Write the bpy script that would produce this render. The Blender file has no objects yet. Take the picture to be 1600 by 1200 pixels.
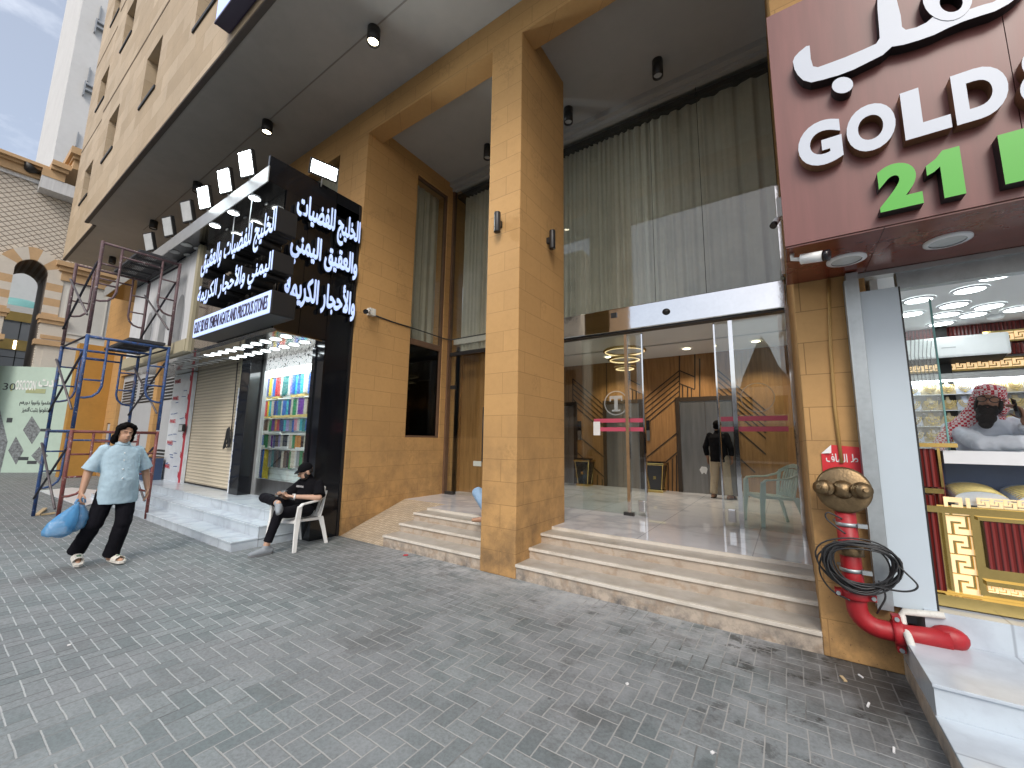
import bpy, bmesh, math, random
from mathutils import Vector, Matrix, Euler
random.seed(7)
C = bpy.context.scene.collection
SC = bpy.context.scene
R = math.radians
# ------------------------------------------------------------------ camera, sky, sun, exposure
CAMZ = 1.6
RX = Vector((0.8281, 0.5604, 0.0152)); DN = Vector((-0.0650, 0.1230, -0.9902)); FW = Vector((-0.5568, 0.8190, 0.1377))
cam = bpy.data.cameras.new('camera'); camo = bpy.data.objects.new('camera', cam); C.objects.link(camo)
fw = FW.normalized(); rx = (RX - fw*RX.dot(fw)).normalized(); up = rx.cross(fw)
camo.matrix_world = Matrix(((rx.x, up.x, -fw.x, 0), (rx.y, up.y, -fw.y, 0), (rx.z, up.z, -fw.z, CAMZ), (0, 0, 0, 1)))
cam.sensor_width = 36; cam.lens = 628.25/1600*36; cam.clip_end = 2000; cam.clip_start = 0.05
SC.camera = camo
W = bpy.data.worlds.new('World'); SC.world = W; W.use_nodes = True
SUN_EL, SUN_AZ = 42, 152      # azimuth from +y clockwise
def world():
    t = W.node_tree; t.nodes.clear()
    out = t.nodes.new('ShaderNodeOutputWorld'); bg = t.nodes.new('ShaderNodeBackground')
    sky = t.nodes.new('ShaderNodeTexSky'); sky.sky_type = 'NISHITA'; sky.sun_disc = False
    sky.sun_elevation = R(SUN_EL); sky.sun_rotation = R(SUN_AZ); sky.air_density = 1.0; sky.dust_density = 3.5; sky.ozone_density = 1.3
    tc = t.nodes.new('ShaderNodeTexCoord'); mp = t.nodes.new('ShaderNodeMapping'); mp.inputs['Scale'].default_value = (1, 1, 2.4)
    nz = t.nodes.new('ShaderNodeTexNoise'); nz.inputs['Scale'].default_value = 2.6; nz.inputs['Detail'].default_value = 9; nz.inputs['Roughness'].default_value = 0.58
    rp = t.nodes.new('ShaderNodeValToRGB'); rp.color_ramp.elements[0].position = 0.48; rp.color_ramp.elements[0].color = (0.19, 0.19, 0.19, 1); rp.color_ramp.elements[1].position = 0.78
    rp.color_ramp.elements[1].color = (0.85, 0.85, 0.85, 1)
    mx = t.nodes.new('ShaderNodeMix'); mx.data_type = 'RGBA'; mx.inputs[7].default_value = (10.5, 10.8, 11.4, 1)
    L = t.links.new
    L(tc.outputs['Generated'], mp.inputs['Vector']); L(mp.outputs[0], nz.inputs['Vector']); L(nz.outputs['Fac'], rp.inputs[0]); L(rp.outputs[0], mx.inputs[0])
    L(sky.outputs[0], mx.inputs[6]); L(mx.outputs[2], bg.inputs[0]); L(bg.outputs[0], out.inputs[0])
    bg.inputs[1].default_value = 0.118
world()
sl = bpy.data.lights.new('sun', 'SUN'); sl.energy = 1.0; sl.angle = R(20); sl.color = (1, 0.95, 0.88)
so = bpy.data.objects.new('sun', sl); C.objects.link(so)
az = R(SUN_AZ); so.rotation_euler = (-Vector((math.sin(az)*math.cos(R(SUN_EL)), math.cos(az)*math.cos(R(SUN_EL)), math.sin(R(SUN_EL))))).to_track_quat('-Z', 'Y').to_euler()
SC.view_settings.view_transform = 'Standard'; SC.view_settings.look = 'None'; SC.view_settings.exposure = 0.52; SC.view_settings.gamma = 1
SC.render.engine = 'CYCLES'; SC.cycles.use_denoising = True; SC.cycles.max_bounces = 8; SC.cycles.transparent_max_bounces = 12
SC.cycles.sample_clamp_indirect = 6; SC.cycles.caustics_reflective = False; SC.cycles.caustics_refractive = False
SC.render.film_transparent = False

def pix(x, y, ax, val):
    """point on the world plane axis=val seen at photo pixel x,y (used to read sizes off the photo)"""
    d = rx*((x-800)/628.25) - up*((y-600)/628.25) + fw
    o = Vector((0, 0, CAMZ)); t = (val-o[ax])/d[ax]
    return o + d*t

# ------------------------------------------------------------------ materials
class NT:
    def __init__(s, name):
        s.m = bpy.data.materials.new(name); s.m.use_nodes = True; s.t = s.m.node_tree
        s.b = s.t.nodes['Principled BSDF']; s.o = s.t.nodes['Material Output']
    def n(s, typ, props=None, **inp):
        nd = s.t.nodes.new('ShaderNode'+typ)
        for k, v in (props or {}).items(): setattr(nd, k, v)
        for k, v in inp.items():
            k = k.replace('_', ' ') if k not in nd.inputs else k
            key = int(k[1:]) if (k[0] == 'i' and k[1:].isdigit()) else k
            s.set(nd.inputs[key], v)
        return nd
    def set(s, sock, v):
        if hasattr(v, 'outputs'): v = v.outputs[0]
        if isinstance(v, bpy.types.NodeSocket): s.t.links.new(v, sock)
        else:
            if isinstance(v, (tuple, list)) and len(v) == 3 and sock.type == 'RGBA': v = (*v, 1)
            sock.default_value = v
    def math(s, op, a, b=0.0, c=None, clamp=False):
        nd = s.n('Math', {'operation': op, 'use_clamp': clamp}); s.set(nd.inputs[0], a); s.set(nd.inputs[1], b)
        if c is not None: s.set(nd.inputs[2], c)
        return nd.outputs[0]
    def mix(s, f, a, b, blend='MIX'):
        nd = s.n('Mix', {'data_type': 'RGBA', 'blend_type': blend}); s.set(nd.inputs[0], f); s.set(nd.inputs[6], a); s.set(nd.inputs[7], b)
        return nd.outputs[2]
    def ramp(s, f, p0, p1):
        nd = s.n('MapRange', {'clamp': True}); s.set(nd.inputs[0], f); nd.inputs[1].default_value = p0; nd.inputs[2].default_value = p1
        return nd.outputs[0]
    def noise(s, vec, scale, detail=6, rough=0.55):
        nd = s.n('TexNoise'); s.set(nd.inputs['Vector'], vec); nd.inputs['Scale'].default_value = scale; nd.inputs['Detail'].default_value = detail; nd.inputs['Roughness'].default_value = rough
        return nd.outputs['Fac']
    def pos(s): return s.n('NewGeometry').outputs['Position']
    def obj(s): return s.n('TexCoord').outputs['Object']
    def bump(s, h, strength=0.3, dist=0.01):
        nd = s.n('Bump'); nd.inputs['Strength'].default_value = strength; nd.inputs['Distance'].default_value = dist; s.set(nd.inputs['Height'], h)
        s.t.links.new(nd.outputs[0], s.b.inputs['Normal'])
    def base(s, v): s.set(s.b.inputs['Base Color'], v)
    def rough(s, v): s.set(s.b.inputs['Roughness'], v)

def mul(c, k): return tuple(min(1, x*k) for x in c)
def M(name, col, rough=0.6, var=0.12, scale=5, metal=0.0, bump=0.0, spec=0.5, dirt=0.0, bscale=40, emit=None, estr=1.0, coat=0.0):
    """plain procedural material: two octaves of tone variation, optional dirt specks and bump"""
    q = NT(name); p = q.obj()
    n1 = q.noise(p, scale, 5); n2 = q.noise(p, scale*7, 4)
    f = q.math('ADD', q.math('MULTIPLY', n1, 0.7), q.math('MULTIPLY', n2, 0.3))
    c = q.mix(q.ramp(f, 0.3, 0.7), mul(col, 1-var), mul(col, 1+var))
    if dirt:
        d = q.ramp(q.noise(p, scale*2.3, 8, 0.7), 0.55, 0.75)
        c = q.mix(q.math('MULTIPLY', d, dirt), c, mul(col, 0.45))
    q.base(c); q.rough(q.math('ADD', rough-0.06, q.math('MULTIPLY', n2, 0.12)) if rough > 0.1 else rough)
    q.b.inputs['Metallic'].default_value = metal; q.b.inputs['Specular IOR Level'].default_value = spec
    if coat: q.b.inputs['Coat Weight'].default_value = coat; q.b.inputs['Coat Roughness'].default_value = 0.05
    if bump: q.bump(q.noise(p, bscale, 5), bump, 0.01)
    if emit: q.b.inputs['Emission Color'].default_value = (*emit, 1); q.b.inputs['Emission Strength'].default_value = estr
    return q.m

def uvwall(q):
    """u = x + y, v = z : runs continuously along walls that face the street or the side"""
    s = q.n('SeparateXYZ'); q.set(s.inputs[0], q.pos())
    c = q.n('CombineXYZ'); q.set(c.inputs[0], q.math('ADD', s.outputs[0], s.outputs[1])); q.set(c.inputs[1], s.outputs[2])
    return c.outputs[0], s
def brickmat(name, col, bw, rh, mortar, ms=0.006, var=0.1, rough=0.75, bump=0.25, offs=0.5, tint=None, grime=0.0, worn=0.0):
    q = NT(name); v, s = uvwall(q)
    wob = q.noise(q.pos(), 1.3, 2)
    b = q.n('TexBrick', {'offset': offs}); q.set(b.inputs['Vector'], v)
    b.inputs['Scale'].default_value = 1; b.inputs['Brick Width'].default_value = bw; b.inputs['Row Height'].default_value = rh
    b.inputs['Mortar Size'].default_value = ms; b.inputs['Mortar Smooth'].default_value = 0.3; b.inputs['Bias'].default_value = 0
    b.inputs['Color1'].default_value = (*mul(col, 1-var), 1); b.inputs['Color2'].default_value = (*(tint or mul(col, 1+var)), 1); b.inputs['Mortar'].default_value = (*mortar, 1)
    c = b.outputs['Color']
    n1 = q.noise(q.pos(), 1.1, 7, 0.6); n2 = q.noise(q.pos(), 14, 6, 0.65)
    c = q.mix(0.5, c, q.mix(q.ramp(n1, 0.3, 0.7), mul(col, 1-var*0.9), mul(col, 1+var*0.9)))
    c = q.mix(q.math('MULTIPLY', q.ramp(n2, 0.45, 0.8), 0.25), c, mul(col, 0.7))
    # mortar lines are broken up by paint
    mfac = q.math('MULTIPLY', b.outputs['Fac'], q.math('MULTIPLY', q.ramp(n1, 0.36, 0.62), 0.75))
    c = q.mix(mfac, c, mortar)
    if grime:
        g = q.math('MULTIPLY', q.ramp(q.noise(q.pos(), 2.6, 8, 0.7), 0.40, 0.66), q.math('MULTIPLY', q.ramp(s.outputs[2], 2.2, 0.0), grime))
        c = q.mix(g, c, (0.16, 0.10, 0.05))
        sp = q.math('MULTIPLY', q.ramp(q.noise(q.pos(), 55, 3), 0.68, 0.72), q.ramp(s.outputs[2], 1.8, 0.2))
        c = q.mix(q.math('MULTIPLY', sp, 0.7), c, (0.10, 0.06, 0.035))
    if worn:
        w = q.math('MULTIPLY', q.ramp(q.noise(q.pos(), 1.9, 3, 0.4), 0.6, 0.66), q.ramp(q.noise(q.pos(), 24, 6, 0.7), 0.45, 0.6))
        c = q.mix(q.math('MULTIPLY', w, worn), c, mul(col, 0.62))
    q.base(c); q.rough(q.math('ADD', rough-0.08, q.math('MULTIPLY', n2, 0.16)))
    h = q.math('SUBTRACT', q.math('MULTIPLY', n2, 0.35), q.math('MULTIPLY', b.outputs['Fac'], 0.8))
    q.bump(h, bump, 0.008)
    return q.m

def paver_mat():
    q = NT('grey_pavers'); s = q.n('SeparateXYZ')
    # small lateral wobble so joints are not ruler straight
    nv = q.n('TexNoise'); q.set(nv.inputs['Vector'], q.pos()); nv.inputs['Scale'].default_value = 3.0; nv.inputs['Detail'].default_value = 2
    vm = q.n('VectorMath', {'operation': 'MULTIPLY_ADD'}); q.set(vm.inputs[0], nv.outputs['Color']); vm.inputs[1].default_value = (0.018, 0.018, 0); q.set(vm.inputs[2], q.pos())
    q.set(s.inputs[0], vm.outputs[0]); Wd = 0.0985
    X = q.math('DIVIDE', s.outputs[0], Wd); Y = q.math('DIVIDE', s.outputs[1], Wd)
    I = q.math('FLOOR', X); J = q.math('FLOOR', Y); U = q.math('SUBTRACT', X, I); V = q.math('SUBTRACT', Y, J)
    K = q.math('FLOORED_MODULO', q.math('SUBTRACT', I, J), 4.0)
    def isk(k): return q.math('COMPARE', K, float(k), 0.1)
    k0, k1, k2, k3 = isk(0), isk(1), isk(2), isk(3)
    big = 2.0
    dl = q.math('MULTIPLY_ADD', k1, big, U); dr = q.math('MULTIPLY_ADD', k0, big, q.math('SUBTRACT', 1.0, U))
    db = q.math('MULTIPLY_ADD', k2, big, V); dt = q.math('MULTIPLY_ADD', k3, big, q.math('SUBTRACT', 1.0, V))
    d = q.math('MINIMUM', q.math('MINIMUM', dl, dr), q.math('MINIMUM', db, dt))
    d = q.math('ADD', d, q.math('MULTIPLY', q.math('SUBTRACT', q.noise(q.pos(), 60, 3), 0.5), 0.06))
    joint = q.ramp(d, 0.056, 0.026)
    idx = q.math('SUBTRACT', I, k1); idy = q.math('SUBTRACT', J, k2)
    cv = q.n('CombineXYZ'); q.set(cv.inputs[0], idx); q.set(cv.inputs[1], idy)
    wn = q.n('TexWhiteNoise', {'noise_dimensions': '2D'}); q.set(wn.inputs['Vector'], cv.outputs[0])
    p = q.pos()
    c = q.mix(wn.outputs['Value'], (0.140, 0.172, 0.178), (0.240, 0.268, 0.274))
    hue = q.ramp(q.noise(p, 0.9, 3), 0.4, 0.6); c = q.mix(q.math('MULTIPLY', hue, 0.5), c, (0.215, 0.215, 0.225))
    n2 = q.noise(p, 45, 8, 0.7); c = q.mix(q.math('MULTIPLY', q.ramp(n2, 0.42, 0.70), 0.6), c, (0.085, 0.092, 0.096))
    # broad pale scuffs and dark stains, heavier by the building line
    s2 = q.n('SeparateXYZ'); q.set(s2.inputs[0], p)
    near = q.math('MULTIPLY', q.ramp(s2.outputs[1], 1.2, 4.0), q.ramp(s2.outputs[0], -5.5, -2.5))
    pale = q.math('MULTIPLY', q.ramp(q.noise(p, 2.2, 8, 0.68), 0.47, 0.66), q.math('ADD', 0.16, q.math('MULTIPLY', near, 0.6)))
    c = q.mix(pale, c, (0.35, 0.37, 0.385))
    dk = q.math('MULTIPLY', q.ramp(q.noise(p, 1.5, 9, 0.74), 0.53, 0.62), q.math('ADD', 0.16, q.math('MULTIPLY', near, 0.65)))
    c = q.mix(dk, c, (0.060, 0.058, 0.055))
    vo = q.n('TexVoronoi'); q.set(vo.inputs['Vector'], p); vo.inputs['Scale'].default_value = 3.2
    wn3 = q.n('TexWhiteNoise', {'noise_dimensions': '3D'}); q.set(wn3.inputs['Vector'], vo.outputs['Color'])
    gum = q.math('MULTIPLY', q.ramp(q.math('ADD', vo.outputs['Distance'], q.math('MULTIPLY', n2, 0.06)), 0.085, 0.06), q.ramp(wn3.outputs['Value'], 0.55, 0.6))
    c = q.mix(q.math('MULTIPLY', gum, 0.55), c, (0.035, 0.035, 0.037))
    wh = q.math('MULTIPLY', q.math('MULTIPLY', q.ramp(s2.outputs[1], 3.3, 4.0), q.ramp(s2.outputs[0], -5.6, -4.4)), q.ramp(q.noise(p, 3.6, 9, 0.72), 0.40, 0.62)); c = q.mix(q.math('MULTIPLY', wh, 0.8), c, (0.42, 0.43, 0.44))
    # dark oily spill by the standpipe
    dx = q.math('SUBTRACT', s2.outputs[0], 0.35); dy = q.math('SUBTRACT', s2.outputs[1], 3.9)
    rr = q.math('SQRT', q.math('ADD', q.math('MULTIPLY', dx, dx), q.math('MULTIPLY', q.math('MULTIPLY', dy, dy), 0.8)))
    oil = q.ramp(q.math('ADD', rr, q.math('MULTIPLY', q.noise(p, 4, 8, 0.7), 1.3)), 1.50, 0.85)
    c = q.mix(q.math('MULTIPLY', oil, 0.85), c, (0.042, 0.036, 0.031)); blk = q.math('MULTIPLY', q.ramp(q.noise(p, 3.4, 7, 0.7), 0.57, 0.62), q.ramp(rr, 2.2, 0.5)); c = q.mix(q.math('MULTIPLY', blk, 0.8), c, (0.022, 0.020, 0.018))
    alongx = q.math('LESS_THAN', q.math('MINIMUM', db, dt), q.math('MINIMUM', dl, dr))
    # joints: lighting painted as pale one way, dark the other; sandy by the steps
    jc = q.mix(alongx, (0.055, 0.058, 0.060), (0.40, 0.42, 0.425)); jc = q.mix(q.math('MULTIPLY', q.ramp(s2.outputs[0], -4.2, -2.4), q.ramp(q.noise(p, 1.3, 4), 0.34, 0.5)), jc, (0.34, 0.34, 0.33))
    c = q.mix(q.math('MULTIPLY', joint, q.math('SUBTRACT', 0.95, q.math('MULTIPLY', oil, 0.6))), c, jc)
    q.base(c); q.rough(q.math('ADD', 0.5, q.math('MULTIPLY', n2, 0.3)))
    tilt = q.math('MULTIPLY', wn.outputs['Value'], 0.25)
    q.bump(q.math('ADD', tilt, q.math('SUBTRACT', q.math('MULTIPLY', n2, 0.3), joint)), 0.45, 0.006)
    return q.m

def glass_mat(name, tint=(1, 1, 1), refl=1.0, ior=1.5, rough=0.0):
    """thin sheet of glass: see-through plus a Fresnel mirror"""
    q = NT(name); t = q.t; t.nodes.remove(q.b)
    fr = q.n('Fresnel'); gm_ = q.n('NewGeometry'); q.set(fr.inputs['IOR'], q.math('ADD', ior, q.math('MULTIPLY', gm_.outputs['Backfacing'], 1/ior-ior)))
    tr = q.n('BsdfTransparent'); tr.inputs[0].default_value = (*tint, 1)
    gl = q.n('BsdfGlossy'); gl.inputs['Roughness'].default_value = rough; gl.inputs['Color'].default_value = (0.95, 0.97, 1, 1)
    mx = q.n('MixShader'); q.set(mx.inputs[0], q.math('MULTIPLY', fr.outputs[0], refl, clamp=True)); t.links.new(tr.outputs[0], mx.inputs[1]); t.links.new(gl.outputs[0], mx.inputs[2])
    t.links.new(mx.outputs[0], q.o.inputs[0]); return q.m
def emit_mat(name, col, st):
    q = NT(name); q.base(mul(col, 0.8)); q.rough(0.4); q.b.inputs['Emission Color'].default_value = (*col, 1); q.b.inputs['Emission Strength'].default_value = st; return q.m
def marble(name, col, vein, rough=0.12, vs=1.3, tile=None, vamt=0.5, spec=0.5, grime=0.0):
    q = NT(name); p = q.pos()
    ds = q.n('TexNoise'); q.set(ds.inputs['Vector'], p); ds.inputs['Scale'].default_value = vs; ds.inputs['Detail'].default_value = 6
    f = ds.outputs['Fac']; ve = q.ramp(q.math('ABSOLUTE', q.math('SUBTRACT', f, 0.5)), 0.05, 0.0)
    c = q.mix(q.math('MULTIPLY', ve, vamt), col, vein); c = q.mix(q.math('MULTIPLY', q.ramp(q.noise(p, 5, 7), 0.4, 0.7), 0.25), c, mul(col, 0.82))
    c = q.mix(q.math('MULTIPLY', q.ramp(q.noise(p, 30, 6, .7), 0.55, 0.75), 0.2), c, mul(vein, 0.8))
    if tile:
        s = q.n('SeparateXYZ'); q.set(s.inputs[0], p)
        def ln(o, off): 
            fr = q.math('FRACT', q.math('ADD', q.math('DIVIDE', o, tile), off)); return q.ramp(q.math('ABSOLUTE', q.math('SUBTRACT', fr, 0.5)), 0.494, 0.498)
        l = q.math('MAXIMUM', ln(s.outputs[0], 0.31), ln(s.outputs[1], 0.12)); c = q.mix(q.math('MULTIPLY', l, 0.6), c, mul(vein, 0.6))
    if grime:
        s3 = q.n('SeparateXYZ'); q.set(s3.inputs[0], p); g = q.math('MULTIPLY', q.ramp(q.noise(p, 7, 8, .72), .40, .68), q.math('ADD', grime*.35, q.math('MULTIPLY', q.ramp(s3.outputs[2], .16, .0), grime))); c = q.mix(g, c, (0.13, 0.125, 0.12))
    q.base(c); q.rough(rough); q.b.inputs['Specular IOR Level'].default_value = spec
    return q.m
def wood_mat():
    q = NT('honey_wood_panel'); s = q.n('SeparateXYZ'); q.set(s.inputs[0], q.pos())
    c = q.n('CombineXYZ'); q.set(c.inputs[0], q.math('MULTIPLY', s.outputs[0], 9.0)); q.set(c.inputs[1], q.math('MULTIPLY', s.outputs[1], 9.0)); q.set(c.inputs[2], q.math('MULTIPLY', s.outputs[2], 0.6))
    n = q.noise(c.outputs[0], 2.2, 7, 0.6); w = q.noise(c.outputs[0], 9, 3)
    col = q.mix(q.ramp(n, 0.3, 0.7), (0.22, 0.112, 0.038), (0.39, 0.21, 0.08)); col = q.mix(q.math('MULTIPLY', w, 0.3), col, (0.16, 0.065, 0.018))
    q.base(col); q.rough(0.35); return q.m
def stripes(name, c1, c2, period, axis='z', duty=0.5, rough=0.5, bump=0.6, metal=0.0, dist=0.01):
    q = NT(name); s = q.n('SeparateXYZ'); q.set(s.inputs[0], q.pos())
    o = {'x': s.outputs[0], 'y': s.outputs[1], 'z': s.outputs[2]}[axis]
    f = q.math('FRACT', q.math('DIVIDE', o, period)); tri = q.math('ABSOLUTE', q.math('SUBTRACT', q.math('MULTIPLY', f, 2.0), 1.0))
    c = q.mix(q.ramp(tri, duty-0.12, duty+0.12), c1, c2); c = q.mix(q.math('MULTIPLY', q.noise(q.pos(), 6, 6), 0.25), c, mul(c1, 0.75))
    q.base(c); q.rough(rough); q.b.inputs['Metallic'].default_value = metal; q.bump(tri, bump, dist); return q.m
def lattice_mat():
    q = NT('cream_diamond_lattice'); s = q.n('SeparateXYZ'); q.set(s.inputs[0], q.pos())
    a = q.math('MULTIPLY', s.outputs[1], 3.6); b = q.math('MULTIPLY', s.outputs[2], 4.6)
    def ln(e): return q.ramp(q.math('ABSOLUTE', q.math('SUBTRACT', q.math('FRACT', e), 0.5)), 0.40, 0.44)
    l = q.math('MAXIMUM', ln(q.math('ADD', a, b)), ln(q.math('SUBTRACT', a, b)))
    c = q.mix(l, (0.68, 0.63, 0.55), (0.20, 0.17, 0.14)); c = q.mix(q.math('MULTIPLY', q.noise(q.pos(), 9, 5), 0.3), c, (0.4, 0.34, 0.27))
    q.base(c); q.rough(0.8); q.bump(q.math('SUBTRACT', 1.0, l), 0.6, 0.03); return q.m
def keffiyeh_mat():
    q = NT('red_white_check_cloth'); p = q.obj(); ck = q.n('TexChecker'); q.set(ck.inputs['Vector'], p); ck.inputs['Scale'].default_value = 55
    ck.inputs[1].default_value = (0.50, 0.03, 0.05, 1); ck.inputs[2].default_value = (0.75, 0.66, 0.66, 1)
    q.base(ck.outputs[0]); q.rough(0.85); q.bump(q.noise(p, 14, 4), 0.5, 0.02); return q.m
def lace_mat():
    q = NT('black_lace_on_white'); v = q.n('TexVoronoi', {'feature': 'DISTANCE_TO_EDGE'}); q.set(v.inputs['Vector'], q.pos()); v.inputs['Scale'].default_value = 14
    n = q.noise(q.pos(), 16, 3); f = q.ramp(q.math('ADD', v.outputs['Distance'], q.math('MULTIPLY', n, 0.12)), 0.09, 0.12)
    c = q.mix(f, (0.03, 0.03, 0.03), (0.85, 0.88, 0.88)); q.base(c); q.rough(0.5); q.b.inputs['Emission Strength'].default_value = 0.5; q.set(q.b.inputs['Emission Color'], c); return q.m  # lace is given a glow of its own, though no lamp
def mosaic_mat():
    q = NT('tan_mosaic_tile'); b = q.n('TexBrick', {'offset': 0.0}); q.set(b.inputs['Vector'], q.pos()); b.inputs['Scale'].default_value = 1
    b.inputs['Brick Width'].default_value = 0.06; b.inputs['Row Height'].default_value = 0.06; b.inputs['Mortar Size'].default_value = 0.004
    b.inputs['Color1'].default_value = (0.42, 0.34, 0.24, 1); b.inputs['Color2'].default_value = (0.52, 0.43, 0.32, 1); b.inputs['Mortar'].default_value = (0.22, 0.18, 0.13, 1)
    c = q.mix(q.math('MULTIPLY', q.ramp(q.noise(q.pos(), 4, 7), 0.4, 0.7), 0.45), b.outputs[0], (0.28, 0.24, 0.19)); q.base(c); q.rough(0.7); q.bump(b.outputs['Fac'], 0.3, -0.004); return q.m
def streaky(name, col, rough=0.15, metal=0.0, spec=0.6):
    q = NT(name); s = q.n('SeparateXYZ'); q.set(s.inputs[0], q.pos()); cb = q.n('CombineXYZ')
    q.set(cb.inputs[0], q.math('MULTIPLY', s.outputs[0], 6.0)); q.set(cb.inputs[1], q.math('MULTIPLY', s.outputs[1], 6.0)); q.set(cb.inputs[2], q.math('MULTIPLY', s.outputs[2], 0.5))
    n = q.noise(cb.outputs[0], 2, 6, .6); q.base(q.mix(q.ramp(n, 0.3, 0.7), mul(col, 0.85), mul(col, 1.12))); q.rough(q.math('ADD', rough, q.math('MULTIPLY', n, 0.12)))
    q.b.inputs['Metallic'].default_value = metal; q.b.inputs['Specular IOR Level'].default_value = spec; return q.m

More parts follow.
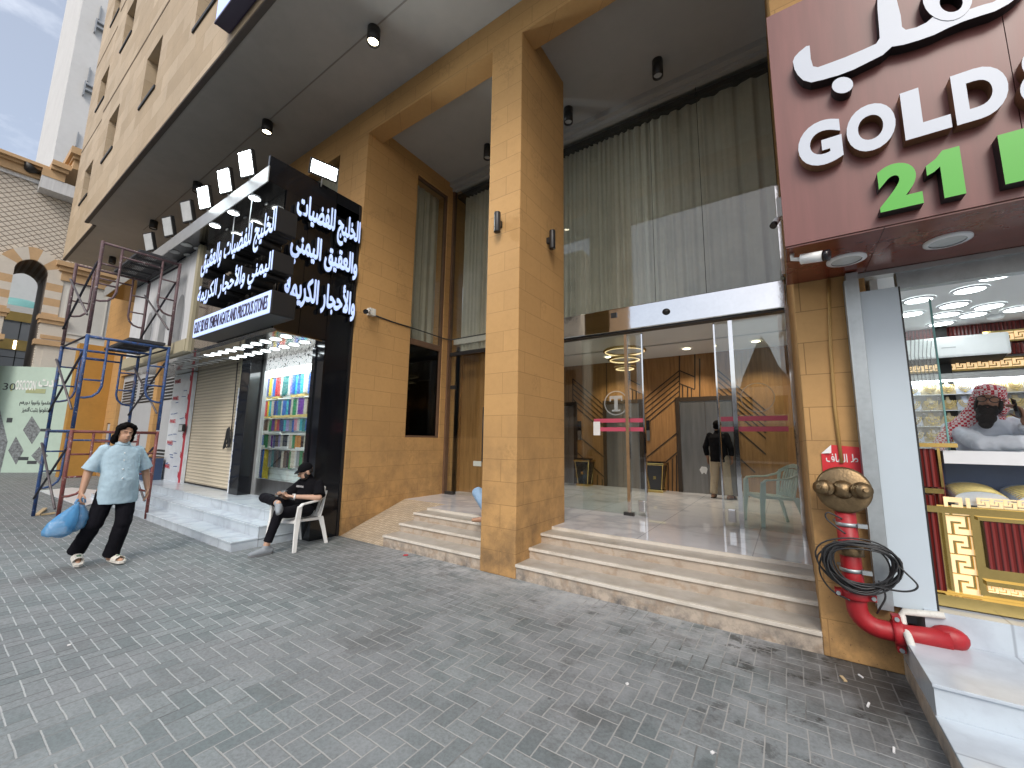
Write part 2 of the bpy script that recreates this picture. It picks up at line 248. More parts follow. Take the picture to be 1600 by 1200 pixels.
GOLD = (0.515, 0.30, 0.115)
MT = dict(
 gold=brickmat('ochre_painted_stone', GOLD, 0.78, 0.272, (0.26, 0.145, 0.05), 0.004, 0.09, grime=0.9, worn=0.45, bump=0.2),
 mustard=M('mustard_render', (0.45, 0.24, 0.05), 0.75, 0.12, 1.2, dirt=0.25, bump=0.15),
 facade=brickmat('beige_travertine_cladding', (0.50, 0.385, 0.25), 0.95, 0.42, (0.28, 0.20, 0.13), 0.005, 0.22, rough=0.7, tint=(0.60, 0.50, 0.37)),
 soffit=M('grey_brown_soffit_paint', (0.43, 0.415, 0.39), 0.85, 0.1, 0.7, dirt=0.18, bump=0.1, bscale=8),
 ceil=M('white_ceiling_paint', (0.42, 0.42, 0.41), 0.8, 0.06, 1.0, dirt=0.15),
 lobby_ceil=M('lobby_white_paint', (0.75, 0.75, 0.74), 0.7, 0.04, 1.0),
 paver=paver_mat(), asphalt=M('asphalt', (0.05, 0.05, 0.052), 0.85, 0.2, 3, bump=0.4),
 glass=glass_mat('clear_glass', (0.95, 0.975, 0.965), 1.15), glass_up=glass_mat('grey_upper_glass', (0.93, 0.94, 0.91), 1.05), glass_dark=glass_mat('dark_tinted_glass', (0.03, 0.03, 0.035), 0.5),
 chrome=M('polished_steel', (0.66, 0.66, 0.66), 0.07, 0.05, 3, metal=1.0, bump=.12, bscale=3), steel=streaky('brushed_steel', (0.26, 0.255, 0.25), 0.3, 1.0), galv=M('galvanised_steel', (0.38, 0.42, 0.44), 0.45, 0.2, 4, metal=0.7, dirt=0.3),
 tread=marble('beige_marble_tread', (0.46, 0.435, 0.395), (0.32, 0.28, 0.22), 0.3, grime=.7), riser=marble('tan_marble_riser', (0.50, 0.425, 0.345), (0.36, 0.25, 0.16), 0.45, 3.0, vamt=.6, grime=.85), nosing=marble('cream_nosing', (0.66, 0.62, 0.55), (0.45, 0.40, 0.33), 0.35),
 floor=marble('polished_white_marble', (0.70, 0.71, 0.75), (0.38, 0.40, 0.44), 0.04, 0.9, tile=1.2, spec=0.8), white_marble=marble('white_step_marble', (0.55, 0.62, 0.68), (0.40, 0.44, 0.50), 0.22, 1.1, tile=1.6, vamt=.55, grime=.12),
 mosaic=mosaic_mat(), wood=wood_mat(), inlay=M('dark_inlay', (0.03, 0.018, 0.01), 0.4),
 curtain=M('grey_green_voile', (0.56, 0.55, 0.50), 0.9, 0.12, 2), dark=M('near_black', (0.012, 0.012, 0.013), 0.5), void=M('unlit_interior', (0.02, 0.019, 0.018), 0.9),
 black_gloss=streaky('black_gloss_cladding', (0.008, 0.009, 0.012), 0.03, 0.0, 0.5), black_mirror=streaky('smoked_mirror_cladding', (0.46, 0.43, 0.39), 0.045, 0.95, 1.0),
 alu=M('brushed_aluminium_edge', (0.46, 0.47, 0.47), 0.4, 0.1, 4, metal=0.6), black_metal=M('black_metal', (0.02, 0.02, 0.021), 0.4, 0.1), pale_panel=streaky('pale_grey_cladding', (0.64, 0.66, 0.68), 0.4),
 beige_alu=M('khaki_aluminium', (0.42, 0.38, 0.26), 0.45, 0.08, 2), shutter=stripes('cream_roller_shutter', (0.62, 0.55, 0.42), (0.36, 0.31, 0.23), 0.072, 'z', 0.72, 0.5, 0.8),
 sign_white=emit_mat('lit_letter_face', (0.50, 0.63, 1.0), 0.62), lamp=emit_mat('lit_lamp', (0.88, 0.97, 1.0), 9.0), flood=emit_mat('lit_flood_panel', (0.9, 1.0, 1.0), 16.0), lens_off=M('unlit_lens', (0.55, 0.57, 0.57), 0.25), warm=emit_mat('warm_lamp', (1.0, 0.88, 0.62), 9.0), shop_panel=emit_mat('white_shop_light', (0.90, 0.98, 1.0), 9.0),
 white=M('white_paint', (0.74, 0.75, 0.76), 0.45, 0.05, 3), white_plastic=M('white_plastic', (0.78, 0.79, 0.78), 0.35, 0.04, 3), green_plastic=M('pale_green_plastic', (0.62, 0.72, 0.67), 0.35, 0.05, 3),
 slat=stripes('white_slatwall', (0.80, 0.86, 0.87), (0.45, 0.5, 0.52), 0.11, 'z', 0.9, 0.4, 0.5), lace=lace_mat(),
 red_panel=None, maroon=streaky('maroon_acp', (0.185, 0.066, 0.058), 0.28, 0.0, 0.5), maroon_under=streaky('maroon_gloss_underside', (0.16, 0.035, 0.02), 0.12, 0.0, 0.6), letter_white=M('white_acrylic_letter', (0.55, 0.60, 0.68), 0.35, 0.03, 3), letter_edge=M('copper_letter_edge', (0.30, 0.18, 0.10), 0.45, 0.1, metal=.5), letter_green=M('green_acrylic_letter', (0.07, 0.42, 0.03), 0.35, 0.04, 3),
 brass=M('polished_brass', (0.62, 0.46, 0.17), 0.12, 0.12, 3, metal=1.0), bronze=M('aged_bronze', (0.22, 0.155, 0.085), 0.4, 0.25, 18, metal=0.9, bump=0.3, bscale=60), key_gold=emit_mat('backlit_meander', (1.0, 0.70, 0.38), 0.55), ribbed=stripes('oxblood_ribbed_panel', (0.20, 0.022, 0.018), (0.05, 0.006, 0.006), 0.032, 'x', 0.7, 0.3, 0.9),
 pipe_red=M('red_gloss_pipe_paint', (0.33, 0.012, 0.018), 0.46, 0.25, 6, dirt=0.6, bump=.15), cable=M('black_cable', (0.025, 0.026, 0.028), 0.45), pvc=M('painted_pvc', (0.62, 0.62, 0.58), 0.5, 0.12, 15, dirt=.4), sticker_red=M('red_sticker', (0.62, 0.03, 0.04), 0.4), acp_white=M('ice_blue_acp', (0.52, 0.60, 0.66), 0.35, 0.03, 1),
 scaf_blue=M('chipped_blue_tube', (0.025, 0.075, 0.24), 0.5, 0.35, 12, dirt=0.5, metal=.2), scaf_red=M('rusty_red_tube', (0.135, 0.035, 0.032), 0.6, 0.4, 12, dirt=0.5, metal=.2), scaf_dark=M('dull_maroon_tube', (0.085, 0.055, 0.062), 0.6, 0.4, 12, dirt=0.5, metal=.3), brace=M('dark_brace_tube', (0.035, 0.033, 0.045), 0.55, 0.3, 10, metal=.4), brace_grey=M('bare_steel_brace', (0.13, 0.115, 0.12), 0.5, 0.3, 10, metal=.5), mesh_deck=M('dark_mesh_deck', (0.05, 0.05, 0.055), 0.7, 0.2, 10, metal=.3),
 louvre=M('grey_door_paint', (0.43, 0.45, 0.47), 0.55, 0.06, 2, dirt=.15), hoard=M('mint_hoarding_print', (0.45, 0.58, 0.50), 0.6, 0.07, 1.2, dirt=.1), hoard_txt=M('white_hoarding_print', (0.75, 0.78, 0.76), 0.6), ink=M('dark_print', (0.05, 0.06, 0.065), 0.6), olive_print=M('olive_print', (0.36, 0.40, 0.22), 0.6), photo=M('grey_photo_print', (0.18, 0.20, 0.21), 0.55, 0.85, 14),
 arch_cream=M('cream_stone', (0.62, 0.58, 0.51), 0.8, 0.08, 2, dirt=.15), arch_tan=M('tan_stone', (0.53, 0.36, 0.20), 0.8, 0.12, 2, dirt=.15), lattice=lattice_mat(), arch_white=M('pale_stone_panel', (0.60, 0.60, 0.57), 0.8, 0.06, 1.5, dirt=.12), tower=M('white_tower_render', (0.60, 0.60, 0.59), 0.85, 0.06, 0.6, dirt=.15), grey_acp=M('grey_acp', (0.30, 0.32, 0.34), 0.35, 0.05, 1), gold_band=M('gold_band', (0.50, 0.36, 0.12), 0.4, 0.15, 3), teal=M('teal_dome', (0.16, 0.38, 0.36), 0.5, 0.1, 2),
 film=M('white_protective_film', (0.66, 0.70, 0.74), 0.3, 0.12, 6), tape_red=M('red_film_print', (0.48, 0.03, 0.05), 0.5), film_blue=M('blue_film_print', (0.10, 0.16, 0.35), 0.5), carton=M('navy_carton_print', (0.03, 0.06, 0.13), 0.6), card=M('brown_cardboard', (0.32, 0.20, 0.11), 0.8, 0.12),
 sign_blue=emit_mat('lit_blue_sign', (0.40, 0.50, 0.95), 0.75), purple=M('dark_purple_sign_edge', (0.035, 0.022, 0.06), 0.4), pink=None, key_white=M('paper', (0.75, 0.75, 0.74), 0.7),
 skin=M('skin_tan', (0.42, 0.24, 0.155), 0.5, 0.08, 9), skin_dark=M('skin_brown', (0.28, 0.15, 0.095), 0.5, 0.08, 9), skin_fair=M('skin_light', (0.50, 0.31, 0.22), 0.5, 0.07, 9), warm_dim=emit_mat('dim_warm_strip', (1.0, 0.75, 0.40), 0.9), lip=M('lip', (0.28, 0.13, 0.10), 0.45), eye=M('eye_dark', (0.02, 0.015, 0.012), 0.25), eyew=M('eye_white', (0.6, 0.58, 0.55), 0.3), hair=M('black_hair', (0.005, 0.004, 0.004), 0.9, 0.4, 30, spec=.1, bump=.6, bscale=90), beard=M('black_beard', (0.014, 0.011, 0.010), 0.7, 0.4, 40, bump=.8, bscale=110),
 shirt=M('light_blue_chambray', (0.37, 0.50, 0.58), 0.85, 0.10, 7, bump=.7, bscale=12, spec=.2), trousers=M('black_trousers', (0.007, 0.007, 0.010), 0.9, 0.25, 5, spec=.12, bump=.4, bscale=9), slide=M('off_white_rubber', (0.66, 0.64, 0.58), 0.6), slide_mark=M('green_slide_print', (0.04, 0.16, 0.08), 0.5), tee=M('black_cotton', (0.006, 0.006, 0.008), 0.95, 0.25, 5, spec=.12, bump=.4, bscale=10), tee_print=M('white_shirt_print', (0.45, 0.45, 0.46), 0.7), shoe=M('grey_knit_shoe', (0.26, 0.29, 0.32), 0.8, 0.1, 20), sole=M('grey_rubber_sole', (0.17, 0.18, 0.19), 0.7), thobe=M('white_thobe', (0.62, 0.67, 0.74), 0.8, 0.05, 4, bump=.5, bscale=8), khaki=M('khaki_cotton', (0.38, 0.32, 0.23), 0.85, 0.1, 5, bump=.4, bscale=9), jeans=M('pale_blue_denim', (0.26, 0.40, 0.58), 0.85, 0.12, 9, bump=.3, bscale=40), ghutra=keffiyeh_mat(),
 bag_blue=glass_mat('blue_poly_bag', (0.16, 0.50, 0.85), 2.0, 1.4, 0.25), phone=M('black_phone', (0.01, 0.01, 0.012), 0.15), timber=M('raw_timber', (0.50, 0.38, 0.22), 0.8, .15, 8), tissue=M('white_tissue', (0.75, 0.75, 0.75), .9), jewel=M('gold_jewellery', (0.72, 0.54, 0.20), 0.35, 0.2, 60, metal=0.25), bust_cream=M('champagne_bust', (0.55, 0.45, 0.28), 0.5, .1, 6), bust_white=M('pale_blue_bust', (0.62, 0.66, 0.78), 0.5, .06, 6),
 opp_beige=M('opposite_beige_render', (0.52, 0.42, 0.30), 0.85, 0.08, 1), opp_white=M('opposite_white_render', (0.50, 0.49, 0.47), 0.85, 0.08, 1), hill=M('dark_rocky_hill', (0.10, 0.085, 0.07), 0.95, 0.3, .2))
_p = NT('pink_film'); _p.base((0.62, 0.10, 0.17)); _p.rough(0.4); _p.b.inputs['Alpha'].default_value = 0.8; MT['pink'] = _p.m
_b = NT('blue_poly_film'); _b.base((0.10, 0.36, 0.68)); _b.rough(0.3); _b.b.inputs['Transmission Weight'].default_value = 0.0; _b.b.inputs['Alpha'].default_value = 0.6; _b.bump(_b.noise(_b.obj(), 22, 4), 0.7, 0.02); MT['bag_blue'] = _b.m
_b = NT('etched_logo'); _b.base((0.55, 0.58, 0.58)); _b.rough(0.6); _b.b.inputs['Alpha'].default_value = 0.45; MT['etch'] = _b.m

def chipped(name, col):
    q = NT(name); p = q.obj(); n = q.noise(p, 26, 6, .7); n2 = q.noise(p, 7, 5)
    c = q.mix(q.ramp(n2, .3, .7), mul(col, .7), mul(col, 1.4)); c = q.mix(q.math('MULTIPLY', q.ramp(n, .60, .66), .8), c, (.55, .53, .52)); c = q.mix(q.math('MULTIPLY', q.ramp(q.noise(p, 15, 5), .56, .66), .7), c, (.10, .045, .03))
    q.base(c); q.rough(.55); return q.m
MT['scaf_blue'] = chipped('chipped_blue_tube', (0.022, 0.062, 0.18)); MT['scaf_red'] = chipped('rusty_red_tube', (0.15, 0.04, 0.036)); MT['scaf_dark'] = chipped('dull_maroon_tube', (0.10, 0.060, 0.068))
MT['reveal_a'] = M('shaded_cream_vault', (0.22, 0.19, 0.16), .85, .15, 3); MT['reveal_b'] = M('shaded_brown_vault', (0.15, 0.10, 0.065), .85, .15, 3)  # vault stone coloured darker, the shade inside the arch painted in
# ------------------------------------------------------------------ mesh helpers
class MB:
    def __init__(s): s.v = []; s.f = []; s.mi = []; s.mats = []; s.cur = 0; s.smooth = []; s.sm = False
    def use(s, m):
        if m not in s.mats: s.mats.append(m)
        s.cur = s.mats.index(m); return s
    def add(s, vs, fs, smooth=None):
        o = len(s.v); s.v += [tuple(v) for v in vs]
        for f in fs: s.f.append([i+o for i in f]); s.mi.append(s.cur); s.smooth.append(s.sm if smooth is None else smooth)
        return s
    def box(s, x0, y0, z0, x1, y1, z1, bev=0.0):
        x0, x1 = sorted((x0, x1)); y0, y1 = sorted((y0, y1)); z0, z1 = sorted((z0, z1))
        if not bev:
            return s.add([(x0,y0,z0),(x1,y0,z0),(x1,y1,z0),(x0,y1,z0),(x0,y0,z1),(x1,y0,z1),(x1,y1,z1),(x0,y1,z1)], [(0,3,2,1),(4,5,6,7),(0,1,5,4),(1,2,6,5),(2,3,7,6),(3,0,4,7)])
        bm = bmesh.new(); bmesh.ops.create_cube(bm, size=1)
        for v in bm.verts: v.co = ((x0+x1)/2+v.co.x*(x1-x0), (y0+y1)/2+v.co.y*(y1-y0), (z0+z1)/2+v.co.z*(z1-z0))
        bmesh.ops.bevel(bm, geom=list(bm.edges), offset=bev, segments=2, affect='EDGES', profile=0.6)
        return s.bm(bm)
    def bm(s, bm, smooth=False):
        bm.verts.index_update(); s.add([v.co[:] for v in bm.verts], [[v.index for v in f.verts] for f in bm.faces], smooth); bm.free(); return s
    def obox(s, c, u, v, w):
        """oriented box: centre c and three half-axis vectors"""
        c, u, v, w = map(Vector, (c, u, v, w)); P = [c+a*u+b*v+d*w for d in (-1, 1) for b in (-1, 1) for a in (-1, 1)]
        fl = u.cross(v).dot(w) < 0
        F = [(0,2,3,1),(4,5,7,6),(0,1,5,4),(1,3,7,5),(3,2,6,7),(2,0,4,6)]
        return s.add(P, [f[::-1] for f in F] if fl else F)
    def bar(s, a, b, w, h, upv=(0, 0, 1)):
        a, b = Vector(a), Vector(b); d = (b-a); u = d.normalized(); sd = u.cross(Vector(upv))
        if sd.length < 1e-4: sd = Vector((1, 0, 0))
        sd.normalize(); n = sd.cross(u)
        return s.obox((a+b)/2, d/2, sd*w/2, n*h/2)
    def quad(s, a, b, c, d): return s.add([a, b, c, d], [(0, 1, 2, 3)])
    def prism(s, pts, vec):
        """closed prism of a planar polygon swept by vec"""
        n = len(pts); vec = Vector(vec); P = [Vector(p) for p in pts]
        nr = sum(((P[i]-P[0]).cross(P[(i+1) % n]-P[0]) for i in range(1, n-1)), Vector())
        if nr.dot(vec) > 0: P = P[::-1]
        v = P+[p+vec for p in P]
        return s.add(v, [list(range(n)), list(range(2*n-1, n-1, -1))]+[(i, i+n, (i+1) % n+n, (i+1) % n) for i in range(n)])
    def tube(s, pts, r, seg=10, cap=True, closed=False):
        pts = [Vector(p) for p in pts]; n = len(pts); rs = r if isinstance(r, (list, tuple)) else [r]*n
        V = []; pu = None
        for i, p in enumerate(pts):
            if closed: d = pts[(i+1) % n]-pts[i-1]
            else: d = pts[min(i+1, n-1)]-pts[max(i-1, 0)]
            d.normalize()
            if pu is None:
                pu = d.orthogonal().normalized()
            else:
                pu = (pu-d*pu.dot(d)); pu = pu.normalized() if pu.length > 1e-6 else d.orthogonal().normalized()
            w = d.cross(pu)
            for k in range(seg):
                a = 2*math.pi*k/seg; V.append(p+(pu*math.cos(a)+w*math.sin(a))*rs[i])
        F = [(i*seg+k, i*seg+(k+1) % seg, ((i+1) % n)*seg+(k+1) % seg, ((i+1) % n)*seg+k) for i in range(n if closed else n-1) for k in range(seg)]
        s.add(V, F, True)
        if cap and not closed:
            o = len(s.v)-len(V); s.f.append([o+k for k in range(seg)][::-1]); s.f.append([o+(n-1)*seg+k for k in range(seg)]); s.mi += [s.cur]*2; s.smooth += [False]*2
        return s
    def cyl(s, a, b, r, seg=16, r2=None): return s.tube([a, b], [r, r if r2 is None else r2], seg)
    def lathe(s, c, prof, seg=20, axis=(0, 0, 1), smooth=True):
        c = Vector(c); ax = Vector(axis).normalized(); u = ax.orthogonal().normalized(); w = ax.cross(u); V = []
        for r, h in prof:
            for k in range(seg):
                a = 2*math.pi*k/seg; V.append(c+ax*h+(u*math.cos(a)+w*math.sin(a))*max(r, 1e-5))
        F = [(i*seg+k, i*seg+(k+1) % seg, (i+1)*seg+(k+1) % seg, (i+1)*seg+k) for i in range(len(prof)-1) for k in range(seg)]
        return s.add(V, F, smooth)
    def sphere(s, c, r, seg=14, rings=9):
        rr = r if isinstance(r, (tuple, list)) else (r, r, r); V = []; F = []
        for i in range(rings+1):
            t = math.pi*i/rings
            for k in range(seg):
                a = 2*math.pi*k/seg; V.append((c[0]+rr[0]*math.sin(t)*math.cos(a), c[1]+rr[1]*math.sin(t)*math.sin(a), c[2]+rr[2]*math.cos(t)))
        for i in range(rings):
            for k in range(seg): F.append((i*seg+k, (i+1)*seg+k, (i+1)*seg+(k+1) % seg, i*seg+(k+1) % seg))
        return s.add(V, F, True)
    def ribbon(s, pts, widths, thick, wv):
        """flat strip with thickness along a path; wv = width direction"""
        pts = [Vector(p) for p in pts]; wv = Vector(wv).normalized(); n = len(pts); V = []
        for i, p in enumerate(pts):
            d = (pts[min(i+1, n-1)]-pts[max(i-1, 0)]).normalized(); nn = d.cross(wv).normalized(); a = widths[i] if isinstance(widths, (list, tuple)) else widths
            for sa, sb in ((-1,-1),(1,-1),(1,1),(-1,1)): V.append(p+wv*a/2*sa+nn*thick/2*sb)
        F = [(i*4+k, i*4+(k+1) % 4, (i+1)*4+(k+1) % 4, (i+1)*4+k) for i in range(n-1) for k in range(4)]+[(3,2,1,0), tuple((n-1)*4+k for k in range(4))]
        return s.add(V, F)
    def xf(s, mtx):
        s.v = [tuple(mtx @ Vector(v)) for v in s.v]; return s
    def build(s, name, mat=None, parent=None, label=None, world=True, bevel=0.0, loc=None):
        me = bpy.data.meshes.new(name); off = Vector((0, 0, 0))
        if parent is not None and world:
            p = parent
            while p is not None: off += p.location; p = p.parent
        if loc is not None: off = off+Vector(loc)
        me.from_pydata([tuple(Vector(v)-off) for v in s.v], [], s.f)
        for m in (s.mats or [mat]): me.materials.append(MT[m] if isinstance(m, str) else m)
        me.polygons.foreach_set('material_index', s.mi if s.mats else [0]*len(s.f)); me.polygons.foreach_set('use_smooth', s.smooth)
        bm = bmesh.new(); bm.from_mesh(me); bmesh.ops.recalc_face_normals(bm, faces=bm.faces); bm.to_mesh(me); bm.free()
        o = bpy.data.objects.new(name, me); C.objects.link(o)
        if loc is not None: o.location = loc
        if parent is not None: o.parent = parent
        if label: o['label'] = label
        if bevel:
            b = o.modifiers.new('bevel', 'BEVEL'); b.width = bevel; b.segments = 2; b.limit_method = 'ANGLE'
        return o
def thing(name, label, cat, loc=(0, 0, 0), rz=0.0, group=None):
    o = bpy.data.objects.new(name, None); C.objects.link(o); o.location = loc; o.rotation_euler = (0, 0, rz); o.empty_display_size = 0.1
    return tag(o, label, cat, group)
def tag(o, label, cat, group=None):
    o['label'] = label; o['category'] = cat
    if group: o['group'] = group
    return o
def struct(o): o['kind'] = 'structure'; return o
def stuff(o): o['kind'] = 'stuff'; return o
def dup(src, loc, rot=None, label=None):
    r = src.copy(); C.objects.link(r); r.location = loc
    if rot is not None: r.rotation_euler = rot
    if label: r['label'] = label
    for ch in list(src.children):
        c = ch.copy(); C.objects.link(c); c.parent = r
        for g in list(ch.children):
            d = g.copy(); C.objects.link(d); d.parent = c
    return r
ORD = ['first','second','third','fourth','fifth','sixth','seventh','eighth','ninth','tenth','eleventh','twelfth','thirteenth','fourteenth','fifteenth','sixteenth','seventeenth','eighteenth','nineteenth','twentieth']+['twenty-'+x for x in ('first','second','third','fourth','fifth','sixth','seventh','eighth','ninth')]+['thirtieth','thirty-first','thirty-second']

# ------------------------------------------------------------------ lettering
AR = {'ا':('FE8D','FE8E'),'أ':('FE83','FE84'),'ب':('FE8F','FE90','FE91','FE92'),'ة':('FE93','FE94'),'ت':('FE95','FE96','FE97','FE98'),'ث':('FE99','FE9A','FE9B','FE9C'),'ج':('FE9D','FE9E','FE9F','FEA0'),'ح':('FEA1','FEA2','FEA3','FEA4'),'خ':('FEA5','FEA6','FEA7','FEA8'),'د':('FEA9','FEAA'),'ر':('FEAD','FEAE'),'ز':('FEAF','FEB0'),'ض':('FEBD','FEBE','FEBF','FEC0'),'ص':('FEB9','FEBA','FEBB','FEBC'),'ط':('FEC1','FEC2','FEC3','FEC4'),'ع':('FEC9','FECA','FECB','FECC'),'ف':('FED1','FED2','FED3','FED4'),'ق':('FED5','FED6','FED7','FED8'),'ك':('FED9','FEDA','FEDB','FEDC'),'ل':('FEDD','FEDE','FEDF','FEE0'),'م':('FEE1','FEE2','FEE3','FEE4'),'ن':('FEE5','FEE6','FEE7','FEE8'),'ه':('FEE9','FEEA','FEEB','FEEC'),'و':('FEED','FEEE'),'ي':('FEF1','FEF2','FEF3','FEF4')}
def shape(t):
    t = t.replace('لأ', '\ufef7').replace('لا', '\ufefb'); out = []
    def joins_next(c): return c in AR and len(AR[c]) == 4
    for i, c in enumerate(t):
        pv = i > 0 and joins_next(t[i-1]); nx = i+1 < len(t) and (t[i+1] in AR or t[i+1] in '\ufef7\ufefb')
        if c in '\ufef7\ufefb': out.append(chr(ord(c)+(1 if pv else 0))); continue
        if c not in AR: out.append(c); continue
        f = AR[c]
        if len(f) == 2: out.append(chr(int(f[1 if pv else 0], 16)))
        else: out.append(chr(int(f[(3 if nx else 1) if pv else (2 if nx else 0)], 16)))
    return ''.join(reversed(out))
def letters(body, o, U, V, w, h, depth, face, side=None, bold=0.0, arabic=False, mb=None, res=4):
    """solid letters filling a w x h box whose lower left corner is o; U,V unit axes of the sign plane; depth along U x V"""
    c = bpy.data.curves.new('txt', 'FONT'); c.body = shape(body) if arabic else body; c.extrude = 0.5; c.offset = 0.0 if arabic else bold; c.resolution_u = 3 if arabic else res
    ob = bpy.data.objects.new('txt', c); C.objects.link(ob); bpy.context.view_layer.update()
    me = bpy.data.meshes.new_from_object(ob.evaluated_get(bpy.context.evaluated_depsgraph_get()))
    bpy.data.objects.remove(ob); bpy.data.curves.remove(c)
    xs = [v.co.x for v in me.vertices]; ys = [v.co.y for v in me.vertices]
    x0, x1, y0, y1 = min(xs), max(xs), min(ys), max(ys); o, U, V = Vector(o), Vector(U), Vector(V); N = U.cross(V)
    mb = mb or MB(); P = [o+U*((v.co.x-x0)/(x1-x0)*w)+V*((v.co.y-y0)/(y1-y0)*h)+N*((v.co.z+0.5)*depth) for v in me.vertices]
    # arabic outlines are thickened by laying slightly shifted copies over one another
    cp_ = [(0, 0)]+([(math.cos(a), math.sin(a)) for a in [2*math.pi*i/8 for i in range(8)]] if (arabic and bold) else [])
    kx, ky = bold*w/(x1-x0), bold*h/(y1-y0)
    for ci, (sx, sy) in enumerate(cp_):
      base = len(mb.v); mb.v += [tuple(p+U*sx*kx+V*sy*ky-N*.0004*ci) for p in P]
      for p in me.polygons:
          mb.use(side if (side and p.normal.z < 0.7) else face); mb.f.append([base+i for i in p.vertices]); mb.mi.append(mb.cur); mb.smooth.append(False)
    bpy.data.meshes.remove(me); return mb
def tess(poly):
    from mathutils.geometry import tessellate_polygon
    return tessellate_polygon([[Vector(p) for p in poly]])
def wall_holes(mb, U0, U1, V0, V1, holes, P, depth):
    """front face with rectangular holes plus their reveals. P(u,v,d) -> point, d = depth behind the face"""
    us = sorted({U0, U1, *[h[0] for h in holes], *[h[1] for h in holes]}); vs = sorted({V0, V1, *[h[2] for h in holes], *[h[3] for h in holes]})
    for a, b in zip(us, us[1:]):
        for c, d in zip(vs, vs[1:]):
            m, n = (a+b)/2, (c+d)/2
            if any(h[0] < m < h[1] and h[2] < n < h[3] for h in holes): continue
            mb.quad(P(a, c, 0), P(b, c, 0), P(b, d, 0), P(a, d, 0))
    for h in holes:
        a, b, c, d = h; k = depth
        mb.quad(P(a,c,0),P(b,c,0),P(b,c,k),P(a,c,k)); mb.quad(P(a,d,0),P(b,d,0),P(b,d,k),P(a,d,k)); mb.quad(P(a,c,0),P(a,d,0),P(a,d,k),P(a,c,k)); mb.quad(P(b,c,0),P(b,d,0),P(b,d,k),P(b,c,k))
    return mb
# ================================================================== SETTING
struct(MB().quad((-150,-9,0),(90,-9,0),(90,60,0),(-150,60,0)).build('pavement', 'paver'))
struct(MB().quad((-150,-60,-.12),(90,-60,-.12),(90,-9,-.12),(-150,-9,-.12)).build('road', 'asphalt'))
struct(MB().box(-150,-9.15,-.13,90,-9.0,0).build('kerb', 'riser'))
YF = 4.116; SOF = 7.834; FL = 0.445; YG = 6.5; XR = 0.13; XL = -6.15
# ------------------------------------------------------------------ hotel
hotel = thing('hotel_building', 'ochre and beige stone hotel block with a deep overhang, tall pillars and a glazed lobby', 'building', (-3, 4.116, 0))
# upper storeys
def win_part(x0, x1, z0, z1, y, dep):
    fr = MB(); fr.box(x0, y+dep-.06, z0, x0+.05, y+dep, z1).box(x1-.05, y+dep-.06, z0, x1, y+dep, z1).box(x0+.05, y+dep-.06, z1-.05, x1-.05, y+dep, z1).box(x0+.05, y+dep-.06, z0, x1-.05, y+dep, z0+.05).box((x0+x1)/2-.025, y+dep-.06, z0+.05, (x0+x1)/2+.025, y+dep, z1-.05)
    w = fr.build('window', 'white', hotel)
    MB().box(x0+.05, y+dep-.03, z0+.05, x1-.05, y+dep-.02, z1-.05).build('pane', 'glass_dark', w)
    MB().box(x0-.02, y-.03, z0-.07, x1+.02, y+.0, z0).build('sill', 'dark', w)
DEP = 0.5
hol = []; fa = MB()
for k, xc in enumerate((-8.36, -11.7, -15.15, -4.9, -1.5, 1.9)):
    for zz in (9.3, 12.9, 16.4): hol.append((xc-.56, xc+.56, zz, zz+1.32))
wall_holes(fa, -16.87, 6, SOF, 20, hol, lambda u, v, d: (u, 2.07+d, v), DEP)
hol2 = [(-19.75, -18.6, zz+.15, zz+1.4) for zz in (9.3, 12.9, 16.4)]
wall_holes(fa, -21.3, -16.87, SOF, 20, hol2, lambda u, v, d: (u, 2.25+d, v), DEP)
fa.quad((-16.87,2.07,SOF),(-16.87,2.25,SOF),(-16.87,2.25,20),(-16.87,2.07,20)); fa.quad((-21.3,2.25,SOF),(-21.3,12,SOF),(-21.3,12,20),(-21.3,2.25,20)); fa.quad((6,2.07,SOF),(6,12,SOF),(6,12,20),(6,2.07,20))
fa.quad((-21.3,2.25,20),(6,2.25,20),(6,12,20),(-21.3,12,20)); fa.quad((-21.3,12,SOF),(6,12,SOF),(6,12,20),(-21.3,12,20))
fa.build('facade', 'facade', hotel)
for h in hol: win_part(*h, 2.07, DEP)
for h in hol2: win_part(*h, 2.25, DEP)
gv = MB()
for zz in (11.4, 15.0): gv.box(-16.8, 2.062, zz, 6, 2.069, zz+.07); gv.box(-21.2, 2.242, zz+.6, -17, 2.249, zz+.65)
gv.build('cladding_joint', M('dark_joint', (0.16, 0.12, 0.08), 0.9, 0.5, 20), hotel)
so_ = MB(); so_.quad((-21.3,2.26,SOF-.004),(-16.87,2.26,SOF-.004),(-16.87,4.3,SOF-.004),(-21.3,4.3,SOF-.004)); so_.quad((-16.87,2.08,SOF-.004),(6,2.08,SOF-.004),(6,4.3,SOF-.004),(-16.87,4.3,SOF-.004))
so_.build('soffit', 'soffit', hotel)
tr = MB(); tr.box(-16.86, 2.075, SOF-.03, 6, 2.16, SOF-.008).box(-21.3, 2.255, SOF-.03, -16.87, 2.33, SOF-.008); tr.build('soffit_trim', M('dark_soffit_edge', (0.11, 0.095, 0.085), .8), hotel)
MB().box(-16.0, 3.19, SOF-.012, 6, 3.21, SOF-.006).build('soffit_joint', M('pale_joint', (0.27, 0.245, 0.22), .8), hotel)
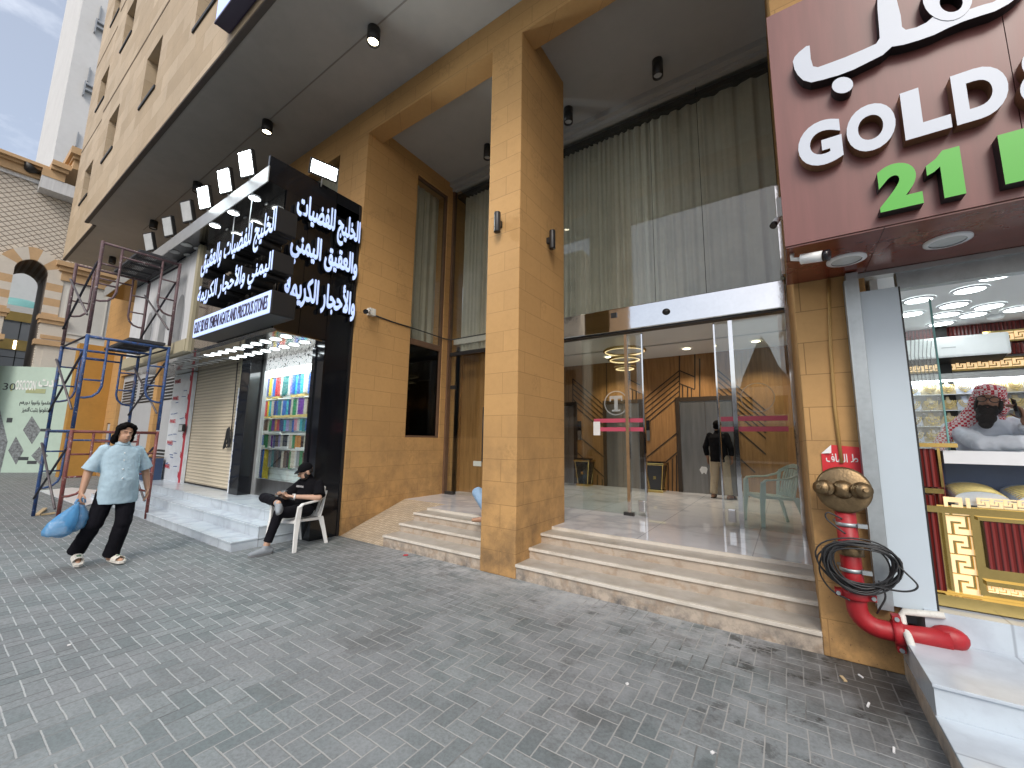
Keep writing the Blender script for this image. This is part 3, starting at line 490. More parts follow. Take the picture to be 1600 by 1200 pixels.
# beam, pillars, walls
MB().box(-24, YF, 7.29, 6, 4.436, SOF-.006).build('beam', 'gold', hotel)
MB().box(-3.235, YF-.003, 0, -2.712, 5.385, 7.55, .012).build('pillar', 'gold', hotel)
MB().box(-24, 4.436, 7.55, 6, 7.6, 7.75).build('portico_ceiling', 'ceil', hotel)
cn = MB(); cn.box(XL+.01, 6.32, 7.45, XR, 6.44, 7.549).box(XL+.01, 6.42, 7.38, XR, 6.52, 7.449); cn.build('ceiling_cornice', 'ceil', hotel)
# left return wall with tall window
lw = MB(); WY0, WY1 = 5.37, 6.30
for (y0, y1, z0, z1) in ((YF+.004, WY0, 0, 7.55), (WY0, WY1, 0, 1.62), (WY1, 6.9, 0, 7.55), (WY0, WY1, 7.2, 7.55)): lw.box(-6.60, y0, z0, XL, y1, z1)
lw.build('return_wall', 'gold', hotel)
fr = MB(); brown = M('brown_anodised_frame', (0.13, 0.075, 0.045), .5, .2)
fr.box(XL-.10, WY0, 1.62, XL-.04, WY0+.03, 7.2).box(XL-.10, WY1-.05, 1.62, XL-.02, WY1, 7.2).box(XL-.10, WY0+.03, 3.50, XL-.03, WY1-.05, 3.62).box(XL-.10, WY0+.03, 1.62, XL-.03, WY1-.05, 1.66).box(XL-.10, WY0+.03, 7.15, XL-.03, WY1-.05, 7.2)
sw = fr.build('side_window', brown, hotel)
MB().box(XL-.075, WY0+.03, 1.66, XL-.065, WY1-.05, 3.50).build('pane', 'glass_dark', sw)
MB().box(XL-.075, WY0+.03, 3.62, XL-.065, WY1-.05, 7.15).build('pane', 'glass_up', sw)
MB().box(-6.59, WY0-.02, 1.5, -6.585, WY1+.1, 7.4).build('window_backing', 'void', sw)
# right pillar
rp = MB(); rp.box(XR, YF+.004, 0, 0.60, 6.9, 7.28); rp.build('pillar', 'gold', hotel, bevel=.008)
# wall over the left shop and far left end
ws = MB(); wall_holes(ws, -24.0, -6.60, 0, 7.29, [(-12.6, -7.05, 5.9, 7.22), (-20.6, -16.6, .1, 3.75), (-16.25, -13.6, .1, 3.75), (-21.6,-21.1,.1,2.0), (-10.9, -6.62, .44, 3.1)], lambda u, v, d: (u, YF+.002+d, v), .35)
ws.build('street_wall', 'gold', hotel)
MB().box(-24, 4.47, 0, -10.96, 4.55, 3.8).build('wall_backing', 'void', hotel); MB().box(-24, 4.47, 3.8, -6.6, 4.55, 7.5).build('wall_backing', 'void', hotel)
MB().box(-12.6, YF+.1, 5.9, -7.05, YF+.11, 7.22).build('clerestory_pane', 'glass_up', hotel)
# plinth, landing and entrance steps
MB().box(-5.09, 5.02, 0, XR, 11.5, FL).build('lobby_floor', 'floor', hotel); MB().box(XL, 5.45, 0, -5.091, 11.5, FL).build('lobby_floor', 'floor', hotel)
MB().box(XL-.5, 6.75, FL, XL, 11.4, 3.7).build('lobby_wall', 'wood', hotel)
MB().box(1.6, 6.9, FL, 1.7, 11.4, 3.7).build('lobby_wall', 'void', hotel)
MB().box(XR+.0, 6.9, 0, 1.6, 11.4, FL-.002).build('lobby_floor', 'floor', hotel)
MB().box(XL-.5, 10.35, FL, 1.6, 10.5, 3.72).build('lobby_wall', 'wood', hotel, label='honey wood lift wall with dark chevron inlay lines')
MB().box(XL, 7.0, FL, -5.25, 10.35, 3.69).build('lobby_wall', 'wood', hotel)
lc = MB(); lc.box(XL-.5, YG+.15, 3.72, 1.7, 8.9, 3.84).box(XL-.5, 9.02, 3.72, 1.7, 10.5, 3.84).box(XL-.5, 8.9, 3.80, 1.7, 9.02, 3.84); lc.build('lobby_ceiling', 'lobby_ceil', hotel)
MB().box(XL-.5, 8.9, 3.785, 1.7, 9.02, 3.799).build('ceiling_slot', 'dark', hotel)
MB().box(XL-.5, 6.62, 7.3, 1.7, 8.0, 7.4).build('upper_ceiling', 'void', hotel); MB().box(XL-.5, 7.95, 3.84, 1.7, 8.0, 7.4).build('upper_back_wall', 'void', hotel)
st = thing('entrance_steps', 'flight of three beige marble steps at the lobby doors, right of the middle pillar', 'steps', (-1.29, 4.6, 0))
st2 = thing('entrance_steps', 'narrow flight of three beige marble steps left of the middle pillar, beside the tan ramp', 'steps', (-4.17, 4.6, 0))
for T, xa, xb in ((st, -2.712, XR), (st2, -5.09, -3.235)):
    for k, (y, z) in enumerate(((YF+.014, .165), (4.43, .29), (4.717, .412))):
        y2 = (4.43, 4.717, 5.02)[k]; zb = (0, .165, .29)[k]
        MB().box(xa, y, zb-(.0 if k == 0 else .04), xb, y2+.02, z-.028).build('riser', 'riser', T)
        MB().box(xa, y+.02, z-.028, xb, y2+.018, z).build('tread', 'tread', T)
        MB().box(xa, y-.022, z-.030, xb, y+.02, z+.001, .004).build('nosing', 'nosing', T)
    MB().box(xa, 5.0, .412, xb, 5.02, FL+.002).build('landing_edge', 'nosing', T)
rm = MB(); rm.prism([(XL, YF, 0.002), (XL, 5.45, 0.002), (XL, 5.45, FL+.002)], (1.06, 0, 0)); rampo = rm.build('access_ramp', 'mosaic'); tag(rampo, 'tan mosaic-tiled ramp sloping up along the ochre side wall to the lobby', 'ramp')
# ------------------------------------------------------------------ lobby glazing
gl = thing('glass_front', 'tall glazed lobby front with a mirror steel header over the sliding doors', 'glass wall', (-1.5, YG, FL))
MB().box(-3.4, YG+.0, 3.83, XR, YG+.012, 7.4).build('upper_pane', 'glass_up', gl)
hd = MB(); hd.box(-3.4, 6.36, 3.425, 0.115, YG+.06, 3.815, .012); hd.build('header', 'chrome', gl)
hs = MB(); hs.box(-3.4, 6.40, 3.40, 0.115, YG+.06, 3.425); hs.build('header_track', 'black_metal', gl)
MB().sphere((-1.43, 6.35, 3.62), (.06, .04, .05)).build('door_sensor', 'black_metal', gl); MB().box(-2.32, 6.34, 3.66, -2.22, 6.36, 3.74).build('door_sensor', 'black_metal', gl)
for z in (5.3,): pass
vj = MB(); vj.box(-0.87, YG-.004, 3.83, -0.862, YG-.001, 7.4); vj.box(-1.62, YG-.004, 3.83, -1.614, YG-.001, 7.4); vj.build('glazing_joint', 'dark', gl)
def gdoor(x0, x1, y, label, lock=None):
    t = thing('glass_door', label, 'glass door', ((x0+x1)/2, y, FL), 0, 'glass leaves of the lobby doors')
    MB().box(x0, y, FL+.012, x1, y+.012, 3.385).build('pane', 'glass', t); return t
d1 = gdoor(-3.35, -2.15, YG, 'fixed glass leaf beside the middle pillar with a ringed letter etched on it')
d2 = gdoor(-2.95, -1.885, YG+.05, 'left sliding glass leaf slid back behind the fixed leaf with the etched letter')
d3 = gdoor(-0.79, 0.0, YG+.05, 'right sliding glass leaf with a chrome leading edge near the black-shirted man')
d4 = gdoor(-0.57, 0.105, YG, 'fixed glass leaf in front of the pale green plastic chair')
def post(x, w, T, y=YG, n='frame', m='chrome'): MB().box(x-w/2, y-.02, FL, x+w/2, y+.045, 3.385).build(n, m, T)
post(-2.13, .05, d1); post(-1.875, .022, d2, YG+.05); post(-0.80, .022, d3, YG+.05); post(-0.58, .055, d4); post(.112, .05, d4)
for T, x in ((d2, -1.95), (d3, -0.70)):
    MB().box(x-.05, YG+.03, FL+.06, x+.05, YG+.05, FL+.24, .01).build('lock_plate', 'chrome', T)
MB().box(-2.22, YG-.03, FL, -2.06, YG+.03, FL+.05).build('floor_lock', 'black_metal', d1)
for T, xa, xb, y in ((d1, -2.71, -2.16, YG-.003), (d2, -2.10, -1.89, YG+.046), (d3, -0.775, -0.61, YG+.046), (d4, -0.55, 0.03, YG-.003)):
    for z in (1.80, 1.945): MB().box(xa, y-.002, z-.033, xb, y-.001, z+.033).build('pink_stripe', 'pink', T)
lg = MB()
ce = Vector((-2.315, YG-.006, 2.235))
for k in range(40):
    a, b = 2*math.pi*k/40, 2*math.pi*(k+1)/40; ro, ri = .205, .188
    f = lambda r, t: ce+Vector((math.cos(t)*r, 0, math.sin(t)*r)); lg.quad(f(ri, a), f(ro, a), f(ro, b), f(ri, b))
lg.box(ce.x-.11, ce.y-.001, ce.z+.07, ce.x+.11, ce.y, ce.z+.12).box(ce.x-.03, ce.y-.001, ce.z-.11, ce.x+.03, ce.y, ce.z+.07).box(ce.x-.07, ce.y-.001, ce.z-.14, ce.x+.07, ce.y, ce.z-.11).box(ce.x-.11, ce.y-.001, ce.z+.03, ce.x-.085, ce.y, ce.z+.07).box(ce.x+.085, ce.y-.001, ce.z+.03, ce.x+.11, ce.y, ce.z+.07)
lg.build('etched_logo', 'etch', d1)
l2 = MB(); ce2 = Vector((-0.30, YG-.006, 2.235))
for k in range(40):
    a, b = 2*math.pi*k/40, 2*math.pi*(k+1)/40
    f = lambda r, t: ce2+Vector((math.cos(t)*r, 0, math.sin(t)*r)); l2.quad(f(.194, a), f(.205, a), f(.205, b), f(.194, b))
l2.build('etched_logo', 'etch', d4)
nt = MB().box(-2.72, YG-.006, 1.70, -2.60, YG-.004, 1.93).build('paper_notice', 'key_white'); tag(nt, 'small white paper notice stuck on the glass leaf beside the pink stripes', 'notice')
# left bay glazing and door
gb = thing('glass_front', 'narrow glazed bay left of the middle pillar with a dark-railed glass door', 'glass wall', (-4.7, YG, FL))
MB().box(XL+.02, YG, 3.50, -3.4, YG+.012, 7.4).build('upper_pane', 'glass_up', gb)
MB().box(XL+.02, YG-.02, 3.42, -3.4, YG+.05, 3.50).build('header_track', 'black_metal', gb)
MB().box(XL+.002, YG-.05, FL, XL+.05, YG+.05, 7.4).build('jamb', brown, gb)
dd = gdoor(XL+.10, -4.95, YG+.0, 'glass door with a long black pull bar in front of the wood wall, left bay')
h = MB(); hx = -5.06
for y in (YG-.07, YG+.07): h.tube([(hx, y, 1.15), (hx, y, 2.25)], .018, 10)
for z in (1.25, 2.15): h.cyl((hx, YG-.07, z), (hx, YG+.07, z), .012)
h.build('pull_handle', 'black_metal', dd)
MB().box(XL+.10, YG-.02, 2.68, XL+.26, YG+.03, 2.76).build('patch_hinge', 'black_metal', dd); MB().box(XL+.08, YG-.05, FL, XL+.30, YG+.05, FL+.06).build('patch_hinge', 'black_metal', dd)
db_ = gdoor(-4.94, -3.3, YG, 'plain glass leaf half hidden by the middle pillar, left bay')
sk = MB().box(-5.75, 6.985, 1.02, -5.53, 6.999, 1.13, .004).build('wall_socket', 'white_plastic'); tag(sk, 'white double socket low on the wood wall behind the left glass door', 'socket')
# curtains
def curtain(p0, p1, z0, z1, label, seed, amp=.045):
    rnd = random.Random(seed); p0, p1 = Vector(p0), Vector(p1); Ln = (p1-p0).length; d = (p1-p0)/Ln; nn = Vector((-d.y, d.x)); N = int(Ln*90); mb = MB(); V = []
    ph = 0; offs = []
    for i in range(N+1):
        ph += (2*math.pi*(6.5+3.5*math.sin(i*.013+seed)+rnd.uniform(-2, 2)))/90; offs.append(amp*(math.sin(ph)+.35*math.sin(2.3*ph+1)))
    for j in range(7):
        t = j/6; z = z0+(z1-z0)*t
        for i in range(N+1):
            q = p0+d*(Ln*i/N)+nn*offs[i]*(1-.45*t); V.append((q.x, q.y, z))
    F = [(j*(N+1)+i, j*(N+1)+i+1, (j+1)*(N+1)+i+1, (j+1)*(N+1)+i) for j in range(6) for i in range(N)]
    mb.add(V, F, True); o = mb.build('curtain', 'curtain'); return tag(o, label, 'curtain', 'grey curtains behind the tall glass')
curtain((-3.5, 6.72), (0.12, 6.72), 3.84, 7.3, 'wide grey voile curtain behind the glass above the lobby doors', 1)
curtain((XL+.15, 6.72), (-3.5, 6.72), 3.52, 7.3, 'grey curtain seen left of the middle pillar above the black-railed glass door', 2)
curtain((-6.45, WY0), (-6.45, WY1), 3.6, 7.2, 'narrow grey curtain in the tall brown-framed side window', 3, .03)
curtain((-12.5, YF+.24), (-7.05, YF+.24), 5.9, 7.22, 'grey curtain in the high window just above the bead shop box', 4, .03)
# chrome strip with small devices right of the glass
ch = thing('wall_trim', 'chrome corner strip running up the right edge of the lobby glass', 'metal trim', (.1, 6.3, FL))
MB().box(.085, 6.2, FL, .128, 6.36, 3.4).build('strip', 'chrome', ch); MB().box(.085, 6.2, 3.83, .128, 6.30, 5.1).build('strip', 'chrome', ch)
# lift wall inlay
iy = 10.345
def wp(cx, cy): return pix(860+cx/3, 460+cy/3, 1, iy)
ln = MB()
segs = [((605,280),(605,498)),((677,275),(677,443)),((262,315),(265,520)),((370,305),(372,400)),((605,357),(677,387)),((605,418),(677,446)),((620,425),(620,495)),((643,433),(643,495)),((661,440),(661,495)),((620,628),(425,785)),((620,718),(430,882)),((105,395),(105,900)),((105,640),(265,775)),((105,722),(265,868)),((372,400),(420,425)),((372,440),(420,462)),((385,445),(385,510)),((402,455),(402,510))]
for k in range(6): segs += [((605,357+k*24),(430,498+k*25)), ((105,395+k*24),(262,530+k*24)), ((780,352+k*26),(1010,545+k*26))]
segs += [((850,610),(1010,750)),((850,735),(960,835)),((870,770),(870,860)),((700,300),(700,490))]
for x in (455, 480, 505, 530, 552, 572, 591, 608): segs.append(((x, 870-(x-455)*.85), (x, 922)))
for x in (125, 150, 175, 198, 220, 243): segs.append(((x, 742+(x-105)*.9), (x, 900)))
for a, b in segs:
    A, B = wp(*a), wp(*b); A.y = B.y = iy; ln.bar(A, B, .026, .01, (0, 1, 0)) if abs((B-A).z) < 1e6 else None
ln.build('wall_inlay', 'inlay', hotel)
def elevator(x0, x1, label):
    t = thing('lift_doors', label, 'lift', ((x0+x1)/2, 10.34, FL), 0, 'steel lift doors in the lobby'); zt = 2.58
    f = MB(); f.box(x0-.09, 10.30, FL, x0, 10.348, zt+.1).box(x1, 10.30, FL, x1+.09, 10.348, zt+.1).box(x0, 10.30, zt, x1, 10.348, zt+.1); f.build('frame', 'inlay', t)
    m = (x0+x1)/2
    MB().box(x0, 10.325, FL, m-.004, 10.347, zt).build('door_leaf', 'steel', t); MB().box(m+.004, 10.325, FL, x1, 10.347, zt).build('door_leaf', 'steel', t)
elevator(-2.10, -0.98, 'steel lift doors beside the standing man in black'); elevator(-3.95, -3.08, 'steel lift doors seen through the leaf with the etched letter')
elevator(-5.24, -4.9, 'dark lift edge just right of the middle pillar')
for cx, cy0, cy1, lb in ((459, 590, 685, 'black call panel between the two lift doors'), (138, 595, 682, 'black call panel left of the etched-letter lift, near the pillar')):
    a, b = wp(cx-9, cy0), wp(cx+9, cy1); t = thing('call_panel', lb, 'call panel', (a.x, 10.34, b.z), 0, 'lift call panels')
    MB().box(a.x, 10.315, b.z, b.x, 10.344, a.z, .004).build('plate', 'steel', t); MB().box(a.x, 10.308, (a.z+b.z)/2, b.x, 10.3145, a.z).build('display', 'phone', t)
def bin_(x, y, label):
    t = thing('waste_bin', label, 'bin', (x, y, FL), 0, 'tapered lobby bins'); a, b, h = .13, .19, .62
    mb = MB(); mb.add([(-a,-a,.06),(a,-a,.06),(a,a,.06),(-a,a,.06),(-b,-b,h),(b,-b,h),(b,b,h),(-b,b,h)], [(0,3,2,1),(4,5,6,7),(0,1,5,4),(1,2,6,5),(2,3,7,6),(3,0,4,7)]); mb.build('body', 'phone', t, world=False)
    g = MB(); g.box(-a-.04,-a-.04,0,a+.04,a+.04,.06,.01).box(-b-.03,-b-.03,h,b+.03,b+.03,h+.05,.01)
    for sx in (-1, 1):
        for sy in (-1, 1): g.bar((sx*a, sy*a, .06), (sx*b, sy*b, h), .022, .022)
    g.build('gilt_frame', 'brass', t, world=False); MB().box(-.03, -.172, .3, .03, -.165, .37).build('emblem', 'brass', t, world=False)
    MB().box(-b+.03,-b+.03,h+.05,b-.03,b-.03,h+.085).build('ash_tray', 'phone', t, world=False); return t
bin_(-2.6, 9.95, 'black and gilt tapered bin on the marble between the two lifts'); bin_(-4.45, 10.0, 'black and gilt tapered bin close to the middle pillar edge')
# lobby lamps
cl = thing('ring_chandelier', 'brass chandelier of three hanging rings near the lobby ceiling', 'chandelier', (-2.75, 8.3, 3.7))
for k, (r, z) in enumerate(((.42, 3.52), (.32, 3.34), (.2, 3.15))):
    c0 = Vector((-2.75, 8.3, z)); rr = MB(); rr.tube([c0+Vector((math.cos(t)*r, math.sin(t)*r, 0)) for t in [2*math.pi*i/32 for i in range(32)]], .028, 8, closed=True); o = rr.build('ring', 'brass', cl)
    b = MB(); b.tube([c0+Vector((math.cos(t)*(r-.02), math.sin(t)*(r-.02), -.02)) for t in [2*math.pi*i/32 for i in range(32)]], .014, 6, closed=True); b.build('lamp_strip', 'warm_dim', o)
MB().cyl((-2.75, 8.3, 3.15), (-2.75, 8.3, 3.72), .008).build('hanging_rod', 'brass', cl)
LOB = [(-1.75, 9.6, 'second'), (-0.4, 9.6, 'third'), (-3.6, 9.6, 'first')]
for x, y, nm in LOB:
    t = thing('recessed_light', f'lit recessed spot in the lobby ceiling, {nm} from the pillar', 'downlight', (x, y, 3.72), 0, 'lobby ceiling spots')
    MB().lathe((x, y, 3.716), [(.11, 0), (.11, -.012), (.08, -.012)], 20).build('rim', 'white', t); MB().lathe((x, y, 3.708), [(.08, 0), (.0, 0)], 20).build('lens', 'warm', t)
    l = bpy.data.lights.new('lobby_spot', 'SPOT'); l.energy = 110; l.spot_size = R(120); l.spot_blend = .6; l.color = (1, .86, .66); l.shadow_soft_size = .08
    lo = bpy.data.objects.new('bulb', l); C.objects.link(lo); lo.parent = t; lo.location = (0, 0, -.03)
# ------------------------------------------------------------------ surface downlights under the soffit
def can(x, y, z, lit, label, r=.095, h=.24):
    t = thing('ceiling_can', label, 'downlight', (x, y, z), 0, 'black cylinder lamps under the overhang')
    MB().lathe((x, y, z), [(0, 0), (r, 0), (r, -h), (r-.012, -h), (r-.02, -h+.03)], 24).build('housing', 'black_metal', t)
    MB().lathe((x, y, z-h+.03), [(r-.02, 0), (0, 0)], 24).build('lens', 'warm' if lit else 'lens_off', t)
    if lit:
        l = bpy.data.lights.new('can_spot', 'SPOT'); l.energy = 25; l.spot_size = R(70); l.spot_blend = .5; l.color = (1, .9, .72); l.shadow_soft_size = .06
        lo = bpy.data.objects.new('bulb', l); C.objects.link(lo); lo.parent = t; lo.location = (0, 0, -h-.01)
    return t
for x, y, lit, lb in ((-4.85, 3.21, 1, 'lit black can lamp on the overhang nearest the viewer'), (-8.19, 3.21, 1, 'lit black can lamp above the bead shop corner'), (-11.75, 3.21, 0, 'unlit black can lamp above the glowing floodlights'), (-15.03, 3.21, 0, 'unlit black can lamp above the unlit floodlights'), (-19.45, 3.21, 0, 'unlit black can lamp behind the top of the scaffold')): can(x, y, SOF-.006, lit, lb)
p = pix(1027, 95, 2, 7.55); can(p.x, p.y, 7.55, 0, 'unlit black can lamp in the portico over the lobby doors', .08, .28)
p = pix(888, 170, 2, 7.55); can(p.x, p.y, 7.55, 0, 'unlit black can lamp peeping out right of the middle pillar', .08, .28)
p = pix(762, 228, 2, 7.55); can(p.x, p.y, 7.55, 0, 'unlit black can lamp peeping out left of the middle pillar', .08, .28)
def uplight(x, y, z, nx, ny, label):
    t = thing('wall_lamp', label, 'wall lamp', (x, y, z), 0, 'up-down lamps on the middle pillar')
    c = Vector((x+nx*.085, y+ny*.085, z)); MB().lathe(c, [(.0, -.14), (.042, -.14), (.045, -.13), (.045, .13), (.042, .14), (0, .14)], 18).build('tube', 'black_metal', t)
    MB().bar((x, y, z), (x+nx*.06, y+ny*.06, z), .05, .08).build('bracket', 'black_metal', t)
p = pix(783, 352, 1, YF); uplight(p.x, YF-.003, p.z, 0, -1, 'black tube lamp on the street face of the middle pillar')
p = pix(855, 377, 0, -2.712); uplight(-2.712, p.y, p.z, 1, 0, 'black tube lamp on the side face of the middle pillar')
# security cameras
def bullet(loc, d, label, r=.045, L=.2, box=True):
    t = thing('security_camera', label, 'camera', loc, 0, 'security cameras'); a = Vector(loc); d = Vector(d).normalized()
    MB().tube([a, a+d*L], r, 16).build('body', 'white_plastic', t); MB().cyl(a+d*L, a+d*(L+.035), r*1.06).build('lens', 'phone', t); return t
a = pix(573, 489, 0, XL); t = bullet((XL+.12, a.y-.05, a.z), (.5, -.75, -.35), 'white bullet camera on the ochre side wall by the bead shop', .04, .12)
MB().box(XL, a.y+.0, a.z-.04, XL+.09, a.y+.13, a.z+.09, .006).build('junction_box', 'pvc', t); MB().cyl((XL+.05, a.y+.02, a.z), (XL+.12, a.y-.05, a.z), .02).build('bracket', 'white_plastic', t)
wv = MB(); wv.tube([(XL+.01, a.y+.12, a.z), (XL+.01, a.y+.6, a.z-.02), (XL+.012, WY0, a.z-.02), (XL+.015, 6.35, a.z-.04), (XL+.1, 6.46, a.z-.05), (XL+1.6, 6.46, a.z-.04)], .013, 8)
tag(wv.build('wire', 'cable'), 'thin dark cable running along the ochre side wall from the bullet camera', 'cable')
# ================================================================== BEAD SHOP (left)
XS = -6.2; YB = 2.8; PF = .45
shop = thing('bead_shop', 'black clad bead and silver shop box with lit Arabic lettering above white marble steps', 'shop', (-8, 3.5, 0))
fs = MB(); fs.box(-15.5, 2.5, 5.37, XS+.03, 2.515, 5.63); fs.build('fascia_edge', 'alu', shop)
fu = MB(); fu.box(-15.5, 2.516, 5.40, XS, 4.10, 5.62); fu.build('fascia_slab', 'black_gloss', shop)
# mirrored front cladding and side cladding, in panels with open joints
cp = MB()
for k in range(4):
    x1 = XS-.012-k*.80; cp.box(x1-.79, YB, 3.20, x1, YB+.06, 5.395)
cp.build('front_cladding', 'black_mirror', shop)
sp_ = MB()
for y0, y1, z1 in ((YB+.0, 3.17, 5.40), (3.178, 3.62, 5.42), (3.628, YF-.003, 5.82)): sp_.box(XS-.05, y0, 3.19, XS, y1, 5.40 if y0 < 3 else z1)
sp_.box(XS-.05, 2.516, 5.405, XS+.002, 3.62, 5.82)
sp_.build('side_cladding', 'black_gloss', shop)
lp = MB(); lp.box(XS-.30, 3.62, 0, XS-.003, YF-.004, 3.185); lp.box(XS-.32, 3.60, PF, XS-.22, 3.70, 3.1); lp.build('corner_pier', 'black_gloss', shop)
MB().box(XS-.012, 4.07, 0, XS+.012, YF-.004, 5.8).build('edge_trim', 'dark', shop)
cu = MB(); cu.box(-9.3, YB+.061, 3.165, XS-.055, 4.0, 3.20); cu.build('canopy_underside', 'black_mirror', shop)
cu2 = MB(); cu2.box(-14.0, YB+.061, 3.185, -9.31, 4.1, 3.22); cu2.build('canopy_underside', 'black_mirror', shop)
# unfinished neighbouring front
pp = MB()
for k in range(5): pp.box(-9.62-.86*(k+1)+.01, YB+.02, 3.47, -9.62-.86*k, YB+.06, 5.39)
pp.build('pale_cladding', 'pale_panel', shop)
bz = MB(); bz.box(-9.55, YB-.05, 3.2, -9.42, YB+.06, 5.37).box(-14.0, YB-.06, 3.22, -9.56, YB+.06, 3.46); bz.build('khaki_frame', 'beige_alu', shop)
# dark arch shapes on the pale cladding, standing in for its reflections
for xc, w, h in ((-10.35, .5, 1.05), (-11.35, .42, .8), (-12.35, .45, 1.0)):
    pts = [(xc-w/2, YB+.018, 3.48), (xc+w/2, YB+.018, 3.48)]+[(xc+w/2*math.cos(t), YB+.018, 3.48+h*.55+h*.45*math.sin(t)) for t in [math.pi*i/10 for i in range(11)]]
    MB().prism(pts, (0, -.006, 0)).build('arch_reflection', 'grey_acp', shop)
# rear wall, piers, window of the shop
MB().box(-9.30, 3.66, PF, -8.90, 4.0, 3.17, .01).build('black_pier', 'black_gloss', shop)
MB().box(-9.5, 3.72, PF, -9.305, 3.78, 2.6).build('wrapped_jamb', 'film', shop); MB().box(-9.5, 3.72, 2.6, -9.305, 3.78, 3.18).build('khaki_jamb', 'beige_alu', shop)
MB().box(-8.9, 3.90, PF, -8.80, 3.97, 3.165).build('window_frame', 'alu', shop); MB().box(-6.62, 3.90, PF, -6.55, 3.97, 3.165).build('window_frame', 'alu', shop)
MB().box(-8.80, 3.93, PF+.0, -6.62, 4.0, PF+.32).build('sill_panel', 'steel', shop)
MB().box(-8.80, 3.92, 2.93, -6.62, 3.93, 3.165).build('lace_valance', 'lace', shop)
MB().box(-8.80, 3.94, PF+.32, -6.62, 3.95, 2.86).build('window_pane', 'glass', shop)
YW = 4.62
MB().box(-10.9, YW, PF, -6.22, YW+.04, 3.1).build('slatwall', 'slat', shop)
MB().box(-10.9, 4.0, 3.03, -6.5, YW, 3.1).build('inner_ceiling', 'lobby_ceil', shop); MB().box(-10.9, 4.0, PF-.01, -6.5, YW, PF).build('inner_floor', 'white_marble', shop)
MB().box(-6.5, 4.0, PF, -6.45, YW, 3.1).build('inner_wall', 'white', shop); MB().box(-10.95, 4.01, PF, -10.9, YW, 3.1).build('inner_wall', 'white', shop)
MB().box(-10.6, 4.05, 2.985, -6.7, 4.5, 3.02).build('light_trough', 'shop_panel', shop)
# shutter
shb = MB(); shb.box(-12.15, 3.83, PF+.02, -9.51, 3.87, 3.19); so2 = shb.build('roller_shutter', 'shutter'); tag(so2, 'closed cream roller shutter between the red-printed film panel and the black pier', 'shutter')
MB().box(-12.15, 3.82, PF, -9.5, 3.9, PF+.035).build('shutter_rail', 'dark', shop)
# wrapped film panel
fp = thing('wrapped_panel', 'cladding panel still in white printed film with a red arrow strip, left of the shutter', 'cladding panel', (-12.9, 3.8, PF))
MB().box(-13.55, 3.76, PF, -12.42, 3.82, 3.17).build('panel', 'film', fp); MB().box(-12.42, 3.755, PF, -12.16, 3.82, 3.17).build('panel_edge', 'film', fp)
ar = MB()
ar.box(-12.34, 3.748, PF, -12.22, 3.754, 3.17)
z = PF+.1
while z < 3.1:
    for k in range(3): ar.bar((-12.41, 3.75, z+k*.045+.06), (-12.34, 3.75, z+k*.045), .02, .008, (0, 1, 0))
    z += .48
ar.build('red_arrow_strip', 'tape_red', fp)
tx = MB(); rnd = random.Random(4)
for z in (.75, 1.35, 1.9, 2.5, 2.95): letters('PANEL', (-13.45, 3.757, z), (1, 0, 0), (0, 0, 1), .42, .1, .004, 'tape_red', mb=tx)
tx.build('red_print', None, fp)
tb = MB()
for k in range(16):
    x = rnd.uniform(-13.5, -12.7); zz = rnd.uniform(.6, 3.05); tb.bar((x, 3.757, zz), (x+rnd.uniform(.12, .3), 3.757, zz+rnd.uniform(-.02, .03)), .02, .004, (0, 1, 0))
for k in range(7): zz = .6+k*.3+rnd.uniform(-.05, .05); tb.box(-9.46, 3.716, zz, -9.40, 3.719, zz+.06); tb.bar((-9.45, 3.717, zz+.12), (-9.33, 3.717, zz+.13), .02, .003, (0, 1, 0))
tb.build('blue_print', 'film_blue', fp)
bl = thing('floodlight', 'small unlit floodlight on the red-striped panel edge', 'floodlight', (-12.3, 3.7, 1.75)); MB().box(-12.4, 3.64, 1.68, -12.12, 3.70, 1.86, .01).build('housing', 'black_metal', bl); MB().box(-12.37, 3.634, 1.70, -12.15, 3.639, 1.84).build('lens', 'lens_off', bl)
cb_ = MB(); cb_.tube([(-9.75, 3.75, 3.17), (-9.77, 3.77, 2.6), (-9.80, 3.79, 2.0), (-9.82, 3.80, 1.7)], .011, 7)
for k in range(6): cb_.tube([(-9.85+.09*math.cos(t+k), 3.79-.012*k, 1.55+(.17+.012*k)*math.sin(t)) for t in [2*math.pi*i/16 for i in range(16)]], .011, 6, closed=True)
tag(cb_.build('cable_coil', 'cable'), 'dark cable hanging down the cream shutter ending in a small coil', 'cable')
# lettering
ls = thing('sign_lettering', 'lit Arabic lettering in two lines on the front of the bead shop box', 'sign', (-7.8, 2.45, 4.3))
def fl(n, a, b, zl, zr):
    pass
U = (1, 0, 0); V = (0, 0, 1); yl = YB-.35
a = pix(313, 447, 1, yl); b = pix(432, 331, 1, yl)
def line3(body, name, x0, x1, z0, z1, y, parent, dep=.28, bold=.036):
    mb = letters(body, (x0, y+dep, z0), U, V, x1-x0, z1-z0, dep, 'sign_white', 'dark', bold, True); return mb.build(name, None, parent)
line3('الخليج للفضيات والعقيق', 'arabic_line', -8.23, -5.66, 4.25, 4.76, yl, ls)
line3('اليمني والأحجار الكريمة', 'arabic_line', -8.23, -5.64, 3.70, 4.17, yl, ls)
rods = MB()
for x, z in ((-7.6, 4.7), (-6.6, 4.75), (-7.9, 4.0), (-6.5, 3.9), (-7.0, 3.3), (-8.0, 3.35)): rods.cyl((x, yl+.29, z), (x, YB, z), .012)
for x in (-6.9, -7.5): rods.cyl((x, yl+.15, 4.6), (x, yl+.15, 5.4), .008)
rods.build('support_rod', 'galv', ls)
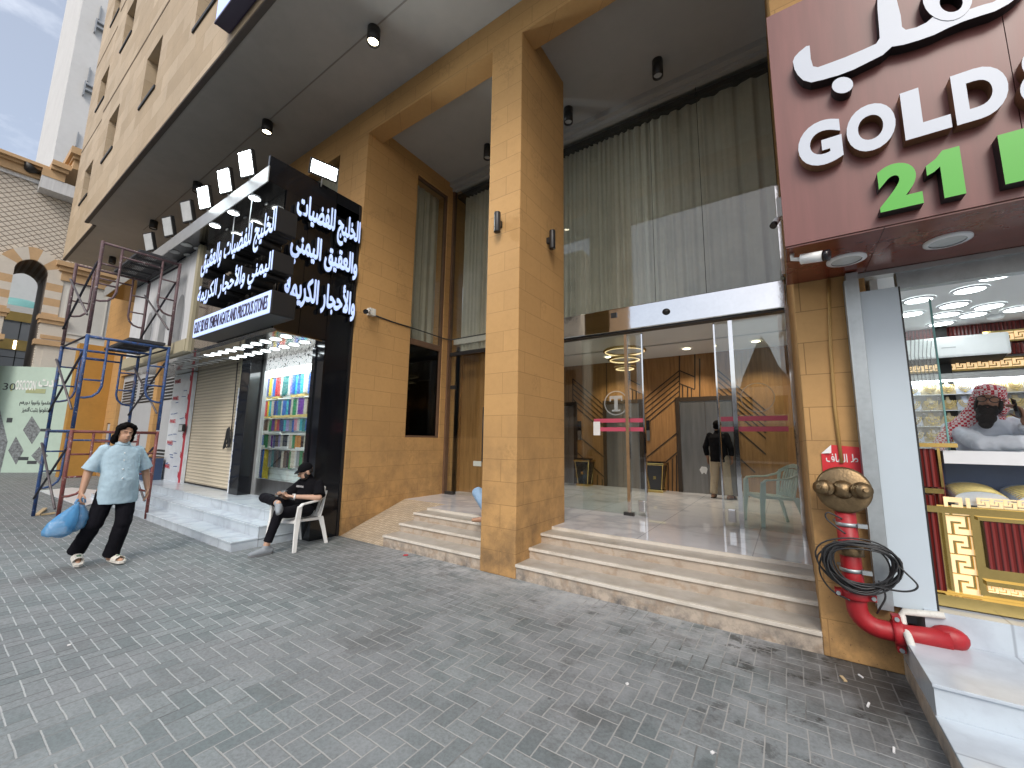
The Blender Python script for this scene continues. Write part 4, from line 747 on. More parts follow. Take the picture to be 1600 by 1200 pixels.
ep = thing('lit_sign', 'lit pale sign panel with dark English lettering under the Arabic lines', 'sign', (-6.9, 2.45, 3.4))
xa, xb = pix(301, 515, 1, yl).x, pix(421, 478, 1, yl).x; za, zb_ = 3.22, 3.56
MB().box(xa, yl+.012, za, xb, YB-.002, zb_, .02).build('sign_box', 'dark', ep); MB().box(xa+.01, yl+.005, za+.01, xb-.01, yl+.03, zb_-.01, .012).build('sign_face', 'sign_white', ep)
letters('GULF SILVER YEMENI AGATE AND PRECIOUS STONES', (xa+.07, yl+.004, za+.07), U, V, xb-xa-.14, zb_-za-.14, .006, MT['purple'], None, .004).build('lettering', None, ep)
sl2 = thing('sign_lettering', 'lit Arabic lettering in three lines on the side wall of the bead shop box', 'sign', (XS, 3.5, 4.5))
U2 = (0, 1, 0)
for body, y0, y1, z0, z1 in (('الخليج للفضيات', 2.93, 4.05, 4.86, 5.42), ('والعقيق اليمني', 2.89, 4.04, 4.25, 4.80), ('والأحجار الكريمة', 2.86, 4.05, 3.60, 4.17)):
    letters(body, (XS+.03, y0, z0), U2, V, y1-y0, z1-z0, .07, 'sign_white', 'dark', .040, True).build('arabic_line', None, sl2)
# floodlights on the fascia
def flood(c, d, w, h, lit, label, wrap=False):
    t = thing('floodlight', label, 'floodlight', c, 0, 'floodlights on the bead shop fascia'); c = Vector(c); d = Vector(d).normalized(); u = d.cross(Vector((0, 0, 1))).normalized(); v = u.cross(d)
    MB().obox(c-d*.03, u*w/2, v*h/2, d*.03).build('housing', 'black_metal', t)
    MB().obox(c+d*.004, u*(w/2-.025), v*(h/2-.025), d*.003).build('lens', 'flood' if lit else 'lens_off', t)
    MB().tube([c-d*.03-v*h*.2, c-d*.04-v*(h*.5+.14)], .013, 8).build('bracket', 'alu', t)
    if lit:
        l = bpy.data.lights.new('flood', 'AREA'); l.energy = 45; l.size = w; l.size_y = h; l.shape = 'RECTANGLE'; l.color = (.93, 1, 1); l.spread = R(150)
        lo = bpy.data.objects.new('bulb', l); C.objects.link(lo); lo.parent = t; lo.location = d*.02; lo.rotation_euler = d.to_track_quat('-Z', 'Y').to_euler()
    return t
for px_, py_, lit, lb in ((383, 266, 1, 'glowing floodlight nearest the corner on the fascia front'), (349, 296, 1, 'glowing floodlight in the middle of the three lit ones on the fascia front'), (317, 319, 1, 'glowing floodlight furthest left of the three lit ones on the fascia front'), (290, 341, 0, 'unlit floodlight next to the glowing three on the fascia'), (260, 368, 0, 'unlit floodlight in the middle of the three dark ones on the fascia'), (231, 386, 0, 'unlit floodlight nearest the scaffold top on the fascia')):
    q = pix(px_, py_, 1, 2.42); flood((q.x, 2.42, 5.86), (.25, -.9, -.25), .30, .40, lit, lb)
q = pix(505, 273, 0, XS+.12); flood((XS+.14, q.y, 5.98), (.9, -.25, -.35), .44, .24, 1, 'glowing floodlight above the side lettering, beside the high window')
# fascia downlights, canopy downlights
def disc(x, y, z, r, lit, label, grp, parent=None):
    t = thing('round_downlight', label, 'downlight', (x, y, z), 0, grp)
    MB().lathe((x, y, z), [(r, 0), (r, -.010), (r*.82, -.013)], 20).build('rim', 'alu', t); MB().lathe((x, y, z-.011), [(r*.82, 0), (0, -.004)], 20).build('lens', lit, t); return t
k = 0
for px_, py_, on_ in ((398, 309, 1), (424, 322, 1), (365, 332, 1), (391, 343, 1), (336, 352, 1), (362, 361, 1), (291, 382, 0), (272, 393, 0), (312, 389, 0), (296, 399, 0)):
    q = pix(px_, py_, 2, 5.40); yy = 2.66 if k in (0, 2, 4, 6, 7) else 2.93
    disc(q.x, min(q.y, 2.76) if False else q.y, 5.398, .10, 'lamp' if on_ else 'lens_off', ('lit' if on_ else 'unlit')+f' round downlight under the fascia slab, {ORD[k]} counted from the shop corner', 'downlights under the bead shop fascia'); k += 1
for row, yy, nm in ((0, 3.10, 'outer'), (1, 3.46, 'inner')):
    for i in range(17):
        x = -6.42-.33*i-row*.12; lit = i < (10 if row == 0 else 9)
        disc(x, yy, 3.164 if x > -9.3 else 3.184, .10, 'lamp' if lit else 'lens_off', ('lit' if lit else 'unlit')+f' round downlight under the canopy, {nm} row, {ORD[i]} from the shop corner', 'downlights under the bead shop canopy')
# marble steps
ms = thing('marble_steps', 'three glossy white marble steps up to the bead shop platform', 'steps', (-9.5, 3.2, 0))
for k, (y, z, xr_, xl_) in enumerate(((2.66, .13, -6.48, -14.4), (3.0, .29, -6.48, -14.2), (3.26, PF, -6.48, -14.2))):
    MB().box(xl_, y, (0, .10, .26)[k], xr_, 4.05, z-.022).build('riser', 'white_marble', ms); MB().box(xl_-.01, y-.012, z-.022, xr_+.008, 4.05, z, .004).build('tread', 'white_marble', ms)
# bead strands
COL = dict(turquoise=(.03,.42,.50), purple=(.16,.03,.30), red=(.55,.02,.03), navy=(.02,.04,.22), amber=(.62,.26,.03), black=(.015,.015,.02), brown=(.10,.045,.025), green=(.03,.25,.09), blue=(.03,.14,.50), white=(.62,.62,.60), yellow=(.65,.50,.03), pink=(.55,.22,.28), teal=(.02,.20,.20), grey=(.28,.29,.31), pearl=(.55,.50,.42), lilac=(.33,.26,.55))
CM = {k: M('beads_'+k, v, .25, .35, 30, spec=.7) for k, v in COL.items()}
def strand_mesh(n, nb, L, r):
    mb = MB()
    for s_ in range(n):
        prof = []
        for b in range(nb):
            for a in (0.1, .5, .9): prof.append((r*(.45+.55*math.sin(math.pi*a)), -L*(b+a)/nb))
        mb.lathe(((s_-(n-1)/2)*r*1.9, 0.0, 0), prof, 6)
    return mb
MID = None
rows = [(588, 613, 27, 'top', ['grey','brown','purple','navy','yellow','pearl','blue','red','red','white','teal','teal','white','lilac','blue','turquoise','blue','turquoise','white','pearl','blue','teal','brown','amber']),
        (624, 646, 27, 'second', ['grey','brown','white','red','yellow','turquoise','pearl','navy','blue','teal','white','blue','turquoise','navy','pearl','green','white','purple','purple','pearl','brown','lilac','turquoise','blue']),
        (655, 671, 27, 'third', ['turquoise','blue','white','brown','brown','pearl','green','purple','amber','red','navy','navy','turquoise','lilac','grey','blue','pink','white','turquoise','teal','blue','purple','grey','pearl']),
        (680, 698, 27, 'fourth', ['blue','turquoise','teal','blue','green','green','white','purple','navy','brown','lilac','pearl','black','black','white','pearl','green','amber','amber','black','pearl','brown','teal','grey']),
        (704, 728, 27, 'fifth', ['amber','amber','white','navy','blue','yellow','yellow','grey','teal','black','brown','black','pearl','brown','black','green','pearl','white','grey','green','brown','pearl','teal','grey'])]
xL, xR = pix(404, 640, 1, YW-.06).x, pix(497, 640, 1, YW-.06).x
for y0, y1, n_, nm, cols in rows:
    zt = pix(450, y0, 1, YW-.06).z; zb = pix(450, y1, 1, YW-.06).z; N = len(cols); stp = (xR-xL)/N
    proto = None
    for i, cn_ in enumerate(cols):
        long_ = nm == 'fifth' and i < 7
        if proto is None or (nm == 'fifth' and i == 7):
            o = strand_mesh(3, 12, (zt-zb)*(2.05 if long_ else 1.17), stp*.185).build('bead_strand', CM[cn_]); proto = o
        else: o = proto.copy(); C.objects.link(o)
        o.location = (xL+stp*(i+.5), YW-.06+random.uniform(-.01, .01), zt+random.uniform(-.02, .02)); o.rotation_euler = (0, random.uniform(-.03, .03), random.uniform(-.3, .3))
        o.material_slots[0].link = 'OBJECT'; o.material_slots[0].material = CM[cn_]
        tag(o, f'{cn_} bead strand on the {nm} row of the bead shop window, {ORD[i]} from the left', 'beads', 'bead strands in the shop window')
    rl = thing('display_rail', f'white display rail with small boxes above the {nm} row of beads', 'shelf', ((xL+xR)/2, YW-.06, zt+.03), 0, 'rails of the bead display')
    MB().box(xL, YW-.09, zt+.01, xR, YW-.001, zt+.035).build('rail', 'white_plastic', rl)
    bx = MB(); rr_ = random.Random(int(y0))
    x = xL+.05
    while x < xR-.4:
        w = rr_.uniform(.1, .3)
        if rr_.random() < .6: bx.box(x, YW-.10, zt+.036, x+w, YW-.02, zt+.036+rr_.uniform(.03, .06))
        x += w+.02
    bx.build('box', 'jewel' if nm in ('second', 'third') else 'white', rl)
# ================================================================== LOUVRED DOORS, FAR LEFT
def louver_door(x0, x1, label, handle):
    t = thing('service_door', label, 'door', ((x0+x1)/2, YF+.1, .1), 0, 'grey louvred service doors'); m = (x0+x1)/2
    for a, b in ((x0+.03, m-.01), (m+.01, x1-.03)):
        lf = MB().box(a, YF+.10, .12, b, YF+.14, 3.73).build('leaf', 'louvre', t); lv = MB()
        for za, zb in ((.4, 1.2), (2.65, 3.55)):
            z = za
            while z < zb: lv.box(a+.18, YF+.088, z, b-.18, YF+.099, z+.055); z += .1
        lv.build('louvre', 'dark', lf)
    if handle:
        hh = MB(); hh.tube([(m+.1, YF+.1, 1.5), (m+.1, YF+.02, 1.5), (m+.1, YF+.02, 1.95), (m+.1, YF+.1, 1.95)], .02, 8); hh.box(m-.05, YF+.07, 1.3, m+.2, YF+.1, 1.36); hh.build('handle', 'galv', t)
louver_door(-20.6, -16.6, 'wide grey louvred double door left, behind the scaffold', False); louver_door(-16.25, -13.6, 'grey louvred double door with a long handle, next to the white film panel', True)
t = thing('electric_box', 'small grey cabinet door by the mustard pier', 'cabinet', (-21.35, YF, .1)); MB().box(-21.58, YF+.03, .12, -21.12, YF+.1, 1.98, .01).build('door', 'louvre', t); MB().box(-21.2, YF+.01, 1.1, -21.16, YF+.03, 1.2).build('handle', 'galv', t)
t = thing('dome_camera', 'white dome camera on the wall above the louvred doors', 'camera', (-16.4, YF, 3.9), 0); MB().sphere((-16.4, 4.02, 3.88), .11).build('dome', 'phone', t); MB().box(-16.55, 4.0, 3.9, -16.25, YF, 4.06, .03).build('base', 'white_plastic', t)
t = thing('carton', 'navy printed cardboard carton standing by the white film panel', 'box', (-13.9, 3.3, PF)); MB().box(-14.15, 3.35, PF, -13.35, 3.7, 1.0).build('body', 'carton', t); f = MB(); f.add([(-14.15,3.35,1.0),(-13.35,3.35,1.0),(-13.35,3.5,1.14),(-14.15,3.5,1.12)], [(0,1,2,3)]); f.box(-14.15,3.5,1.0,-13.35,3.7,1.005); f.build('flap', 'card', t); f = MB()
for k in range(5): f.box(-14.1, 3.344, .6+k*.05, -13.75+.05*(k % 3), 3.349, .615+k*.05)
f.bar((-13.95, 3.346, .75), (-13.5, 3.346, .98), .012, .004, (0, 1, 0)); f.build('print', 'film_blue', t)
mp_ = MB(); mp_.prism([(-22.0, 3.13, 0), (-22.0, YF, 0), (-22.0, YF, 5.0), (-22.0, 3.13, 5.0)], (-.5, 0, 0)); tag(mp_.build('pier', 'mustard'), 'plain mustard pier standing out from the wall behind the scaffold', 'pier')
# hoarding
hp = thing('hoarding', 'mint green printed hoarding across the street end, lettered in white', 'hoarding', (-25.5, 1.8, 0)); ha, hb = Vector((-28.2, -0.1, 0)), Vector((-24.6, 3.6, 0)); hd_ = (hb-ha).normalized(); hn = Vector((hd_.y, -hd_.x, 0))
MB().prism([ha, hb, hb+Vector((0, 0, 4.33)), ha+Vector((0, 0, 4.25))], -hn*.1).build('board', 'hoard', hp)
def hpix(x, y):
    d = rx*((x-800)/628.25)-up*((y-600)/628.25)+fw; o = Vector((0, 0, CAMZ)); tt = (ha-o).dot(hn)/d.dot(hn); return o+d*tt+hn*.004
def hrect(mb, x0, y0, x1, y1):
    a, c = hpix(x0, y1), hpix(x1, y0); mb.prism([a, Vector((c.x, c.y, a.z)), c, Vector((a.x, a.y, c.z))], hn*.004)
ht = MB(); a = hpix(23, 609); b = hpix(58, 595); letters('OSCCON', a, hd_, V, (Vector((b.x, b.y, 0))-Vector((a.x, a.y, 0))).length, b.z-a.z, .006, 'hoard_txt', None, .03, mb=ht)
a = hpix(60, 604); b = hpix(96, 592); letters('اكدت', a, hd_, V, (Vector((b.x, b.y, 0))-Vector((a.x, a.y, 0))).length, .42, .006, 'hoard_txt', None, .03, True, mb=ht); ht.build('white_lettering', None, hp)
hi = MB(); a = hpix(4, 609); letters('30', a, hd_, V, .42, .28, .006, 'ink', None, .0, mb=hi)
for (x0, x1, yy, body) in ((30, 82, 634, 'تعقموا وانووا دورهم'), (34, 75, 645, 'تطوعوا بتثبت التميز')):
    a = hpix(x0, yy); b = hpix(x1, yy-8); letters(body, a, hd_, V, (Vector((b.x, b.y, 0))-Vector((a.x, a.y, 0))).length, .24, .006, 'ink', None, .01, True, mb=hi)
for r_ in ((10, 653, 20, 660), (28, 714, 45, 719), (42, 720, 58, 725), (63, 670, 80, 674)): hrect(hi, *r_)
hi.build('dark_lettering', None, hp)
for r_ in ((40, 608, 72, 614), (16, 600, 21, 611)): ho = MB(); hrect(ho, *r_); ho.build('olive_bar', 'olive_print', hp)
for (cx, cy, w, h_) in ((50, 672, 14, 22), (25, 704, 12, 22), (62, 712, 13, 14), (0, 690, 12, 50)):
    P4 = [hpix(cx-w, cy), hpix(cx, cy+h_), hpix(cx+w, cy), hpix(cx, cy-h_)]; MB().prism(P4, hn*.003).build('picture', 'photo', hp)
# ================================================================== SCAFFOLD
sc = thing('scaffold', 'three-tier tube scaffold tower, blue and rusty red legs, in front of the louvred doors', 'scaffold', (-11.07, 2.08, 0))
A, B, Cc, D = Vector((-12.0, 1.47, 0)), Vector((-10.145, 1.52, 0)), Vector((-10.14, 2.66, 0)), Vector((-11.92, 2.62, 0))
def frame(P, Q, z0, z1, mp, mq):
    r = .027; zz = Vector((0, 0, 1)); d = (Q-P).normalized(); L = (Q-P).length; mb = MB().use(mp)
    mb.tube([P+zz*z0, P+zz*z1], r, 10); mb.use(mq); mb.tube([Q+zz*z0, Q+zz*z1], r, 10); mb.tube([P+zz*(z1-.03), Q+zz*(z1-.03)], r*.9, 10)
    for O, dr, m in ((P, d, mp), (Q, -d, mq)):
        mb.use(m); a = O+dr*.27; bot = z1-1.12
        mb.tube([a+zz*(z1-.05), a+zz*(bot+.22), O+dr*.24+zz*(bot+.11), O+dr*.17+zz*(bot+.03), O+dr*.08+zz*bot, O+zz*bot], r*.72, 8)
        for k in (.42, .80): mb.tube([O+zz*(z1-k), a+zz*(z1-k)], r*.6, 8)
    mb.use(mp); mb.tube([P+d*.27+zz*(z1-.2), Q-d*.27+zz*(z1-.2)], r*.7, 8)
    return mb.build('end_frame', None, sc)
for z0, z1, mats in ((0, 1.66, (('scaf_blue', 'scaf_blue'), ('scaf_red', 'scaf_red'))), (1.66, 3.34, (('scaf_blue', 'scaf_blue'), ('scaf_blue', 'scaf_blue'))), (3.34, 5.1, (('scaf_dark', 'scaf_dark'), ('scaf_dark', 'scaf_dark')))):
    frame(A, D, z0+.02, z1, *mats[0]); frame(B, Cc, z0+.02, z1, *mats[1])
    for P, Q in ((A, B), (D, Cc)):
        br = MB(); br.tube([P+Vector((0, -.03, z0+.35)), Q+Vector((0, -.03, z0+1.35))], .018, 8); br.build('cross_brace', 'brace', sc)
        br = MB(); br.tube([P+Vector((0, -.05, z0+1.4)), Q+Vector((0, -.05, z0+.35))], .018, 8); br.build('cross_brace', 'brace_grey', sc)
    MB().tube([D+Vector((0, 0, z1-.04)), Cc+Vector((0, 0, z1-.04))], .018, 8).build('tie_tube', 'brace', sc); 
    if z1 < 5: MB().tube([A+Vector((0, 0, z1-.02)), B+Vector((0, 0, z1-.02))], .018, 8).build('tie_tube', 'scaf_blue' if z1 < 2 else 'brace', sc)
def deck(y0, y1, z, x0=-11.95, x1=-10.14):
    t = thing('deck_board', 'dark mesh deck laid across the '+('top' if z > 4 else 'middle')+' tier of the scaffold', 'platform', ((x0+x1)/2, (y0+y1)/2, z)); f = MB()
    f.box(x0, y0, z, x1, y0+.05, z+.05).box(x0, y1-.05, z, x1, y1, z+.05).box(x0, y0+.05, z, x0+.05, y1-.05, z+.05).box(x1-.05, y0+.05, z, x1, y1-.05, z+.05)
    for k in (1, 2, 3): xx = x0+(x1-x0)*k/4; f.box(xx-.02, y0+.05, z, xx+.02, y1-.05, z+.04)
    f.build('frame', 'mesh_deck', t); m = MB(); n = 44
    for i in range(1, n): xx = x0+.05+(x1-x0-.1)*i/n; m.box(xx-.005, y0+.05, z+.042, xx+.005, y1-.05, z+.048)
    for j in range(1, 18): yy = y0+.05+(y1-y0-.1)*j/18; m.box(x0+.05, yy-.005, z+.049, x1-.05, yy+.005, z+.054)
    m.build('mesh', 'mesh_deck', t)
deck(2.02, 2.60, 5.10); deck(2.06, 2.60, 3.36)
pb = MB(); q = [pix(62, 768, 2, 0), pix(112, 763, 2, 0), pix(200, 772, 2, 0), pix(128, 793, 2, 0)]
pb.prism([v+Vector((0, 0, .006)) for v in q], (0, 0, .02)); tag(pb.build('board', 'film'), 'white printed board lying flat on the pavement under the scaffold', 'board')
for (a, b, lb) in (((58, 806), (70, 797), 'short raw timber offcut lying against the blue scaffold foot'), ((64, 806), (86, 804), 'longer raw timber offcut lying flat between the scaffold feet')):
    P, Q = pix(*a, 2, 0), pix(*b, 2, 0); tm = MB(); tm.bar(P+Vector((0, 0, .02)), Q+Vector((0, 0, .035)), .06, .03); tag(tm.build('timber_offcut', 'timber'), lb, 'timber')
# ================================================================== ARCHED STONE BUILDING AND TOWER
XA = -26.0
ab = thing('arched_building', 'cream lattice stone building with a striped pointed arch at the street end', 'building', (XA, 1.5, 0))
def P26(x, y, X=XA): return pix(x, y, 0, X)
arc_c = P26(42, 450); ax0, ax1 = P26(12, 470).y, P26(73, 440).y; acy = (ax0+ax1)/2; aw = (ax1-ax0)/2; zsp = 8.33
def archpts(r, n=14, peak=.12):
    out = []
    for i in range(n+1):
        t = math.pi*i/n; out.append((acy-r*math.cos(t), zsp+r*math.sin(t)*(1+peak*(1-abs(math.cos(t))))))
    return out
ztop = 12.35; zb0 = 4.2
inn = archpts(aw); y0w, y1w = -9.0, 4.4
wl = MB()
def XY(y, z, d=0): return (XA-d, y, z)
# wall pieces around the opening
wl.quad(XY(y0w, zb0), XY(acy-aw, zb0), XY(acy-aw, ztop), XY(y0w, ztop)); wl.quad(XY(acy+aw, zb0), XY(y1w, zb0), XY(y1w, ztop), XY(acy+aw, ztop))
for (a, b), (c, d) in zip(inn, inn[1:]): wl.quad(XY(a, b), XY(c, d), XY(c, ztop), XY(a, ztop))
wl.build('lattice_wall', 'lattice', ab)
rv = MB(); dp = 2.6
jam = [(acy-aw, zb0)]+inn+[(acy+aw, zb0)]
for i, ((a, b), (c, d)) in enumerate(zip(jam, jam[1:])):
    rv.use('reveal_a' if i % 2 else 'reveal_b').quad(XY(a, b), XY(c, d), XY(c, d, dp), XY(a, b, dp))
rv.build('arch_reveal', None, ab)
vo = MB(); outr = archpts(aw+.48)
for i, ((a, b), (c, d), (e, f), (g, h)) in enumerate(zip(inn, inn[1:], outr, outr[1:])):
    vo.use('arch_tan' if (i//2) % 2 else 'arch_cream').prism([XY(a, b, -.005), XY(c, d, -.005), XY(g, h, -.005), XY(e, f, -.005)], (.12, 0, 0))
for sgn in (-1, 1):
    z = zsp; k = 0
    while z > 6.6:
        ya, yb = acy+sgn*aw, acy+sgn*(aw+.47); vo.use('arch_cream' if k % 2 == 0 else 'arch_tan').box(XA+.005, ya, z-.33, XA+.125, yb, z); z -= .33; k += 1
vo.build('voussoirs', None, ab)
cpt = MB()
for sgn in (-1, 1):
    ya, yb = acy+sgn*(aw-.08), acy+sgn*(aw+.70)
    cpt.use('arch_tan').box(XA-.3, ya, 6.38, XA+.30, yb, 6.56).box(XA-.25, ya+sgn*.05, 6.22, XA+.24, yb, 6.379).use('arch_cream').box(XA-.3, ya+sgn*.1, 5.5, XA+.18, yb, 6.219).use('arch_tan').box(XA-.3, ya, 5.28, XA+.28, yb, 5.499).use('arch_cream').box(XA-.25, ya+sgn*.1, 2.5, XA+.16, yb, 5.279)
cpt.build('capital', None, ab)
co = MB().use('arch_tan')
zc = 12.35
co.box(XA-1.2, y0w, zc-.0, XA+.25, 1.7, zc+.32).box(XA-1.2, y0w, zc+.321, XA+.40, 1.78, zc+.42).box(XA-1.2, y0w, zc+.421, XA+.55, 1.9, zc+.56)
co.box(XA-1.2, 1.701, zc+.05, XA+.7, 2.35, zc+.40).box(XA-1.2, 1.901, zc+.561, XA+.95, 2.45, zc+.78).box(XA-1.2, 1.901, zc+.41, XA+.85, 2.4, zc+.56)
co.box(XA-1.2, 2.451, zc+.6, XA+1.2, 4.4, zc+1.0).box(XA-1.2, 2.4, zc+1.001, XA+1.35, 4.4, zc+1.15).box(XA-1.2, 2.3, zc+1.151, XA+1.5, 4.4, zc+1.45)
co.build('cornice', None, ab)
gs = MB(); gs.box(XA, y0w, zc-.16, XA+.1, 1.7, zc-.001); gs.box(XA+.0, 1.701, zc-.5, XA+.68, 4.4, zc+.049).build('grey_soffit', 'pale_panel', ab)
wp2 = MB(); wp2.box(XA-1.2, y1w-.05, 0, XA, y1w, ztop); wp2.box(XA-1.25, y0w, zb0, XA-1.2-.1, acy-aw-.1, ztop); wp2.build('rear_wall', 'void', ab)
# pale pier with cornice
XP = -25.9
SCP = lambda z: 1.6+(z-1.6)*25.9/24
pr = thing('stone_pier', 'pale panelled stone pier with a tan moulded cornice, right of the striped arch', 'pier', (XP, 3.4, 0)); ya, yb = P26(97, 440, XP).y, P26(184, 440, XP).y
ps = MB(); ps.box(XP-1.9, ya, 0, XP, yb, SCP(7.75)); ps.build('shaft', 'arch_white', pr); pm = MB()
for q_ in ((ya+.22, 5.6, ya+.26, 7.45), (yb-.26, 5.6, yb-.22, 7.45), (ya+.261, 5.6, yb-.261, 5.64), (ya+.261, 5.1, yb-.1, 5.16)): pm.box(XP, q_[0], SCP(q_[1]), XP+.04, q_[2], SCP(q_[3]))
pm.build('moulding', 'arch_white', pr)
pc = MB().use('arch_tan'); pc.box(XP-1.95, ya-.06, 8.237, XP+.08, yb, 8.63).box(XP-1.95, ya-.16, 8.631, XP+.18, yb, 8.83).box(XP-1.95, ya-.26, 8.831, XP+.3, yb, 9.03); pc.build('cornice', None, pr)
bk = MB().use('arch_tan'); bk.box(XP-1.9, ya-.35, 5.57, XP+.12, ya+.7, 5.72).use('arch_cream').box(XP-1.9, ya-.2, 2.5, XP+.085, yb, 5.569); bk.build('bracket_block', None, pr)
# grey panelled wall with gold band and teal dome behind the arch
gw = thing('grey_shopfront', 'grey panelled wall with a lit gold band behind the striped arch', 'building', (-31, 1, 0))
GZ = [pix(40, yy, 0, -31).z for yy in (490, 504, 533, 549)]
MB().box(-31.4, -9, 0, -31, 9, GZ[1]).build('panel_wall', 'grey_acp', gw); g2 = MB(); g2.box(-31, -9, GZ[3], -30.97, 9, GZ[2]); g2.box(-31.4, -9, GZ[1], -30.95, 9, GZ[0]); g2.build('gold_band', 'gold_band', gw)
jn = MB()
for y in (-1.2, .9, 2.3, 4.6): jn.box(-30.999, y, 0, -30.992, y+.03, GZ[1])
for z in (4.3, 5.2): jn.box(-30.999, -9, z, -30.993, 9, z+.025)
jn.build('panel_joint', 'dark', gw); wl_ = MB(); wl_.box(-30.969, 2.2, GZ[3]+.05, -30.96, 2.28, GZ[2]-.05); wl_.build('lamp', 'warm', gw)
bb = thing('white_building', 'white rendered building with a teal dome behind the striped arch', 'building', (-40, 2, 0)); MB().box(-44, -1.5, 0, -39.4, 12, 17.0).build('wall', 'tower', bb)
DZ = pix(38, 490, 0, -37.5).z
MB().lathe((-37.5, 2.6, DZ), [(1.5*math.cos(t), .8*math.sin(t)) for t in [i*math.pi/16 for i in range(9)]], 24).build('dome', 'teal', bb); MB().box(-39.38, 0, DZ-.9, -35.5, 5, DZ).build('parapet', 'arch_white', bb)
tw = thing('tower_block', 'tall plain white tower behind the beige hotel facade', 'tower', (-41, 8, 0)); y0t = 3.02
tb2 = MB(); tb2.box(-52, y0t, 0, -40, 22, 62); tb2.build('wall', 'tower', tw); fin = MB()
for z in [20.6+5.15*k for k in range(9)]:
    fin.box(-40, y0t+.86, z+.9, -39.85, y0t+.92, z+2.0); 
    fin.box(-40, y0t+.75, z-.35, -39.7, y0t+.82, z+.75); fin.box(-40, y0t+.821, z+.55, -39.75, 22, z+.64); fin.box(-40, y0t+.821, z+.10, -39.7, 22, z+.24)
fin.build('shading_fin', 'grey_acp', tw)
q = pix(40, 268, 0, XA); cn2 = MB(); cn2.lathe((XA+.3, q.y, q.z-.1), [(.0, 0), (.1, .02), (.3, .28), (.25, .3), (0, .24)], 16, (.2, .5, .85)); tag(cn2.build('satellite_dish', 'dark'), 'small dark dish standing on the tan cornice against the sky', 'dish')
# blue sign above the overhang
bs = thing('upper_sign', 'pale blue lit sign box with a dark purple edge high on the facade', 'sign', (-5, 2, 9)); MB().box(-6.98, 1.86, 8.02, 3, 1.875, 10.5).build('sign_face', 'sign_blue', bs); MB().box(-7.0, 1.876, 7.99, 3, 2.06, 10.55).build('sign_case', 'purple', bs); MB().box(-7.0, 1.85, 7.98, 3, 1.8755, 8.019).build('edge', 'purple', bs)
# ================================================================== GOLD SHOP (right)
gsn = thing('shop_sign', 'maroon shop sign box with white and green raised lettering reading GOLD and 21', 'sign', (1.6, 3.3, 2.98)); YS = 3.30
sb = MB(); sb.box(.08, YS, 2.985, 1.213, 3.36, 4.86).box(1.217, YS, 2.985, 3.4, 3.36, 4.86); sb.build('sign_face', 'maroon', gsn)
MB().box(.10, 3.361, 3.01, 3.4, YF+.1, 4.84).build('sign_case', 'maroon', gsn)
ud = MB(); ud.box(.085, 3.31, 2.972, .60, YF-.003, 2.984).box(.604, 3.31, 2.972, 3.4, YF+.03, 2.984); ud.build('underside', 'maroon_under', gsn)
dl = .075
def sp(x, y): return pix(x, y, 1, YS-dl)
def spx(cx, cy): q = pix(1180+cx/2.857, cy/2.857, 1, YS-dl); return Vector((q.x, YS, q.z))
mbg = MB()
for chx, c0, c1, cy in (('G', 190, 390, 645), ('O', 406, 632, 580), ('L', 658, 874, 520), ('D', 884, 1141, 440), ('&', 1178, 1440, 380)):
    xa_, xb_ = spx(c0, cy).x, spx(c1, cy).x; letters(chx, (xa_, YS, 3.475), U, V, xb_-xa_, .325, dl, 'letter_white', 'letter_edge', .05 if chx != 'L' else .062, mb=mbg, res=6)
mbg.build('latin_line', None, gsn); mbg = MB()
xa_, xb_ = spx(548, 850).x, spx(746, 850).x; letters('2', (xa_, YS, 3.045), U, V, xb_-xa_, .30, dl, 'letter_green', 'dark', .055, mb=mbg, res=6)
xa_, xb_ = spx(768, 790).x, spx(932, 790).x; w_ = xb_-xa_
def flat(poly, face, side, mb):
    n = len(poly); P_ = [Vector((p[0], YS, p[1])) for p in poly]; k_ = Vector((0, -dl, 0))
    for t3 in tess(P_): mb.use(face).add([P_[i]+k_ for i in t3], [(0, 1, 2)])
    for i in range(n): a_, b_ = P_[i], P_[(i+1) % n]; mb.use(side).add([a_, b_, b_+k_, a_+k_], [(0, 1, 2, 3)])
flat([(xa_+w_*u, 3.045+.30*v) for u, v in ((.40, 0), (1, 0), (1, 1), (.52, 1), (.30, .86), (0, .76), (0, .55), (.22, .60), (.40, .68))], 'letter_green', 'dark', mbg)
xa_ = spx(1100, 720).x; flat([(xa_+.36*u, 3.045+.30*v) for u, v in ((0, 0), (.30, 0), (.30, .26), (.42, .40), (.66, 0), (1.02, 0), (.63, .60), (1, 1), (.62, 1), (.30, .60), (.30, 1), (0, 1))], 'letter_green', 'dark', mbg)
mbg.build('green_line', None, gsn)
# Arabic word traced as strokes on the sign plane: the long ba with its dot, the ha and dhal
def outline(pts): return [spx(*p) for p in pts]
ba = outline([(243,203),(228,206),(196,232),(176,254),(168,275),(176,310),(190,335),(214,358),(250,368),(300,356),(375,335),(440,310),(510,275),(570,245),(610,208),(660,200),(730,180),(800,155),(860,125),(930,95),(1000,72),(1070,50),(1130,18),(1180,-20),(1230,-70),(1262,-120),(1180,-118),(1150,-70),(1110,-20),(1060,10),(1020,20),(960,40),(900,58),(840,60),(800,70),(765,100),(720,122),(672,133),(655,120),(650,70),(632,0),(626,-60),(545,-30),(546,40),(552,110),(556,170),(540,195),(480,222),(400,256),(330,282),(280,300),(258,296),(248,262)])
ha_o = outline([(770,100),(750,60),(744,20),(752,-20),(775,-60),(820,-95),(875,-105),(930,-85),(965,-40),(968,10),(950,45),(900,58),(840,60),(800,75)])
am = MB().use('letter_white')
